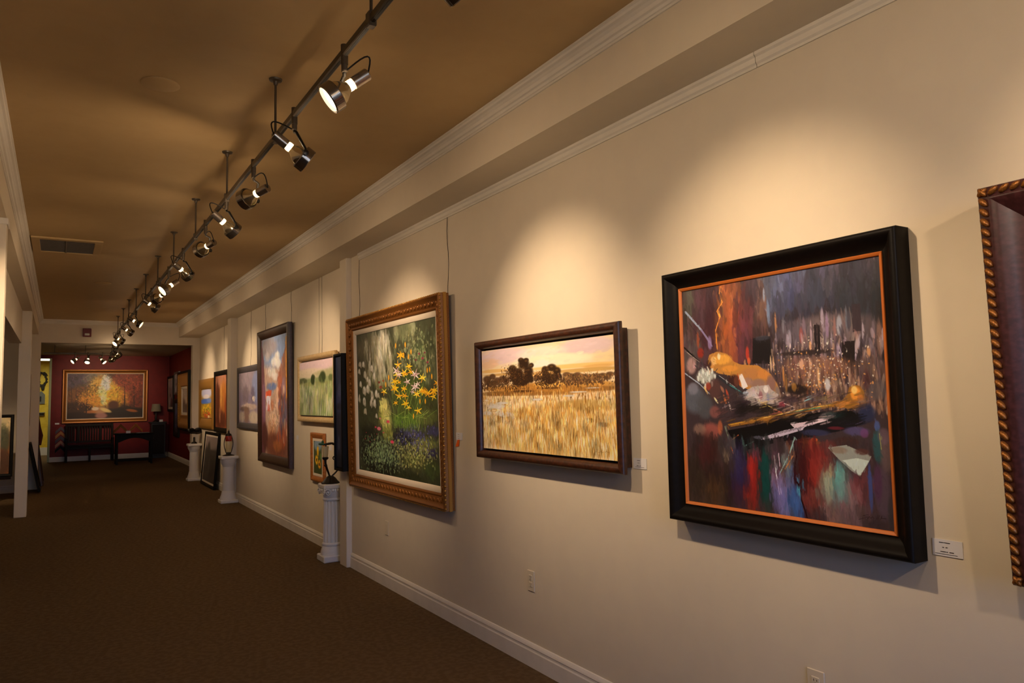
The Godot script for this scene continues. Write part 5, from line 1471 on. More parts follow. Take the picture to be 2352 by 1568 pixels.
	# yellow hall past the red room
	struct("wall_yellow", slab(Vector3(-3.2, 0, -27.2), Vector3(1.6, 2.95, -27.0)), mats.yellow_paint)
	struct("wall_yellow_left", slab(Vector3(-3.2, 0, -27.2), Vector3(-3.0, 2.95, -23.5)), mats.yellow_paint)
	struct("wall_yellow_right", slab(Vector3(1.4, 0, -27.2), Vector3(1.6, 2.95, -23.6)), mats.yellow_paint)
	struct("ceiling_yellow", slab(Vector3(-3.2, 2.90, -27.2), Vector3(1.6, 3.0, -23.7)), mats.white_plastic)
	struct("baseboard_yellow", slab(Vector3(-3.0, 0, -27.0), Vector3(1.4, 0.24, -26.975), 0.004), trim)
	struct("trim_7", slab(Vector3(-0.23, 0.0, -23.74), Vector3(-0.175, 2.78, -23.49), 0.006), mats.jamb_green)
	# street front behind the camera: a wide shop window in the end wall
	struct("wall_front", front_wall(), wallp)
	var win := struct("window_1", Shape.new().slab(Vector3(-0.6, 0.72, 3.70), Vector3(2.1, 0.78, 3.80)).slab(Vector3(-0.6, 2.84, 3.70), Vector3(2.1, 2.90, 3.80)).mesh(), mats.dark_steel)
	for k in 3:
		var x := -0.6 + 1.325 * k
		part("mullion", slab(Vector3(x, 0.78, 3.71), Vector3(x + 0.05, 2.84, 3.79)), mats.dark_steel, win)
		if k < 2:
			part("pane", slab(Vector3(x + 0.05, 0.78, 3.745), Vector3(x + 1.325, 2.84, 3.753)), mats.window_glass, win)


func front_wall() -> ArrayMesh:
	var s := Shape.new()
	s.slab(Vector3(-5.2, 0, 3.7), Vector3(3.2, 0.72, 3.9))
	s.slab(Vector3(-5.2, 2.90, 3.7), Vector3(3.2, 3.25, 3.9))
	s.slab(Vector3(-5.2, 0.72, 3.7), Vector3(-0.6, 2.90, 3.9))
	s.slab(Vector3(2.1, 0.72, 3.7), Vector3(3.2, 2.90, 3.9))
	return s.mesh()


# ------------------------------------------------------------------ a small oil painter: works on an RGB byte canvas
var pw := 1
var ph := 1
var px := PackedByteArray()
var pr := RandomNumberGenerator.new()


func canvas(w: int, h: int, ground: String) -> void:
	pw = w
	ph = h
	pr.seed = w * 31 + h
	var c := pigment(ground)
	px = PackedByteArray()
	px.resize(w * h * 3)
	for i in w * h:
		px[i * 3] = int(c.r)
		px[i * 3 + 1] = int(c.g)
		px[i * 3 + 2] = int(c.b)


const PIGMENT_GAIN := Vector3(1.25, 1.36, 1.62)


# a tone seen under the warm lamps, turned into the pigment itself (0..255)
func pigment(hex: String) -> Color:
	var l := Color.html(hex).srgb_to_linear()
	var c := Color(minf(l.r * PIGMENT_GAIN.x, 0.92), minf(l.g * PIGMENT_GAIN.y, 0.92), minf(l.b * PIGMENT_GAIN.z, 0.92)).linear_to_srgb()
	return Color(c.r * 255.0, c.g * 255.0, c.b * 255.0)


# one elliptical touch of the brush, in canvas pixels
func dab(cx: float, cy: float, a: float, b: float, ang: float, c: Color, al: float, hard: float) -> void:
	a = maxf(a, 0.6)
	b = maxf(b, 0.6)
	var ca := cos(ang)
	var sa := sin(ang)
	var ia := 1.0 / (a * a)
	var ib := 1.0 / (b * b)
	var A := ca * ca * ia + sa * sa * ib
	var Bk := 2.0 * ca * sa * (ia - ib)
	var Ck := sa * sa * ia + ca * ca * ib
	var ey := sqrt(a * a * sa * sa + b * b * ca * ca)
	var r := c.r
	var g := c.g
	var bl := c.b
	for y in range(maxi(0, int(cy - ey)), mini(ph, int(cy + ey) + 2)):
		var dy := y - cy
		var B := Bk * dy
		var C := Ck * dy * dy - 1.0
		var disc := B * B - 4.0 * A * C
		if disc <= 0.0:
			continue
		disc = sqrt(disc)
		var x0 := maxi(0, int(ceil(cx + (-B - disc) / (2.0 * A))))
		var x1 := mini(pw - 1, int(floor(cx + (-B + disc) / (2.0 * A))))
		var i := (y * pw + x0) * 3
		for x in range(x0, x1 + 1):
			var dx := x - cx
			var w := -(A * dx * dx + B * dx + C) * hard
			if w > 1.0:
				w = 1.0
			w = w * w * (3.0 - 2.0 * w) * al
			px[i] = int(px[i] + (r - px[i]) * w)
			px[i + 1] = int(px[i + 1] + (g - px[i + 1]) * w)
			px[i + 2] = int(px[i + 2] + (bl - px[i + 2]) * w)
			i += 3


func vary(c: Color, j: float) -> Color:
	var k := 1.0 + pr.randf_range(-j, j)
	return Color(clampf(c.r * k * (1.0 + pr.randf_range(-j, j) * 0.35), 0, 250), clampf(c.g * k, 0, 250), clampf(c.b * k * (1.0 + pr.randf_range(-j, j) * 0.35), 0, 250))


func at_pixel(x: int, y: int) -> Color:
	var i := (clampi(y, 0, ph - 1) * pw + clampi(x, 0, pw - 1)) * 3
	return Color(px[i], px[i + 1], px[i + 2])


func run_paint(ops: Array) -> void:
	for o in ops:
		match o[0]:
			"b":
				dab(o[1] * pw, o[2] * ph, o[3] * pw, o[4] * ph, deg_to_rad(o[5]), pigment(o[6]), o[7], 1.35)
			"l":
				var c := pigment(o[4])
				var p: Array = o[1]
				var n := p.size() / 2
				var total := 0.0
				for i in n - 1:
					total += Vector2((p[i * 2 + 2] - p[i * 2]) * pw, (p[i * 2 + 3] - p[i * 2 + 1]) * ph).length()
				var done := 0.0
				for i in n - 1:
					var A := Vector2(p[i * 2] * pw, p[i * 2 + 1] * ph)
					var B := Vector2(p[i * 2 + 2] * pw, p[i * 2 + 3] * ph)
					var d := A.distance_to(B)
					var w0 := maxf(0.7, lerpf(o[2], o[3], done / maxf(total, 0.001)) * ph * 0.5)
					var m := maxi(1, int(d / maxf(w0 * 0.9, 1.0)))
					for k in m + 1:
						var q := A.lerp(B, float(k) / m)
						dab(q.x, q.y, w0 * 1.7, w0, (B - A).angle(), vary(c, 0.04), o[5], 2.5)
					done += d
			"g":
				fill(o[1], pigment(o[2]), o[3])
			"r":
				var bx: Array = o[8]
				for k in o[1]:
					var x := pr.randf_range(bx[0], bx[2]) * pw
					var y := pr.randf_range(bx[1], bx[3]) * ph
					var s := pr.randf_range(0.6, 1.4)
					dab(x, y, o[2] * ph * 0.5 * s, o[3] * ph * 0.5 * s, deg_to_rad(o[4] + pr.randf_range(-o[5], o[5])), vary(at_pixel(int(x + pr.randf_range(-0.4, 0.4) * o[2] * ph), int(y + pr.randf_range(-0.4, 0.4) * o[2] * ph)), o[6]), o[7], 3.0)
			"f":
				var c := pigment(o[2])
				var bx: Array = o[4]
				for k in o[1]:
					var u := (pr.randf() + pr.randf()) * 0.5
					var v := (pr.randf() + pr.randf()) * 0.5
					var s: float = o[5] * ph * pr.randf_range(0.5, 1.3)
					dab(lerpf(bx[0], bx[2], u) * pw, lerpf(bx[1], bx[3], v) * ph, s, s * 0.6, pr.randf() * PI, vary(c, 0.25), o[3], 3.0)
			"v":
				var bx: Array = o[6]
				var list := []
				for k in o[1]:
					list.append(Vector2(pr.randf_range(bx[0], bx[2]), pr.randf_range(bx[1], bx[3])))
				list.sort_custom(func(p, q): return p.y < q.y)
				var clump := FastNoiseLite.new()
				clump.seed = 17
				clump.frequency = 0.012
				clump.fractal_octaves = 3
				for q in list:
					var c := pigment(o[4][pr.randi() % o[4].size()])
					var s: float = pr.randf_range(0.5, 1.2) * (0.5 + q.y * 0.7)
					var tone := clampf(1.0 + 0.75 * clump.get_noise_2d(q.x * pw, q.y * ph * 1.6), 0.55, 1.2)
					dab(q.x * pw, (q.y - o[2] * s * 0.5) * ph, o[2] * s * 0.5 * ph, o[3] * ph * pr.randf_range(0.8, 2.2), deg_to_rad(90 + pr.randf_range(-14, 14)), vary(c * tone, 0.1), o[5], 2.0)


func fill(p: Array, c: Color, al: float) -> void:
	var n := p.size() / 2
	var lo := 1e9
	var hi := -1e9
	for i in n:
		lo = minf(lo, p[i * 2 + 1] * ph)
		hi = maxf(hi, p[i * 2 + 1] * ph)
	for y in range(maxi(0, int(lo)), mini(ph, int(hi) + 1)):
		var xs := []
		for i in n:
			var j := (i + 1) % n
			var y0: float = p[i * 2 + 1] * ph
			var y1: float = p[j * 2 + 1] * ph
			if (y0 <= y and y1 > y) or (y1 <= y and y0 > y):
				xs.append((p[i * 2] + (p[j * 2] - p[i * 2]) * (y - y0) / (y1 - y0)) * pw)
		xs.sort()
		for k in range(0, xs.size() - 1, 2):
			for x in range(maxi(0, int(xs[k])), mini(pw, int(xs[k + 1]) + 1)):
				var i := (y * pw + x) * 3
				px[i] = int(px[i] + (c.r - px[i]) * al)
				px[i + 1] = int(px[i + 1] + (c.g - px[i + 1]) * al)
				px[i + 2] = int(px[i + 2] + (c.b - px[i + 2]) * al)


func painted(called: String, rough := 0.5) -> StandardMaterial3D:
	var im := Image.create_from_data(pw, ph, false, Image.FORMAT_RGB8, px)
	var m := plain(called, Color.WHITE, rough)
	m.albedo_texture = ImageTexture.create_from_image(im)
	m.metallic_specular = 0.4
	m.texture_repeat = false
	return m


func paint_all() -> void:
	canvas(768, 752, "3a2e30")
	run_paint(JAZZ_PAINT)
	painted("jazz_canvas", 0.38)
	canvas(840, 400, "e8c498")
	run_paint(FIELD_PAINT)
	painted("field_canvas")
	canvas(640, 480, "3c3e28")
	run_paint(GARDEN_PAINT)
	painted("garden_canvas")
	canvas(360, 230, "3a2112")
	run_paint([["b", .1, .12, .35, .3, 0, "53404a", .9], ["b", .38, .12, .22, .25, 0, "8c7a60", .8], ["b", .8, .2, .35, .35, 0, "7c3420", .95], ["b", .2, .5, .3, .3, 0, "7a4a24", .9], ["b", .42, .4, .2, .45, 0, "e0a440", .9], ["b", .52, .42, .16, .4, 0, "e8b04c", .9], ["b", .32, .55, .2, .24, 0, "d8922c", .8], ["b", .62, .5, .18, .3, 0, "e6a02a", .9], ["b", .5, .16, .08, .16, 10, "fff0c4", .9], ["b", .46, .3, .07, .18, 20, "ffeeb8", .9], ["b", .52, .3, .05, .1, 0, "fff4d0", .8], ["b", .47, .5, .05, .26, 0, "ffe48c", .9], ["b", .43, .42, .08, .1, 0, "ffd870", .7], ["b", .78, .55, .1, .2, 0, "b06a28", .8], ["b", .92, .55, .14, .4, 0, "6c2c18", .85], ["b", .12, .75, .25, .16, 0, "3a2010", .9],
		["r", 1600, .06, .024, 60, 90, .24, .7, [0, 0, 1, .78]], ["b", .6, .7, .09, .12, 0, "4a2412", .95], ["b", .8, .88, .4, .14, 0, "1e1008", .95], ["b", .15, .93, .3, .1, 0, "28140a", .9], ["b", .42, .82, .14, .1, 0, "c08a5c", .9], ["b", .36, .78, .06, .05, 0, "f0c49c", .9], ["b", .5, .82, .1, .05, 20, "f2c070", .9], ["b", .44, .94, .1, .08, 0, "a87060", .9], ["b", .3, .85, .1, .04, 0, "b86a2c", .8], ["b", .85, .84, .1, .04, 10, "a8581e", .8],
		["l", [.255, .35, .25, .6, .245, .86], .012, .045, "24120a", 1.0], ["l", [.11, .3, .11, .62], .012, .016, "33201c", .9], ["l", [.745, .25, .75, .5, .75, .82], .016, .04, "2c150a", 1.0], ["l", [.87, .3, .88, .75], .02, .03, "341a10", .9], ["l", [.05, .3, .06, .7], .01, .014, "33201c", .8], ["l", [.66, .3, .65, .62], .006, .01, "5a3418", .8], ["f", 160, "d8802c", .6, [.1, .4, .45, .8], .02], ["f", 160, "9c4424", .6, [.6, 0, 1, .5], .022], ["f", 120, "4c3818", .35, [.1, .1, .42, .6], .025]])
	painted("forest_canvas")
	canvas(260, 320, "a88a74")
	run_paint([["b", .5, .1, .8, .2, 0, "7484a0", 1.0], ["b", .3, .08, .4, .1, 0, "9a8478", .7], ["b", .62, .17, .12, .05, 0, "d8ccb8", .8], ["b", .5, .21, .14, .05, 0, "d0c8b8", .8], ["b", .66, .23, .12, .05, 0, "ccc4b4", .8], ["b", .4, .3, .2, .05, 0, "c8c4b8", .7], ["b", .55, .34, .16, .04, 0, "d0c8bc", .7], ["b", .25, .16, .12, .05, 0, "b0a49c", .7], ["b", .4, .42, .25, .04, 0, "5c6c90", .95], ["g", [0, 0, .06, .1, .12, .3, .16, .5, .14, 1, 0, 1], "5c3038", .9], ["b", .1, .55, .08, .25, 0, "7c5a6c", .7], ["g", [.62, .36, .72, .26, .8, .2, 1, .05, 1, 1, .72, 1, .66, .6], "8a5c48", 1.0], ["g", [.92, .04, 1, 0, 1, .55, .93, .5], "c8842c", .95], ["b", .72, .4, .1, .1, 0, "a85a3c", .8], ["b", .85, .45, .1, .12, 0, "8c7080", .8], ["b", .62, .52, .06, .14, 0, "d8a888", .8], ["b", .85, .65, .14, .12, 0, "5c5c70", .8], ["g", [.18, .46, .38, .45, .38, .5, .18, .5], "c05030", 1.0], ["g", [.2, .5, .36, .5, .36, .62, .2, .62], "c8c0c8", .95], ["b", .28, .6, .06, .04, 0, "b84c38", .9], ["b", .42, .58, .08, .06, 0, "a86848", .8], ["b", .45, .7, .18, .08, 0, "c8a888", .9], ["b", .4, .78, .2, .1, 0, "b07c58", .9], ["b", .5, .92, .5, .14, 0, "6c3a28", .95], ["b", .12, .85, .15, .15, 0, "4a2420", .9], ["b", .75, .85, .2, .1, 0, "a05030", .8], ["b", .6, .92, .2, .06, 0, "9c5c30", .8],
		["r", 900, .05, .018, 90, 30, .14, .65, [0, 0, 1, 1]], ["v", 60, .12, .012, ["5a4a5c", "c89878", "8a4a3c"], .7, [.64, .5, 1, .9]], ["f", 90, "d0a080", .6, [.25, .55, .7, .8], .014]])
	painted("street_canvas")
	canvas(240, 140, "8c9660")
	run_paint([["b", .5, .05, .9, .2, 0, "d8b8b4", 1.0], ["b", .3, .22, .6, .12, 0, "e8c8a8", .9], ["b", .8, .24, .4, .08, 0, "b0a878", .8], ["b", .1, .36, .18, .08, 0, "4c5430", .9], ["b", .5, .42, .6, .05, 0, "8a8c50", .9], ["b", .43, .34, .08, .12, 0, "2c3a18", 1.0], ["b", .72, .31, .11, .13, 0, "303e1c", 1.0], ["b", .65, .33, .06, .08, 0, "46522c", .9], ["b", .95, .33, .08, .08, 0, "5c6838", .9], ["b", .25, .65, .2, .2, 0, "6c7c5c", .8], ["b", .35, .8, .12, .2, 0, "a8a49c", .7], ["b", .65, .65, .3, .25, 0, "b0b070", .9], ["b", .8, .85, .3, .2, 0, "8ca060", .9], ["v", 420, .22, .01, ["9cac68", "c8c484", "7c9050", "b0a8a0", "d8cc98"], .55, [0, .5, 1, 1.1]], ["r", 200, .05, .03, 10, 30, .08, .5, [0, 0, 1, .5]]])
	painted("meadow_canvas")
	canvas(100, 120, "48502c")
	run_paint([["b", .5, .1, .6, .25, 0, "7c8c94", 1.0], ["b", .5, .85, .6, .25, 0, "3c4420", .9], ["b", .5, .3, .14, .2, 0, "e0a418", .95], ["b", .35, .58, .2, .18, 0, "e8a81c", 1.0], ["b", .35, .58, .07, .07, 0, "3c1c0c", 1.0], ["b", .68, .7, .2, .16, 0, "dc981a", 1.0], ["b", .68, .7, .07, .06, 0, "4a260e", 1.0], ["b", .85, .45, .14, .12, 0, "5c7838", .9], ["r", 160, .1, .03, 60, 90, .18, .6, [0, 0, 1, 1]]])
	painted("sunflower_canvas")
	canvas(150, 150, "807080")
	run_paint([["b", .5, .15, .8, .35, 0, "8c7c80", 1.0], ["b", .9, .3, .3, .4, 0, "7884a8", .8], ["b", .35, .45, .2, .25, 0, "6c5c60", .8], ["b", .7, .45, .12, .2, 0, "645868", .8], ["b", .75, .52, .1, .06, 0, "d8c4ac", .9], ["b", .5, .68, .5, .08, 0, "b8a08c", .9], ["b", .3, .72, .3, .06, 0, "5c4840", .8], ["b", .4, .85, .2, .2, 0, "7c5c48", .8], ["b", .75, .88, .3, .16, 0, "c0ac90", .9], ["b", .15, .88, .2, .14, 0, "b8a48c", .8], ["r", 350, .08, .03, 80, 30, .12, .6, [0, 0, 1, 1]]])
	painted("harbour_canvas")
	canvas(110, 130, "8c4a28")
	run_paint([["b", .5, .1, .6, .2, 0, "b87c5c", 1.0], ["b", .75, .4, .3, .4, 0, "b8702c", .9], ["b", .2, .5, .2, .5, 0, "5c2c1c", .9], ["b", .5, .4, .12, .3, 0, "d89848", .9], ["b", .5, .85, .6, .2, 0, "5c2c1c", .9], ["b", .4, .75, .08, .2, 0, "b87850", .8], ["b", .9, .6, .1, .3, 0, "8c3c1c", .8], ["r", 260, .1, .03, 90, 20, .18, .6, [0, 0, 1, 1]]])
	painted("alley_canvas")
	canvas(110, 130, "a87c30")
	run_paint([["b", .5, .12, .7, .25, 0, "b8b4d0", 1.0], ["b", .5, .25, .4, .1, 0, "e0d0d0", .8], ["b", .4, .42, .7, .12, 0, "4468b0", 1.0], ["b", .8, .38, .3, .1, 0, "6c84b8", .8], ["b", .5, .75, .7, .3, 0, "b88c24", 1.0], ["b", .3, .7, .3, .12, 0, "e8bc34", .9], ["b", .6, .9, .4, .14, 0, "9c3c1c", .9], ["f", 120, "e8a020", .8, [0, .5, 1, 1], .035], ["f", 70, "c03c1c", .8, [0, .65, 1, 1], .03], ["f", 60, "6c7c2c", .8, [0, .5, 1, 1], .03], ["b", .75, .95, .12, .06, 0, "e0c8a0", .8]])
	painted("coast_canvas")
	canvas(90, 300, "2c3144")
	run_paint([["b", .5, .1, .8, .25, 0, "3c4660", 1.0], ["b", .5, .4, .7, .15, 0, "40466c", .9], ["b", .6, .3, .4, .08, 0, "5a6280", .7], ["b", .5, .45, .6, .04, 0, "2a2c3c", .9], ["b", .5, .68, .6, .2, 0, "262a3c", .9], ["b", .4, .78, .2, .08, 0, "54586c", .8], ["b", .5, .95, .8, .1, 0, "1c1e28", .9], ["r", 200, .06, .02, 90, 30, .15, .6, [0, 0, 1, 1]]])
	painted("night_canvas")
	canvas(140, 110, "3a3230")
	run_paint([["b", .5, .05, .9, .3, 0, "8c7a70", 1.0], ["b", .3, .4, .2, .35, 0, "2c2422", .9], ["b", .6, .6, .4, .35, 0, "2a2220", .9], ["b", .45, .65, .1, .25, 0, "5c504a", .7], ["b", .7, .35, .2, .06, 0, "4a403c", .8], ["b", .3, .85, .2, .1, 0, "4c4440", .7], ["r", 260, .08, .03, 70, 50, .2, .6, [0, .2, 1, 1]]])
	painted("photo_print", 0.3)
	canvas(120, 110, "8c5020")
	run_paint([["b", .5, .1, .8, .3, 0, "c8b078", 1.0], ["b", .8, .4, .25, .35, 0, "4a4a30", .95], ["b", .2, .45, .12, .15, 0, "50522f", .9], ["b", .4, .65, .6, .2, 0, "a8481c", 1.0], ["b", .8, .8, .3, .3, 0, "4c3018", .9], ["b", .3, .9, .5, .15, 0, "6c3a1c", .9], ["r", 260, .08, .03, 20, 80, .18, .6, [0, 0, 1, 1]]])
	painted("easel_canvas")
	canvas(60, 80, "8c8880")
	run_paint([["b", .5, .1, .8, .2, 0, "b8b0a4", 1.0], ["b", .4, .55, .2, .08, 0, "4a4440", .9], ["b", .7, .85, .4, .25, 0, "2a2826", .9], ["b", .3, .8, .2, .2, 0, "c8c4bc", .8], ["r", 80, .1, .04, 80, 30, .15, .6, [0, 0, 1, 1]]])
	painted("mono_print", 0.3)
	canvas(60, 80, "6c5c50")
	run_paint([["b", .5, .2, .8, .3, 0, "a89884", 1.0], ["b", .5, .7, .5, .25, 0, "4a3c34", .9], ["b", .6, .5, .2, .2, 0, "c8b090", .8], ["r", 80, .1, .04, 80, 60, .2, .6, [0, 0, 1, 1]]])
	painted("portrait_print", 0.3)
	px = PackedByteArray()


# ------------------------------------------------------------------ framed pictures
# a picture on a wall that faces -x (the right wall): its lower back edge touches the wall at x
func on_right(x: float, y: float, z0: float, z1: float, lean: float) -> Transform3D:
	return Transform3D(Basis(Vector3.UP, -PI / 2) * Basis(Vector3.RIGHT, deg_to_rad(lean)), Vector3(x - 0.002, y, (z0 + z1) * 0.5))


func picture(called: String, label: String, t: Transform3D, w: float, h: float, prof: Array, fm: Material, inset: float, depth: float, art: Material, liner := [], lm: Material = null, category := "painting", group := "") -> Node3D:
	var o := thing(called, label, category, t.origin, t.basis, group)
	part("frame", Shape.new().frame(w, h, prof).mesh(), fm, o)
	if liner.size():
		part("liner", Shape.new().frame(w, h, liner).mesh(), lm, o)
	part("canvas", Shape.new().sheet(w - inset * 2, h - inset * 2, inset, depth).mesh(), art, o)
	return o


func flat_profile(width: float, depth: float, lip := 0.02) -> Array:
	return [Vector2(0, 0), Vector2(0, depth - 0.006), Vector2(0.006, depth), Vector2(width * 0.35, depth), Vector2(width * 0.7, depth - lip * 0.5), Vector2(width - 0.004, depth - lip), Vector2(width, depth - lip - 0.004), Vector2(width, 0.005)]


func card(label: String, x: float, y: float, z: float, words: Array, w := 0.089, h := 0.049) -> Node3D:
	var o := thing("title_card", label, "card", Vector3(x - 0.001, y, z), Basis(Vector3.UP, -PI / 2), "white title cards beside the paintings")
	part("card_stock", Shape.new().box(Vector3(0, h * 0.5, 0.001), Vector3(w, h, 0.002)).mesh(), mats.card, o)
	for r in words:
		var s := Shape.new()
		for k in r[1]:
			s.box(Vector3(k[0], r[0], 0.0022), Vector3(k[1], r[2], 0.0008))
		part("printed_line", s.mesh(), mats.ink, o)
	return o


func build_pictures() -> void:
	paint_all()
	# --- large abstract of instruments and a skyline, black scoop frame with an orange liner
	var black := [Vector2(0, 0), Vector2(0, 0.068), Vector2(0.002, 0.073), Vector2(0.008, 0.077), Vector2(0.016, 0.077), Vector2(0.022, 0.074), Vector2(0.03, 0.066), Vector2(0.04, 0.053), Vector2(0.05, 0.044), Vector2(0.06, 0.039), Vector2(0.067, 0.038), Vector2(0.067, 0.02)]
	var orange := [Vector2(0.067, 0.02), Vector2(0.067, 0.041), Vector2(0.069, 0.043), Vector2(0.078, 0.040), Vector2(0.080, 0.037), Vector2(0.080, 0.02)]
	picture("framed_painting", "square abstract of a violin, horn and dark city in a black frame with orange liner", on_right(WALL_A, 0.975, -2.375, -1.318, 0.0), 1.055, 1.04, black, mats.ebony, 0.080, 0.033, mats.jazz_canvas, orange, mats.orange_liner)
	# --- golden field with two clumps of trees
	var rounded := [Vector2(0.028, 0), Vector2(0.028, 0.03), Vector2(0.02, 0.04), Vector2(0.008, 0.046), Vector2(0.0, 0.054), Vector2(0.0, 0.07), Vector2(0.004, 0.078), Vector2(0.012, 0.083), Vector2(0.024, 0.084), Vector2(0.034, 0.08), Vector2(0.042, 0.07), Vector2(0.046, 0.058), Vector2(0.046, 0.03)]
	picture("framed_painting", "golden grass field with two tree clumps at sunset in a rounded dark walnut frame", on_right(WALL_A, 1.136, -4.063, -2.662, 0.5), 1.401, 0.71, rounded, mats.walnut, 0.058, 0.056, mats.field_canvas, [Vector2(0.046, 0.03), Vector2(0.058, 0.03), Vector2(0.058, 0.02)], mats.ebony)
	build_garden_picture()
	build_rope_picture()
	# --- pictures on the middle and far stretches
	var slim := [Vector2(0, 0), Vector2(0, 0.066), Vector2(0.003, 0.069), Vector2(0.018, 0.069), Vector2(0.02, 0.066), Vector2(0.022, 0.055), Vector2(0.022, 0.02)]
	picture("framed_painting", "tall narrow blue night painting in a slim black frame on the near pilaster", on_right(2.243, 0.868, -6.715, -6.478, 0.5), 0.235, 1.06, slim, mats.black_wood, 0.030, 0.055, mats.night_canvas)
	picture("framed_painting", "pale green meadow with two trees in a cream box frame above the sunflowers", on_right(WALL_B, 1.278, -8.45, -7.13, 0.4), 1.32, 0.72, [Vector2(0.02, 0), Vector2(0, 0.02), Vector2(0, 0.05), Vector2(0.005, 0.055), Vector2(0.03, 0.055), Vector2(0.05, 0.045), Vector2(0.055, 0.03), Vector2(0.055, 0.01)], mats.cream_frame, 0.07, 0.045, mats.meadow_canvas)
	picture("framed_painting", "small sunflower painting in a honey wood frame above the fluted pedestal", on_right(WALL_B, 0.653, -8.02, -7.56, 0.5), 0.46, 0.51, flat_profile(0.06, 0.03, 0.014), mats.honey_frame, 0.085, 0.016, mats.sunflower_canvas, [Vector2(0.06, 0.01), Vector2(0.06, 0.018), Vector2(0.085, 0.017), Vector2(0.085, 0.01)], mats.linen)
	picture("framed_painting", "large sunlit street between tall houses in a wide dark brown frame", on_right(WALL_B, 0.718, -10.36, -8.785, 0.8), 1.575, 1.722, flat_profile(0.115, 0.06, 0.03), mats.dark_brown, 0.115, 0.028, mats.street_canvas)
	picture("framed_painting", "hazy lavender harbour painting in a slate grey frame left of the brown street painting", on_right(WALL_B, 1.112, -11.91, -10.40, 0.4), 1.51, 0.915, flat_profile(0.09, 0.03, 0.012), mats.slate_frame, 0.09, 0.016, mats.harbour_canvas)
	picture("framed_painting", "rust coloured alley painting in a black frame behind the far pilaster", on_right(WALL_C, 0.99, -14.15, -12.95, 0.5), 1.20, 1.065, flat_profile(0.085, 0.04, 0.015), mats.black_wood, 0.085, 0.024, mats.alley_canvas)
	picture("framed_painting", "bright blue coast with yellow flowers in a wide gold frame", on_right(WALL_C, 1.022, -15.84, -14.33, 0.4), 1.51, 0.935, flat_profile(0.19, 0.04, 0.02), mats.pale_gold, 0.20, 0.02, mats.coast_canvas)
	# leaning on the floor against the far stretch
	var lean_t := Transform3D(Basis(Vector3.UP, -PI / 2) * Basis(Vector3.RIGHT, deg_to_rad(-4.6)), Vector3(2.335, 0.004, -14.36))
	picture("framed_print", "dark monochrome print in a black frame leaning on the floor between two pedestals", lean_t, 1.36, 0.97, flat_profile(0.055, 0.035, 0.012), mats.black_wood, 0.085, 0.018, mats.photo_print, [Vector2(0.055, 0.012), Vector2(0.055, 0.021), Vector2(0.085, 0.019), Vector2(0.085, 0.012)], mats.linen, "print")
	# red room, right wall
	picture("framed_print", "pale grey print in a black frame beside the lamp in the red corner", on_right(2.72, 1.28, -23.42, -22.25, 1.0), 1.17, 1.0, flat_profile(0.07, 0.04, 0.015), mats.black_wood, 0.13, 0.022, mats.mono_print, [Vector2(0.07, 0.012), Vector2(0.07, 0.024), Vector2(0.13, 0.023), Vector2(0.13, 0.012)], mats.linen, "print")
	picture("framed_print", "narrow grey print high on the red wall, left of the ornate gold frame", on_right(2.72, 1.74, -22.05, -21.12, 0.5), 0.93, 0.61, flat_profile(0.06, 0.05, 0.015), mats.slate_frame, 0.06, 0.03, mats.mono_print, [], null, "print")
	picture("framed_print", "dark framed print hung low on the red wall under the narrow grey one", on_right(2.72, 0.63, -22.05, -21.12, 0.0), 0.93, 1.0, flat_profile(0.12, 0.05, 0.015), mats.black_wood, 0.12, 0.03, mats.night_canvas, [], null, "print")
	var ornate := picture("framed_painting", "portrait in an ornate gold frame with a black outer edge on the red wall", on_right(2.72, 0.84, -20.85, -18.95, 0.8), 1.90, 1.46, [Vector2(0.0, 0), Vector2(0, 0.09), Vector2(0.01, 0.1), Vector2(0.05, 0.1), Vector2(0.06, 0.085), Vector2(0.06, 0.03)], mats.black_wood, 0.44, 0.03, mats.portrait_print, [Vector2(0.38, 0.02), Vector2(0.38, 0.05), Vector2(0.44, 0.045), Vector2(0.44, 0.02)], mats.linen)
	part("gilt_moulding", Shape.new().frame(1.90, 1.46, [Vector2(0.06, 0.03), Vector2(0.06, 0.085), Vector2(0.10, 0.1), Vector2(0.18, 0.085), Vector2(0.26, 0.055), Vector2(0.32, 0.06), Vector2(0.36, 0.07), Vector2(0.38, 0.05)]).mesh(), mats.pale_gold, ornate)
	var boss := Shape.new().ball(Vector3.ZERO, Vector3(0.03, 0.022, 0.018), 6, 4).mesh()
	for k in 22:
		for sx in [-1.0, 1.0]:
			part("carved_boss", boss, mats.pale_gold, ornate).position = Vector3(sx * 0.80, 0.10 + 0.06 * k, 0.082)
	# end wall of the red room
	var end := Transform3D(Basis(), Vector3(1.12, 1.02, -23.498))
	picture("framed_painting", "large glowing autumn forest in a broad gold frame on the red end wall", end, 2.08, 1.46, [Vector2(0, 0), Vector2(0, 0.06), Vector2(0.008, 0.07), Vector2(0.03, 0.07), Vector2(0.05, 0.06), Vector2(0.075, 0.045), Vector2(0.09, 0.05), Vector2(0.1, 0.045), Vector2(0.1, 0.02)], mats.old_gold, 0.118, 0.03, mats.forest_canvas, [Vector2(0.1, 0.02), Vector2(0.1, 0.04), Vector2(0.118, 0.036), Vector2(0.118, 0.02)], mats.linen)
	# left side: a picture seen edge-on, two frames leaning on the floor
	var left_turn := Basis(Vector3.UP, PI / 2)
	picture("framed_painting", "thin dark picture seen edge-on on the left wall behind the far post", Transform3D(left_turn, Vector3(-0.449, 1.17, -14.3)), 0.9, 0.87, flat_profile(0.05, 0.05, 0.015), mats.dark_brown, 0.05, 0.03, mats.easel_canvas)
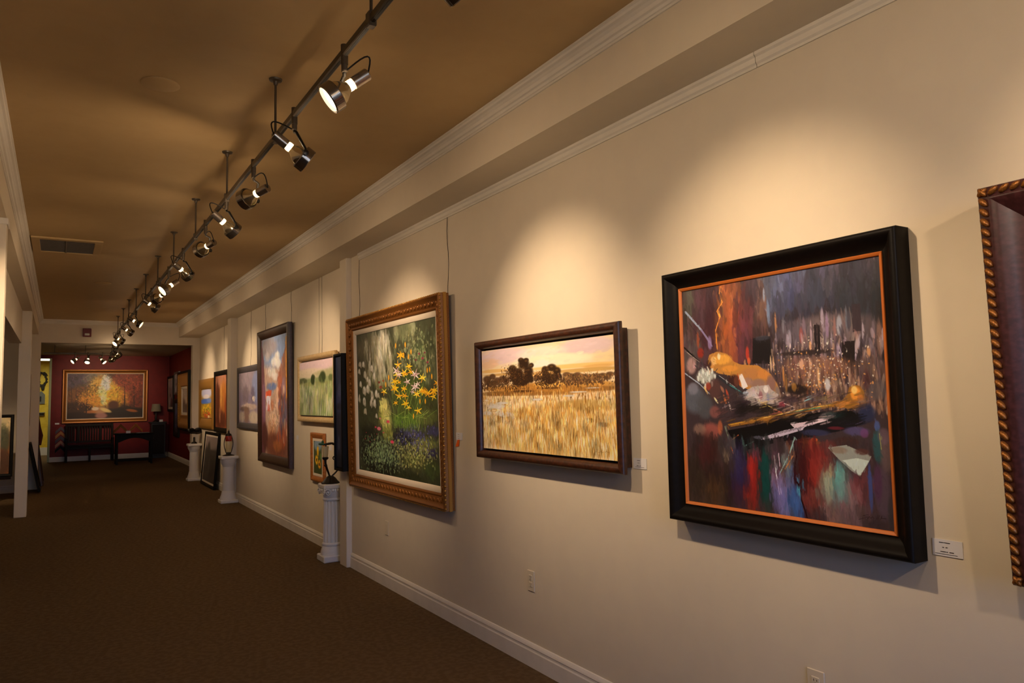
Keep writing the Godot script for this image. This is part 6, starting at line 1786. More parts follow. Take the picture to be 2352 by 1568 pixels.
	picture("leaning_frame", "black framed picture leaning on the floor at the left jamb, nearer one", Transform3D(left_turn * Basis(Vector3.RIGHT, deg_to_rad(-11.5)), Vector3(-0.27, 0.012, -15.72)), 0.70, 0.86, flat_profile(0.05, 0.04, 0.015), mats.black_wood, 0.05, 0.02, mats.easel_canvas, [], null, "painting", "frames leaning at the left jamb")
	picture("leaning_frame", "dark red-brown framed picture leaning on the floor beyond the left jamb", Transform3D(left_turn * Basis(Vector3.RIGHT, deg_to_rad(-7.5)), Vector3(-0.245, 0.008, -16.95)), 0.70, 0.86, flat_profile(0.05, 0.04, 0.015), mats.dark_brown, 0.05, 0.02, mats.alley_canvas, [], null, "painting", "frames leaning at the left jamb")
	# cords that the pictures hang from
	for c in [[WALL_A, -4.575, 2.20, "right of the garden painting", 0.002], [WALL_A, -6.36, 2.20, "at the left corner of the garden painting", 0.002], [WALL_B, -7.70, 1.98, "above the pale green meadow, right of its pair", 0.0015], [WALL_B, -7.80, 1.98, "above the pale green meadow, left of its pair", 0.0015], [WALL_B, -8.92, 2.42, "above the right end of the brown street painting", 0.002], [WALL_B, -10.22, 2.42, "above the left end of the brown street painting", 0.002], [WALL_B, -11.10, 2.02, "above the lavender harbour painting", 0.002], [WALL_C, -13.45, 2.04, "above the rust coloured alley painting", 0.002]]:
		var pts := []
		for k in 9:
			var y := lerpf(SOFFIT, c[2], k / 8.0)
			pts.append(Vector3(-0.004 - 0.003 * sin(k * 0.9), y - c[2], 0.006 * sin(k * 1.3 + c[1])))
		single("picture_wire", Shape.new().tube(pts, c[4], 5).mesh(), mats.cord, "thin brown picture wire from the soffit, " + c[3], "wire", Vector3(c[0], c[2], c[1]), Basis(), "picture wires on the right wall")
	# title cards
	card("white title card right of the abstract in the black frame", WALL_A, 0.998, -1.257, [[0.040, [[-0.018, 0.012], [-0.009, 0.003], [0.001, 0.015]], 0.0022], [0.026, [[-0.012, 0.005], [-0.002, 0.006]], 0.0022], [0.013, [[-0.013, 0.017], [-0.001, 0.004], [0.012, 0.013]], 0.0022], [0.006, [[-0.004, 0.066]], 0.0014]])
	card("white title card right of the golden grass field", WALL_A, 1.160, -2.634, [[0.038, [[-0.009, 0.020]], 0.002], [0.027, [[-0.009, 0.014]], 0.0016], [0.014, [[-0.016, 0.012], [0.002, 0.008]], 0.0022], [0.008, [[-0.002, 0.06]], 0.0014]])
	var gc := card("white title card with an orange sticker right of the garden painting", WALL_A, 1.222, -4.442, [[0.036, [[-0.008, 0.02]], 0.002], [0.024, [[-0.008, 0.018]], 0.0016], [0.011, [[-0.006, 0.02]], 0.002]])
	part("orange_sticker", Shape.new().extrude([Vector2(-0.024, 0.0), Vector2(0.006, 0.004), Vector2(-0.006, -0.042), Vector2(-0.052, -0.046)], 0.001, 0.003).mesh(), mats.sticker, gc)
	card("small white card right of the brown street painting", WALL_B, 1.06, -8.64, [])
	card("small white card under the pale green meadow painting", WALL_B, 1.0, -7.42, [])
	var rc := thing("title_card", "white title card on the red wall left of the forest painting", "card", Vector3(-0.02, 1.0, -23.499), Basis(), "white title cards beside the paintings")
	part("card_stock", Shape.new().box(Vector3(0, 0.022, 0.001), Vector3(0.1, 0.044, 0.002)).mesh(), mats.card, rc)


func build_garden_picture() -> void:
	var w := 1.93
	var h := 1.475
	var prof := [Vector2(0, 0), Vector2(0, 0.06), Vector2(0.006, 0.072), Vector2(0.016, 0.078), Vector2(0.026, 0.074), Vector2(0.032, 0.068), Vector2(0.05, 0.064), Vector2(0.07, 0.056), Vector2(0.085, 0.05), Vector2(0.092, 0.054), Vector2(0.100, 0.052), Vector2(0.108, 0.044), Vector2(0.108, 0.02)]
	var o := picture("framed_painting", "garden of yellow lilies in a broad carved gold frame with pale liner", on_right(WALL_A, 0.748, -6.445, -4.515, 1.2), w, h, prof, mats.old_gold, 0.15, 0.026, mats.garden_canvas, [Vector2(0.108, 0.02), Vector2(0.108, 0.040), Vector2(0.112, 0.041), Vector2(0.146, 0.034), Vector2(0.15, 0.03), Vector2(0.15, 0.02)], mats.linen)
	# a row of beads on the outer edge and leaves carved in the hollow
	var beads := Shape.new()
	var leaves := Shape.new()
	for side in 4:
		var length := w if side % 2 == 0 else h
		var turn := Basis(Vector3.BACK, PI / 2 * side)
		var mid := Vector3(0, h * 0.5, 0)
		var off := h * 0.5 if side % 2 == 0 else w * 0.5
		var n := int(length / 0.03)
		for k in n:
			var x := (k + 0.5) / n * length - length * 0.5
			beads.ball(mid + turn * Vector3(x, -off + 0.004, 0.066), Vector3.ONE * 0.0085, 6, 4)
		var m := int((length - 0.1) / 0.06)
		for k in m:
			var x := (k + 0.5) / m * (length - 0.1) - (length - 0.1) * 0.5
			leaves.ball(mid + turn * Vector3(x, -off + 0.058, 0.058), Vector3(0.022, 0.02, 0.01), 8, 4, turn)
			leaves.ball(mid + turn * Vector3(x + 0.028, -off + 0.05, 0.06), Vector3(0.006, 0.014, 0.007), 6, 4, turn)
	part("bead_row", beads.mesh(), mats.pale_gold, o)
	part("carved_leaves", leaves.mesh(), mats.old_gold, o)
	part("side_band", Shape.new().frame(w, h, [Vector2(0.0, 0.018), Vector2(-0.004, 0.02), Vector2(-0.004, 0.042), Vector2(0.0, 0.044)]).mesh(), mats.pale_gold, o)


func build_rope_picture() -> void:
	var w := 1.16
	var h := 1.085
	var prof := [Vector2(0, 0), Vector2(0, 0.078), Vector2(0.004, 0.082), Vector2(0.026, 0.082), Vector2(0.03, 0.086), Vector2(0.036, 0.086), Vector2(0.05, 0.078), Vector2(0.07, 0.062), Vector2(0.09, 0.046), Vector2(0.12, 0.034), Vector2(0.15, 0.03), Vector2(0.15, 0.01)]
	var o := picture("framed_painting", "oxblood scoop frame with a gold rope edge, cut off at the right", on_right(WALL_A, 0.972, -1.045, 0.115, 2.6), w, h, prof, mats.oxblood, 0.15, 0.02, mats.alley_canvas)
	var rope := Shape.new()
	for side in 4:
		var length := w if side % 2 == 0 else h
		var turn := Basis(Vector3.BACK, PI / 2 * side)
		var off := h * 0.5 if side % 2 == 0 else w * 0.5
		var n := int(length / 0.0275)
		for k in n:
			var x := (k + 0.5) / n * length - length * 0.5
			rope.ball(Vector3(0, h * 0.5, 0) + turn * Vector3(x, -off + 0.014, 0.083), Vector3(0.0165, 0.0085, 0.010), 8, 5, turn * Basis(Vector3.BACK, deg_to_rad(38)))
	part("rope_moulding", rope.mesh(), mats.old_gold, o)


# ------------------------------------------------------------------ lighting track and spotlights
func build_track() -> void:
	var o := thing("lighting_track", "bronze lighting track on thin rods under the tan corridor ceiling", "track light", Vector3(TRACK.x, TRACK.y, -7.0))
	part("rail", Shape.new().box(Vector3(0, 0, 0), Vector3(0.022, 0.030, 17.6), 0.004).mesh(), mats.track_metal, o)
	part("rail_slot", Shape.new().box(Vector3(0, -0.0155, 0), Vector3(0.009, 0.002, 17.5)).mesh(), mats.slot, o)
	var zs := [0.2, -1.05, -2.33, -3.65, -4.89, -6.16, -7.46, -8.76, -10.07, -11.39, -12.63, -13.82, -15.08]
	for z in zs:
		var r := part("hanger_rod", Shape.new().tube([Vector3(0, 0.012, z + 7.0), Vector3(0, CEIL - TRACK.y - 0.004, z + 7.0)], 0.006, 8).mesh(), mats.track_metal, o)
		part("ceiling_cup", Shape.new().lathe([Vector2(0.0, 0.0), Vector2(0.009, 0.0), Vector2(0.013, 0.018), Vector2(0.03, 0.022), Vector2(0.033, 0.03), Vector2(0.0, 0.03)], 16, Transform3D(Basis(), Vector3(0, CEIL - TRACK.y - 0.0305, z + 7.0))).mesh(), mats.track_metal, r)
		part("clamp", Shape.new().box(Vector3(0, 0, z + 7.0), Vector3(0.03, 0.052, 0.036), 0.004).mesh(), mats.track_metal, r)
	var lamp_list := [
		# z, target, power, what it does
		[1.0, Vector3(2.295, 1.85, -0.5), 1.9, "outside the frame, aimed back at the rope edged picture"],
		[-0.62, Vector3(2.295, 1.75, -0.45), 2.0, "aimed at the oxblood frame with the gold rope edge"],
		[-1.76, Vector3(2.295, 1.68, -1.90), 3.1, "peeking in at the top edge, aimed at the abstract"],
		[-2.61, Vector3(-0.42, 1.60, -2.95), 2.0, "nearest fully seen, its bright round face turned to the left"],
		[-3.30, Vector3(2.295, 1.68, -3.28), 3.7, "second fully seen, aimed down at the golden field"],
		[-4.13, Vector3(-0.42, 2.0, -6.25), 13.0, "third fully seen, turned towards the near white post"],
		[-4.90, Vector3(2.295, 1.65, -5.32), 3.0, "fourth fully seen, aimed down at the garden of lilies"],
		[-5.69, Vector3(-0.46, 1.95, -8.7), 2.0, "fifth fully seen, turned to the panel between the left posts"],
		[-6.82, Vector3(2.365, 1.68, -7.75), 3.0, "sixth fully seen, aimed at the pale green meadow"],
		[-7.80, Vector3(-0.42, 1.60, -7.45), 1.2, "seventh fully seen, its white face turned to the camera side"],
		[-8.55, Vector3(-0.42, 1.60, -10.4), 1.2, "just below the seventh one, turned to the left"],
		[-9.35, Vector3(2.365, 1.65, -9.65), 3.0, "aimed at the brown street painting"],
		[-11.35, Vector3(2.365, 1.7, -10.95), 3.0, "aimed at the lavender harbour painting"],
		[-12.75, Vector3(2.42, 1.7, -13.35), 2.9, "aimed at the rust coloured alley painting"],
		[-14.55, Vector3(2.42, 1.7, -14.95), 3.0, "aimed at the blue coast in the gold frame"],
		[-15.0, Vector3(-0.40, 1.50, -14.3), 1.0, "turned to the edge-on picture at the left wall"],
		[-15.65, Vector3(1.1, 0.9, -19.0), 0.8, "last one before the red room, aimed into it"],
	]
	for l in lamp_list:
		spotlight(Vector3(TRACK.x, TRACK.y, l[0]), l[1], l[2], "chrome spotlight " + l[3], {-1.76: 0.12, -2.61: 0.14}.get(l[0], 0.17), 15.0 if l[2] > 5.0 else 34.0, 0.051 if l[2] > 5.0 else SPILL)
	spotlight(Vector3(-1.7, 2.92, -12.4), Vector3(-0.92, 0.9, -14.5), 4.0, "chrome spotlight under the ceiling of the left gallery, aimed at the easel", 0.17, 24.0)
	# the lower track in the red room: a run along the room and a run across it
	var r := thing("lighting_track", "dark lighting track bent at a right angle in the red room", "track light", Vector3(1.0, 2.68, -17.9))
	part("rail", Shape.new().box(Vector3(0, 0, 0), Vector3(0.022, 0.03, 3.2), 0.004).mesh(), mats.track_metal, r)
	part("rail", Shape.new().box(Vector3(-0.65, 0, -1.6), Vector3(1.32, 0.03, 0.022), 0.004).mesh(), mats.track_metal, r)
	for p in [Vector3(0, 0, 1.2), Vector3(0, 0, -1.0), Vector3(-0.5, 0, -1.6), Vector3(-1.1, 0, -1.6)]:
		part("hanger_rod", Shape.new().tube([p + Vector3(0, 0.012, 0), p + Vector3(0, 0.188, 0)], 0.006, 6).mesh(), mats.track_metal, r)
	for l in [
		[Vector3(1.0, 2.68, -17.0), Vector3(2.72, 1.5, -19.6), 1.8, "first one in the red room, aimed at the ornate gold frame"],
		[Vector3(1.0, 2.68, -17.6), Vector3(2.72, 1.7, -21.4), 1.3, "second one in the red room, aimed at the narrow grey print"],
		[Vector3(1.0, 2.68, -18.9), Vector3(2.72, 1.6, -22.7), 1.0, "third one in the red room, aimed at the pale grey print"],
		[Vector3(1.0, 2.68, -19.3), Vector3(1.08, 1.9, -23.4), 9.0, "at the bend of the red room track, aimed at the autumn forest"],
		[Vector3(0.84, 2.68, -19.5), Vector3(2.3, 0.8, -18.6), 0.4, "rightmost of three bright faces before the forest painting"],
		[Vector3(0.55, 2.68, -19.5), Vector3(0.1, 0.6, -18.0), 0.4, "middle of three bright faces before the forest painting"],
		[Vector3(0.30, 2.68, -19.5), Vector3(-1.6, 1.0, -18.6), 0.4, "leftmost of three bright faces before the forest painting"],
	]:
		spotlight(l[0], l[1], l[2], "chrome track spotlight, " + l[3], 0.15, 25.0, 0.03)


func spotlight(at: Vector3, target: Vector3, power: float, label: String, drop := 0.17, angle := 34.0, spill := SPILL) -> void:
	var o := thing("track_spotlight", label, "spotlight", at, Basis(), "spotlights on the tracks")
	var head := Vector3(0, -drop, 0)
	var d := (target - at - head).normalized()
	head += d * 0.04
	var b := along(d)
	var t := Transform3D(b, head)
	var side := d.cross(Vector3.UP).normalized()
	part("adapter", Shape.new().lathe([Vector2(0, -0.075), Vector2(0.010, -0.075), Vector2(0.012, -0.07), Vector2(0.012, -0.045), Vector2(0.014, -0.045), Vector2(0.014, 0.03), Vector2(0, 0.03)], 12).mesh(), mats.track_metal, o)
	var pivot := head + side * 0.061
	var arm := Shape.new()
	arm.tube([Vector3(0, -0.07, 0), Vector3(0, -0.085, 0) + side * 0.004, Vector3(0, -drop * 0.55, 0) + side * 0.034, pivot + Vector3(0, 0.02, 0), pivot], 0.007, 6)
	part("arm", arm.mesh(), mats.dark_steel, o)
	part("pivot_knob", Shape.new().lathe([Vector2(0, -0.01), Vector2(0.012, -0.01), Vector2(0.013, 0.008), Vector2(0, 0.01)], 10, Transform3D(along(side), pivot + side * 0.004)).mesh(), mats.dark_steel, o)
	part("holder_ring", Shape.new().lathe([Vector2(0.050, -0.006), Vector2(0.0555, -0.006), Vector2(0.057, -0.003), Vector2(0.057, 0.034), Vector2(0.055, 0.037), Vector2(0.050, 0.037), Vector2(0.050, -0.006)], 28, t).mesh(), mats.chrome, o)
	var bulb := part("bulb", Shape.new().lathe([Vector2(0.020, -0.058), Vector2(0.024, -0.050), Vector2(0.034, -0.038), Vector2(0.043, -0.022), Vector2(0.049, -0.004), Vector2(0.0498, 0.022)], 28, t, true).mesh(), mats.mirror_glass, o)
	part("lens", Shape.new().lathe([Vector2(0.0498, 0.022), Vector2(0.04, 0.027), Vector2(0.02, 0.030), Vector2(0, 0.031)], 28, t, true).mesh(), mats.lamp_face, bulb)
	part("neck", Shape.new().lathe([Vector2(0.019, -0.080), Vector2(0.0215, -0.070), Vector2(0.0205, -0.058)], 20, t, true).mesh(), mats.lamp_neck, bulb)
	part("socket", Shape.new().lathe([Vector2(0, -0.150), Vector2(0.022, -0.150), Vector2(0.0235, -0.147), Vector2(0.0235, -0.080), Vector2(0.018, -0.080)], 24, t).mesh(), mats.steel, o)
	var tail := head - d * 0.15
	var lift := Vector3(0, 0.05, 0)
	var cable := []
	for k in 11:
		var f := k / 10.0
		var p := tail.lerp(Vector3(0, -0.075, 0), f) - d * 0.05 * sin(PI * f) + lift * sin(PI * f) * 0.5 - side * 0.03 * sin(PI * f)
		cable.append(p)
	part("cable", Shape.new().tube(cable, 0.0035, 6).mesh(), mats.dark_steel, o)
	var aim := Transform3D(Basis.looking_at(d, Vector3.UP if absf(d.y) < 0.95 else Vector3.RIGHT), head + d * 0.045)
	lamp_beam(o, "lamp_light", aim, power, angle)
	lamp_beam(o, "lens_spill", aim, power * spill, 86.0)
	# what leaks out sideways through the open neck behind the reflector
	var leak := OmniLight3D.new()
	leak.name = "neck_light"
	leak.light_color = WARM
	leak.light_energy = LEAK * (0.4 if spill < 0.05 else (1.0 if at.z > -6.0 else 0.55))
	leak.omni_range = 8.0
	leak.omni_attenuation = 2.0
	leak.light_size = 0.018
	leak.shadow_enabled = true
	o.add_child(leak)
	leak.position = head - d * 0.069


const SPILL := 0.15
const LEAK := 0.066


func lamp_beam(o: Node3D, called: String, t: Transform3D, power: float, angle: float) -> void:
	var s := SpotLight3D.new()
	s.name = called
	s.light_color = WARM
	s.light_energy = power
	s.spot_angle = angle
	s.spot_angle_attenuation = 1.0
	s.spot_range = 14.0
	s.spot_attenuation = 2.0
	s.light_size = 0.03
	s.shadow_enabled = true
	o.add_child(s)
	s.transform = t


# ------------------------------------------------------------------ pedestals, furniture
func volute(s: Shape, c: Vector3, out: Vector3, side: Vector3, r: float) -> void:
	var pts := []
	for k in 22:
		var a := k / 21.0 * TAU * 1.6
		var rr := r * (1.0 - k / 25.0)
		pts.append(c + side * cos(a) * rr + Vector3.UP * sin(a) * rr + out * 0.004)
	s.tube(pts, r * 0.2, 6, r * 0.12)
	s.ball(c + out * 0.004, Vector3.ONE * r * 0.22, 8, 5)


func build_furniture() -> void:
	# fluted pedestal next to the near pilaster
	var p := thing("pedestal", "white fluted plaster pedestal with scrolled capital beside the near pilaster", "pedestal", Vector3(2.24, 0, -6.985), Basis(), "white plaster pedestals")
	part("plinth", Shape.new().box(Vector3(0, 0.03, 0), Vector3(0.225, 0.06, 0.225), 0.008).mesh(), mats.plaster, p)
	part("base", Shape.new().lathe([Vector2(0.105, 0.06), Vector2(0.105, 0.09), Vector2(0.098, 0.115), Vector2(0.09, 0.135), Vector2(0.088, 0.142), Vector2(0.096, 0.15), Vector2(0.096, 0.162), Vector2(0.09, 0.17), Vector2(0.084, 0.175)], 36, Transform3D(), true).mesh(), mats.plaster, p)
	part("shaft", Shape.new().lathe([Vector2(0.083, 0.17), Vector2(0.080, 0.37), Vector2(0.077, 0.565)], 96, Transform3D(), false, 16, 0.10).mesh(), mats.plaster, p)
	var cap := part("capital", Shape.new().lathe([Vector2(0.078, 0.56), Vector2(0.088, 0.568), Vector2(0.088, 0.58), Vector2(0.08, 0.588), Vector2(0.088, 0.62), Vector2(0.10, 0.65), Vector2(0.10, 0.67)], 36, Transform3D(), true).box(Vector3(0, 0.695, 0), Vector3(0.215, 0.05, 0.215), 0.012).mesh(), mats.plaster, p)
	var scrolls := Shape.new()
	for q in [[Vector3.BACK, Vector3.RIGHT], [Vector3.LEFT, Vector3.BACK], [Vector3.RIGHT, Vector3.BACK], [Vector3.FORWARD, Vector3.RIGHT]]:
		for e in [-1.0, 1.0]:
			volute(scrolls, q[0] * 0.098 + q[1] * e * 0.072 + Vector3(0, 0.642, 0), q[0], q[1] * e, 0.034)
		for k in 3:
			scrolls.ball(q[0] * 0.1 + q[1] * (k - 1) * 0.022 + Vector3(0, 0.66, 0), Vector3(0.011, 0.016, 0.011), 8, 5)
	part("scrolls", scrolls.mesh(), mats.plaster, cap)
	# plain pedestals further along
	for e in [[Vector3(2.215, 0, -11.90), 0.70, "white plain column pedestal holding the red banded lantern"], [Vector3(2.285, 0, -15.72), 0.715, "white plain pedestal holding a dark leafy sculpture by the red room"]]:
		var c := thing("pedestal", e[2], "pedestal", e[0], Basis(), "white plaster pedestals")
		var h: float = e[1]
		part("base", Shape.new().box(Vector3(0, 0.025, 0), Vector3(0.25, 0.05, 0.25), 0.008).lathe([Vector2(0.12, 0.05), Vector2(0.115, 0.08), Vector2(0.1, 0.12), Vector2(0.09, 0.17), Vector2(0.085, 0.18)], 28, Transform3D(), true).mesh(), mats.plaster, c)
		part("shaft", Shape.new().lathe([Vector2(0.085, 0.18), Vector2(0.082, 0.36), Vector2(0.080, h - 0.16)], 28, Transform3D(), true).mesh(), mats.plaster, c)
		part("capital", Shape.new().lathe([Vector2(0.08, h - 0.16), Vector2(0.088, h - 0.15), Vector2(0.088, h - 0.135), Vector2(0.098, h - 0.12), Vector2(0.115, h - 0.09), Vector2(0.118, h - 0.04)], 28, Transform3D(), true).box(Vector3(0, h - 0.022, 0), Vector3(0.25, 0.044, 0.25), 0.008).mesh(), mats.plaster, c)
	build_bronze_lamp(Vector3(2.22, 0.7205, -6.97))
	build_lantern(Vector3(2.215, 0.7005, -11.90))
	build_leaf_sculpture(Vector3(2.285, 0.7155, -15.72))
	build_bench()
	build_table()
	build_cabinet()
	build_easel()


func build_bronze_lamp(at: Vector3) -> void:
	var o := thing("bronze_lamp", "dark bronze candle lamp with scroll arm and green leaf on the fluted pedestal", "lamp", at)
	part("base", Shape.new().lathe([Vector2(0, 0), Vector2(0.084, 0), Vector2(0.086, 0.008), Vector2(0.07, 0.022), Vector2(0.048, 0.05), Vector2(0.03, 0.066), Vector2(0.016, 0.072), Vector2(0, 0.074)], 28, Transform3D(), true).mesh(), mats.bronze, o)
	var stem := Shape.new()
	stem.tube([Vector3(-0.01, 0.07, 0), Vector3(-0.02, 0.1, 0.0), Vector3(-0.036, 0.14, 0.004), Vector3(-0.05, 0.19, 0.006), Vector3(-0.052, 0.22, 0.006)], 0.009, 8, 0.012)
	stem.ball(Vector3(-0.048, 0.17, 0.005), Vector3(0.017, 0.014, 0.017), 10, 6)
	stem.lathe([Vector2(0.014, 0.22), Vector2(0.028, 0.232), Vector2(0.03, 0.245), Vector2(0.02, 0.25), Vector2(0, 0.25)], 16, Transform3D(Basis(), Vector3(-0.052, 0, 0.006)))
	part("stem", stem.mesh(), mats.bronze, o)
	part("glass_cup", Shape.new().lathe([Vector2(0.0, 0.25), Vector2(0.022, 0.25), Vector2(0.026, 0.28), Vector2(0.029, 0.32), Vector2(0.033, 0.35), Vector2(0.03, 0.35), Vector2(0.02, 0.27)], 18, Transform3D(Basis(), Vector3(-0.052, 0, 0.006)), true).mesh(), mats.cream_glass, o)
	var scroll := []
	for k in 18:
		var f := k / 17.0
		scroll.append(Vector3(0.018 + 0.068 * sin(f * 2.6), 0.07 + 0.16 * f, 0.006 * sin(f * 6.0)))
	for k in 10:
		var a := k / 9.0 * 4.4
		scroll.append(Vector3(0.040 + 0.016 * cos(a + 0.4), 0.235 + 0.016 * sin(a + 0.4), 0.0))
	part("scroll_arm", Shape.new().tube(scroll, 0.008, 8, 0.005).mesh(), mats.bronze, o)
	var leaf := Shape.new()
	leaf.ball(Vector3(-0.02, 0.372, 0.0), Vector3(0.055, 0.012, 0.026), 12, 6, Basis(Vector3.BACK, 0.12))
	leaf.ball(Vector3(0.05, 0.365, 0.004), Vector3(0.045, 0.014, 0.022), 12, 6, Basis(Vector3.BACK, -0.15))
	leaf.tube([Vector3(-0.05, 0.345, 0.004), Vector3(-0.04, 0.365, 0.002), Vector3(0.0, 0.372, 0)], 0.006, 6)
	part("bronze_leaves", leaf.mesh(), mats.bronze, o)
	part("green_leaf", Shape.new().ball(Vector3(-0.085, 0.372, 0.0), Vector3(0.034, 0.012, 0.02), 10, 6, Basis(Vector3.BACK, -0.1)).ball(Vector3(-0.075, 0.392, 0.0), Vector3(0.012, 0.016, 0.01), 8, 5).mesh(), mats.verdigris, o)


func build_lantern(at: Vector3) -> void:
	var o := thing("lantern", "slim dark metal lantern with a cream body and red band on the plain pedestal", "lantern", at)
	part("foot", Shape.new().lathe([Vector2(0, 0), Vector2(0.085, 0), Vector2(0.085, 0.008), Vector2(0.05, 0.018), Vector2(0.03, 0.03), Vector2(0.028, 0.05), Vector2(0, 0.05)], 20, Transform3D(), true).mesh(), mats.bronze, o)
	part("body", Shape.new().lathe([Vector2(0.0, 0.05), Vector2(0.036, 0.055), Vector2(0.044, 0.09), Vector2(0.046, 0.22), Vector2(0.04, 0.25)], 20, Transform3D(), true).mesh(), mats.cream_glass, o)
	part("red_band", Shape.new().lathe([Vector2(0.044, 0.215), Vector2(0.048, 0.22), Vector2(0.048, 0.285), Vector2(0.04, 0.30)], 20, Transform3D(), true).mesh(), mats.red_band, o)
	part("cap", Shape.new().lathe([Vector2(0.042, 0.285), Vector2(0.04, 0.31), Vector2(0.02, 0.335), Vector2(0.012, 0.35), Vector2(0.016, 0.36), Vector2(0.006, 0.375), Vector2(0, 0.40)], 18, Transform3D(), true).mesh(), mats.bronze, o)
	for s in [-1.0, 1.0]:
		var pts := []
		for k in 13:
			var f := k / 12.0
			pts.append(Vector3(s * (0.03 + 0.034 * sin(f * PI)), 0.03 + 0.30 * f, 0))
		part("side_rod", Shape.new().tube(pts, 0.006, 6).mesh(), mats.bronze, o)


func build_leaf_sculpture(at: Vector3) -> void:
	var o := thing("leaf_sculpture", "dark bronze leafy sculpture on the pedestal by the red room", "sculpture", at)
	part("foot", Shape.new().lathe([Vector2(0, 0), Vector2(0.06, 0), Vector2(0.05, 0.02), Vector2(0.02, 0.04), Vector2(0.018, 0.12), Vector2(0, 0.13)], 16, Transform3D(), true).mesh(), mats.bronze, o)
	for k in 9:
		var a := k * 2.4
		var d := Vector3(cos(a), 0.5 + 0.5 * sin(k * 1.7), sin(a)).normalized()
		part("leaf", Shape.new().ball(Vector3(0, 0.2, 0) + d * 0.075, Vector3(0.022, 0.075, 0.05), 8, 6, along(d)).mesh(), mats.bronze, o)
	part("leaf", Shape.new().ball(Vector3(0.12, 0.22, 0.02), Vector3(0.06, 0.014, 0.03), 8, 6).mesh(), mats.bronze, o)


func build_bench() -> void:
	var o := thing("bench", "dark wooden settle with slatted back under the forest painting", "bench", Vector3(0.74, 0, -23.12))
	var m: Material = mats.bench_wood
	part("seat", Shape.new().box(Vector3(0, 0.42, 0.0), Vector3(1.14, 0.04, 0.44), 0.008).mesh(), m, o)
	part("seat_rail", Shape.new().box(Vector3(0, 0.375, 0.2), Vector3(1.06, 0.05, 0.025)).mesh(), m, o)
	for x in [-0.54, 0.54]:
		part("leg", Shape.new().box(Vector3(x, 0.3, 0.19), Vector3(0.055, 0.6, 0.055), 0.005).mesh(), m, o)
		part("leg", Shape.new().box(Vector3(x, 0.5, -0.21), Vector3(0.055, 1.0, 0.055), 0.005).mesh(), m, o)
		part("arm_rest", Shape.new().box(Vector3(x, 0.61, 0.0), Vector3(0.06, 0.03, 0.46), 0.006).mesh(), m, o)
	part("leg", Shape.new().box(Vector3(0, 0.2, 0.19), Vector3(0.05, 0.4, 0.05), 0.005).mesh(), m, o)
	part("top_rail", Shape.new().box(Vector3(0, 0.965, -0.22), Vector3(1.12, 0.07, 0.04), 0.006).mesh(), m, o)
	part("lower_rail", Shape.new().box(Vector3(0, 0.52, -0.22), Vector3(1.04, 0.05, 0.03), 0.004).mesh(), m, o)
	part("back_stile", Shape.new().box(Vector3(-0.26, 0.74, -0.22), Vector3(0.07, 0.40, 0.03), 0.004).mesh(), m, o)
	part("back_stile", Shape.new().box(Vector3(0.26, 0.74, -0.22), Vector3(0.07, 0.40, 0.03), 0.004).mesh(), m, o)
	for k in 17:
		var x := -0.48 + 0.06 * k
		if absf(absf(x) - 0.26) > 0.045:
			part("slat", Shape.new().box(Vector3(x, 0.74, -0.225), Vector3(0.03, 0.40, 0.014)).mesh(), m, o)


func chevron(s: Shape, size: float, width: float, thick: float) -> Shape:
	s.extrude([Vector2(-size, -size), Vector2(-size, -size + width * 1.414), Vector2(0, width * 1.414), Vector2(size, -size + width * 1.414), Vector2(size, -size), Vector2(0, 0)], 0.0, thick)
	s.extrude([Vector2(-size, -size + width), Vector2(-size, -size + width * 1.4), Vector2(0, width * 1.4), Vector2(size, -size + width * 1.4), Vector2(size, -size + width), Vector2(0, width)], thick, thick + 0.008)
	return s


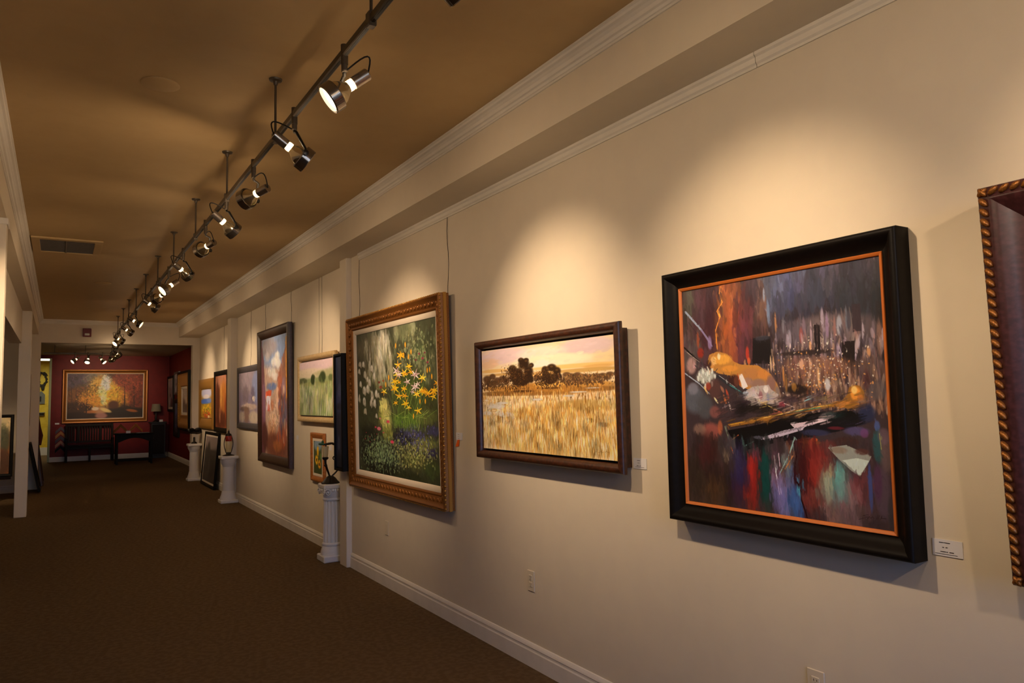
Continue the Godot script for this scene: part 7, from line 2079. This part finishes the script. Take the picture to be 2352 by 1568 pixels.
func build_table() -> void:
	var o := thing("side_table", "black writing table with arched apron in front of the bench", "table", Vector3(1.66, 0, -21.25))
	var m: Material = mats.black_wood
	part("table_top", Shape.new().box(Vector3(0, 0.765, 0), Vector3(0.92, 0.03, 0.52), 0.006).mesh(), m, o)
	var ap := []
	ap.append(Vector2(-0.38, 0.75))
	ap.append(Vector2(-0.38, 0.56))
	for k in 13:
		var f := k / 12.0
		ap.append(Vector2(lerpf(-0.34, 0.34, f), 0.56 + 0.1 * sin(PI * f)))
	ap.append(Vector2(0.38, 0.56))
	ap.append(Vector2(0.38, 0.75))
	part("apron", Shape.new().extrude(ap, 0.2, 0.22).mesh(), m, o)
	part("apron", Shape.new().extrude(ap, -0.22, -0.2).mesh(), m, o)
	for x in [-0.39, 0.39]:
		part("side_rail", Shape.new().box(Vector3(x, 0.68, 0), Vector3(0.02, 0.14, 0.42)).mesh(), m, o)
		part("stretcher", Shape.new().box(Vector3(x, 0.12, 0), Vector3(0.03, 0.03, 0.40)).mesh(), m, o)
		for z in [-0.21, 0.21]:
			part("leg", Shape.new().box(Vector3(x, 0.375, z), Vector3(0.05, 0.75, 0.05), 0.006).mesh(), m, o)
	part("stretcher", Shape.new().box(Vector3(0, 0.12, 0), Vector3(0.76, 0.03, 0.04)).mesh(), m, o)
	part("stretcher", Shape.new().box(Vector3(0, 0.10, 0.2), Vector3(0.76, 0.035, 0.03)).mesh(), m, o)
	# moulding corner samples and papers on the table
	for e in [[Vector3(1.36, 0.7805, -21.22), 0.16, "old_gold", -0.3, "dull gold frame corner sample standing at the left of the black table"], [Vector3(1.70, 0.7805, -21.3), 0.16, "honey_frame", 0.25, "honey wood frame corner sample standing in the middle of the black table"]]:
		single("frame_corner_sample", chevron(Shape.new(), e[1], 0.05, 0.03).mesh(), mats[e[2]], e[4], "frame sample", e[0] + Vector3(0, e[1], 0), Basis(Vector3.UP, e[3]), "frame corner samples")
	single("price_card", Shape.new().box(Vector3(0, 0.03, 0), Vector3(0.1, 0.06, 0.004)).mesh(), mats.card, "small white card standing between the frame corners on the black table", "card", Vector3(1.52, 0.7805, -21.1))
	single("paper_sheet", Shape.new().box(Vector3(0, 0.001, 0), Vector3(0.3, 0.002, 0.2)).mesh(), mats.card, "flat white paper at the right of the black table", "paper", Vector3(1.86, 0.7805, -21.15))
	# corner samples stacked on the red wall
	var tones := ["walnut", "old_gold", "dark_brown", "honey_frame", "black_wood"]
	var says := ["walnut frame corner sample, topmost of the column on the red wall", "dull gold frame corner sample, second from the top on the red wall", "dark brown frame corner sample, middle of the column on the red wall", "honey frame corner sample, fourth from the top on the red wall", "black frame corner sample, lowest of the column on the red wall"]
	for k in 5:
		single("frame_corner_sample", chevron(Shape.new(), 0.125, 0.06, 0.02).mesh(), mats[tones[k]], says[k], "frame sample", Vector3(0.07, 0.86 - 0.125 * k, -23.498), Basis(), "frame corner samples")


func build_cabinet() -> void:
	var o := thing("cabinet", "tall narrow black cabinet in the red corner", "cabinet", Vector3(2.40, 0, -23.15))
	part("body", Shape.new().box(Vector3(0, 0.52, 0), Vector3(0.36, 0.90, 0.40), 0.006).mesh(), mats.black_cabinet, o)
	part("top", Shape.new().box(Vector3(0, 0.985, 0), Vector3(0.44, 0.035, 0.46), 0.008).mesh(), mats.black_cabinet, o)
	part("plinth", Shape.new().box(Vector3(0, 0.035, 0), Vector3(0.40, 0.07, 0.44), 0.006).mesh(), mats.black_cabinet, o)
	var d := part("door", Shape.new().box(Vector3(0, 0.52, 0.205), Vector3(0.31, 0.82, 0.014), 0.003).mesh(), mats.bench_wood, o)
	part("knob", Shape.new().ball(Vector3(-0.12, 0.56, 0.222), Vector3.ONE * 0.012).mesh(), mats.dark_steel, d)
	var l := thing("table_lamp", "small lamp with a dim grey shade on the black cabinet", "lamp", Vector3(2.36, 1.003, -23.2))
	part("base", Shape.new().lathe([Vector2(0, 0), Vector2(0.08, 0), Vector2(0.075, 0.02), Vector2(0.03, 0.05), Vector2(0.035, 0.12), Vector2(0.02, 0.2), Vector2(0.012, 0.3), Vector2(0, 0.3)], 18, Transform3D(), true).mesh(), mats.bronze, l)
	part("shade", Shape.new().lathe([Vector2(0.13, 0.29), Vector2(0.105, 0.50), Vector2(0.1, 0.50), Vector2(0.125, 0.29)], 24).mesh(), mats.shade_cloth, l)
	single("price_card", Shape.new().box(Vector3(0, 0.03, 0), Vector3(0.09, 0.06, 0.004)).mesh(), mats.card, "small white card on top of the black cabinet", "card", Vector3(2.47, 1.0035, -22.98))


func build_easel() -> void:
	var o := thing("easel", "dark wooden easel in the left gallery seen past the posts", "easel", Vector3(-0.99, 0, -14.6))
	var m: Material = mats.bench_wood
	for x in [-0.2, 0.2]:
		part("leg", Shape.new().tube([Vector3(x, 0.0, 0.1), Vector3(x * 0.4, 1.5, -0.12)], 0.022, 6).mesh(), m, o)
	part("leg", Shape.new().tube([Vector3(0, 0.0, -0.5), Vector3(0, 1.4, -0.12)], 0.02, 6).mesh(), m, o)
	part("ledge", Shape.new().box(Vector3(0, 0.36, 0.085), Vector3(0.72, 0.04, 0.09), 0.004).mesh(), m, o)
	part("cross_bar", Shape.new().box(Vector3(0, 1.1, -0.08), Vector3(0.3, 0.04, 0.025)).mesh(), m, o)
	var t := Transform3D(Basis(Vector3.RIGHT, deg_to_rad(-8)), Vector3(-0.93, 0.381, -14.50))
	picture("framed_painting", "orange autumn landscape in a black frame on the easel at the left edge", t, 0.64, 1.0, flat_profile(0.05, 0.03, 0.012), mats.black_wood, 0.05, 0.016, mats.easel_canvas)


func outlet(label: String, y: float, z: float, blank := false) -> void:
	var o := thing("wall_outlet", label, "outlet", Vector3(WALL_A - 0.0005, y, z), Basis(Vector3.UP, -PI / 2), "outlets low on the right wall")
	part("plate", Shape.new().box(Vector3(0, 0, 0.0025), Vector3(0.070, 0.114, 0.005), 0.0022).mesh(), mats.outlet_plastic, o)
	if blank:
		part("insert", Shape.new().box(Vector3(0, 0, 0.0055), Vector3(0.034, 0.067, 0.002), 0.0008).mesh(), mats.outlet_plastic, o)
		return
	for s in [-1.0, 1.0]:
		var r := part("receptacle", Shape.new().box(Vector3(0, s * 0.0195, 0.006), Vector3(0.033, 0.028, 0.003), 0.0012).mesh(), mats.outlet_plastic, o)
		var slots := Shape.new()
		slots.box(Vector3(-0.0064, s * 0.0195 + 0.003, 0.0076), Vector3(0.002, 0.008, 0.0006))
		slots.box(Vector3(0.0064, s * 0.0195 + 0.003, 0.0076), Vector3(0.002, 0.007, 0.0006))
		slots.lathe([Vector2(0.0, 0.0), Vector2(0.0024, 0.0), Vector2(0.0024, 0.0006), Vector2(0, 0.0006)], 10, Transform3D(along(Vector3.BACK), Vector3(0, s * 0.0195 - 0.008, 0.0074)))
		part("slots", slots.mesh(), mats.slot, r)
	part("screw", Shape.new().ball(Vector3(0, 0, 0.005), Vector3(0.003, 0.003, 0.001), 8, 4).mesh(), mats.steel, o)


func build_small_things() -> void:
	outlet("wall outlet under the golden field painting", 0.469, -3.585)
	outlet("wall outlet cut by the bottom edge, under the abstract", 0.469, -1.741)
	outlet("blank wall plate under the garden painting", 0.465, -5.733, true)
	# return air grille in the ceiling
	var v := thing("ceiling_vent", "dark return air grille in the tan ceiling near the left beam", "vent", Vector3(0.04, CEIL, -8.58))
	var rim := Shape.new()
	rim.box(Vector3(0, -0.008, 0.36), Vector3(0.60, 0.016, 0.08), 0.004).box(Vector3(0, -0.008, -0.36), Vector3(0.60, 0.016, 0.08), 0.004)
	rim.box(Vector3(-0.265, -0.008, 0), Vector3(0.07, 0.016, 0.64), 0.004).box(Vector3(0.265, -0.008, 0), Vector3(0.07, 0.016, 0.64), 0.004)
	part("rim", rim.mesh(), mats.ceiling_paint, v)
	var duct := Shape.new()
	duct.slab(Vector3(-0.245, 0.0, -0.34), Vector3(-0.235, 0.55, 0.34)).slab(Vector3(0.235, 0.0, -0.34), Vector3(0.245, 0.55, 0.34))
	duct.slab(Vector3(-0.235, 0.0, -0.34), Vector3(0.235, 0.55, -0.33)).slab(Vector3(-0.235, 0.0, 0.33), Vector3(0.235, 0.55, 0.34)).slab(Vector3(-0.245, 0.55, -0.34), Vector3(0.245, 0.56, 0.34))
	part("duct", duct.mesh(), mats.vent_metal, v)
	for k in 16:
		part("louvre", Shape.new().box(Vector3.ZERO, Vector3(0.46, 0.003, 0.03), 0.0, Transform3D(Basis(Vector3.RIGHT, deg_to_rad(35)), Vector3(0, -0.004, -0.30 + 0.04 * k))).mesh(), mats.vent_metal, v)
	part("divider", Shape.new().box(Vector3(-0.01, -0.010, 0), Vector3(0.012, 0.012, 0.64)).mesh(), mats.vent_metal, v)
	# flush discs in the ceiling
	for e in [[Vector3(0.40, CEIL, -3.98), 0.09, "flush round cover plate on the ceiling left of the near rods"], [Vector3(0.46, CEIL, -11.04), 0.10, "flush round detector on the ceiling beyond the grille"]]:
		single("ceiling_disc", Shape.new().lathe([Vector2(0, -0.012), Vector2(e[1] * 0.8, -0.012), Vector2(e[1], -0.004), Vector2(e[1], 0.0)], 28, Transform3D(), true).mesh(), mats.ceiling_paint, e[2], "cover plate", e[0])
	# fire alarm on the header
	var a := thing("fire_alarm", "dark red fire alarm strobe on the header before the red room", "alarm", Vector3(0.43, 2.79, -16.1))
	part("housing", Shape.new().box(Vector3(0, 0.08, 0.025), Vector3(0.14, 0.16, 0.05), 0.008).mesh(), mats.alarm_red, a)
	part("strobe", Shape.new().box(Vector3(0.0, 0.045, 0.055), Vector3(0.08, 0.04, 0.02), 0.008).mesh(), mats.white_plastic, a)
	# yellow hall
	var w := thing("wreath", "dark dried wreath on the yellow wall", "wreath", Vector3(-0.44, 2.02, -26.98))
	var tw := RandomNumberGenerator.new()
	tw.seed = 5
	for k in 26:
		var an := TAU * k / 26.0
		var c := Vector3(cos(an) * 0.1, 0.3 + sin(an) * 0.2, 0.03)
		part("sprig", Shape.new().ball(c, Vector3(0.022, 0.07, 0.02), 6, 4, Basis(Vector3.BACK, an + tw.randf_range(-0.8, 0.8))).mesh(), mats.foliage_dark, w)
	part("tail", Shape.new().ball(Vector3(0.02, 0.06, 0.03), Vector3(0.05, 0.1, 0.02), 8, 5).mesh(), mats.foliage_dark, w)
	var h := thing("house_plaque", "grey house shaped plaque on the yellow wall", "plaque", Vector3(-0.46, 1.57, -26.999))
	part("board", Shape.new().extrude([Vector2(-0.1, 0), Vector2(0.1, 0), Vector2(0.1, 0.28), Vector2(0.0, 0.40), Vector2(-0.1, 0.28)], 0.0, 0.03).mesh(), mats.grey_plaque, h)
	part("opening", Shape.new().box(Vector3(-0.03, 0.15, 0.032), Vector3(0.07, 0.16, 0.006)).mesh(), mats.slot, h)
	var sh := thing("wall_shelf", "small grey shelf on the yellow wall", "shelf", Vector3(-0.46, 1.20, -26.999))
	part("board", Shape.new().box(Vector3(0, 0.10, 0.06), Vector3(0.22, 0.025, 0.12), 0.004).mesh(), mats.grey_plaque, sh)
	part("bracket", Shape.new().box(Vector3(0, 0.05, 0.03), Vector3(0.18, 0.08, 0.05), 0.006).mesh(), mats.grey_plaque, sh)
	# ceiling light of the yellow hall
	var cl := thing("ceiling_light", "bright white ceiling light in the yellow hall", "ceiling light", Vector3(-0.36, 2.90, -25.4))
	part("housing", Shape.new().box(Vector3(0, -0.025, 0), Vector3(0.34, 0.05, 0.9), 0.006).mesh(), mats.white_plastic, cl)
	part("diffuser", Shape.new().box(Vector3(0, -0.055, 0), Vector3(0.30, 0.012, 0.86), 0.004).mesh(), mats.ceiling_panel_glow, cl)
	var al := AreaLight3D.new()
	al.name = "panel_light"
	al.area_size = Vector2(0.30, 0.86)
	al.light_color = Color(1.0, 0.98, 0.88)
	al.light_energy = 3.0
	al.shadow_enabled = true
	cl.add_child(al)
	al.transform = Transform3D(Basis(Vector3.RIGHT, -PI / 2), Vector3(0, -0.075, 0))
	# brown cloth hanging past the left jamb
	var cloth := Shape.new()
	for k in 5:
		cloth.tube([Vector3(-0.03, 0.55, 0.05 * k), Vector3(0.0, 0.35, 0.05 * k + 0.01), Vector3(0.03 + 0.01 * (k % 2), 0.18, 0.05 * k), Vector3(0.01, 0.0, 0.05 * k)], 0.034, 8, 0.042)
	single("hanging_cloth", cloth.mesh(), mats.cloth_brown, "reddish brown folded cloth hanging beyond the left jamb", "cloth", Vector3(-0.325, 0.74, -17.55))
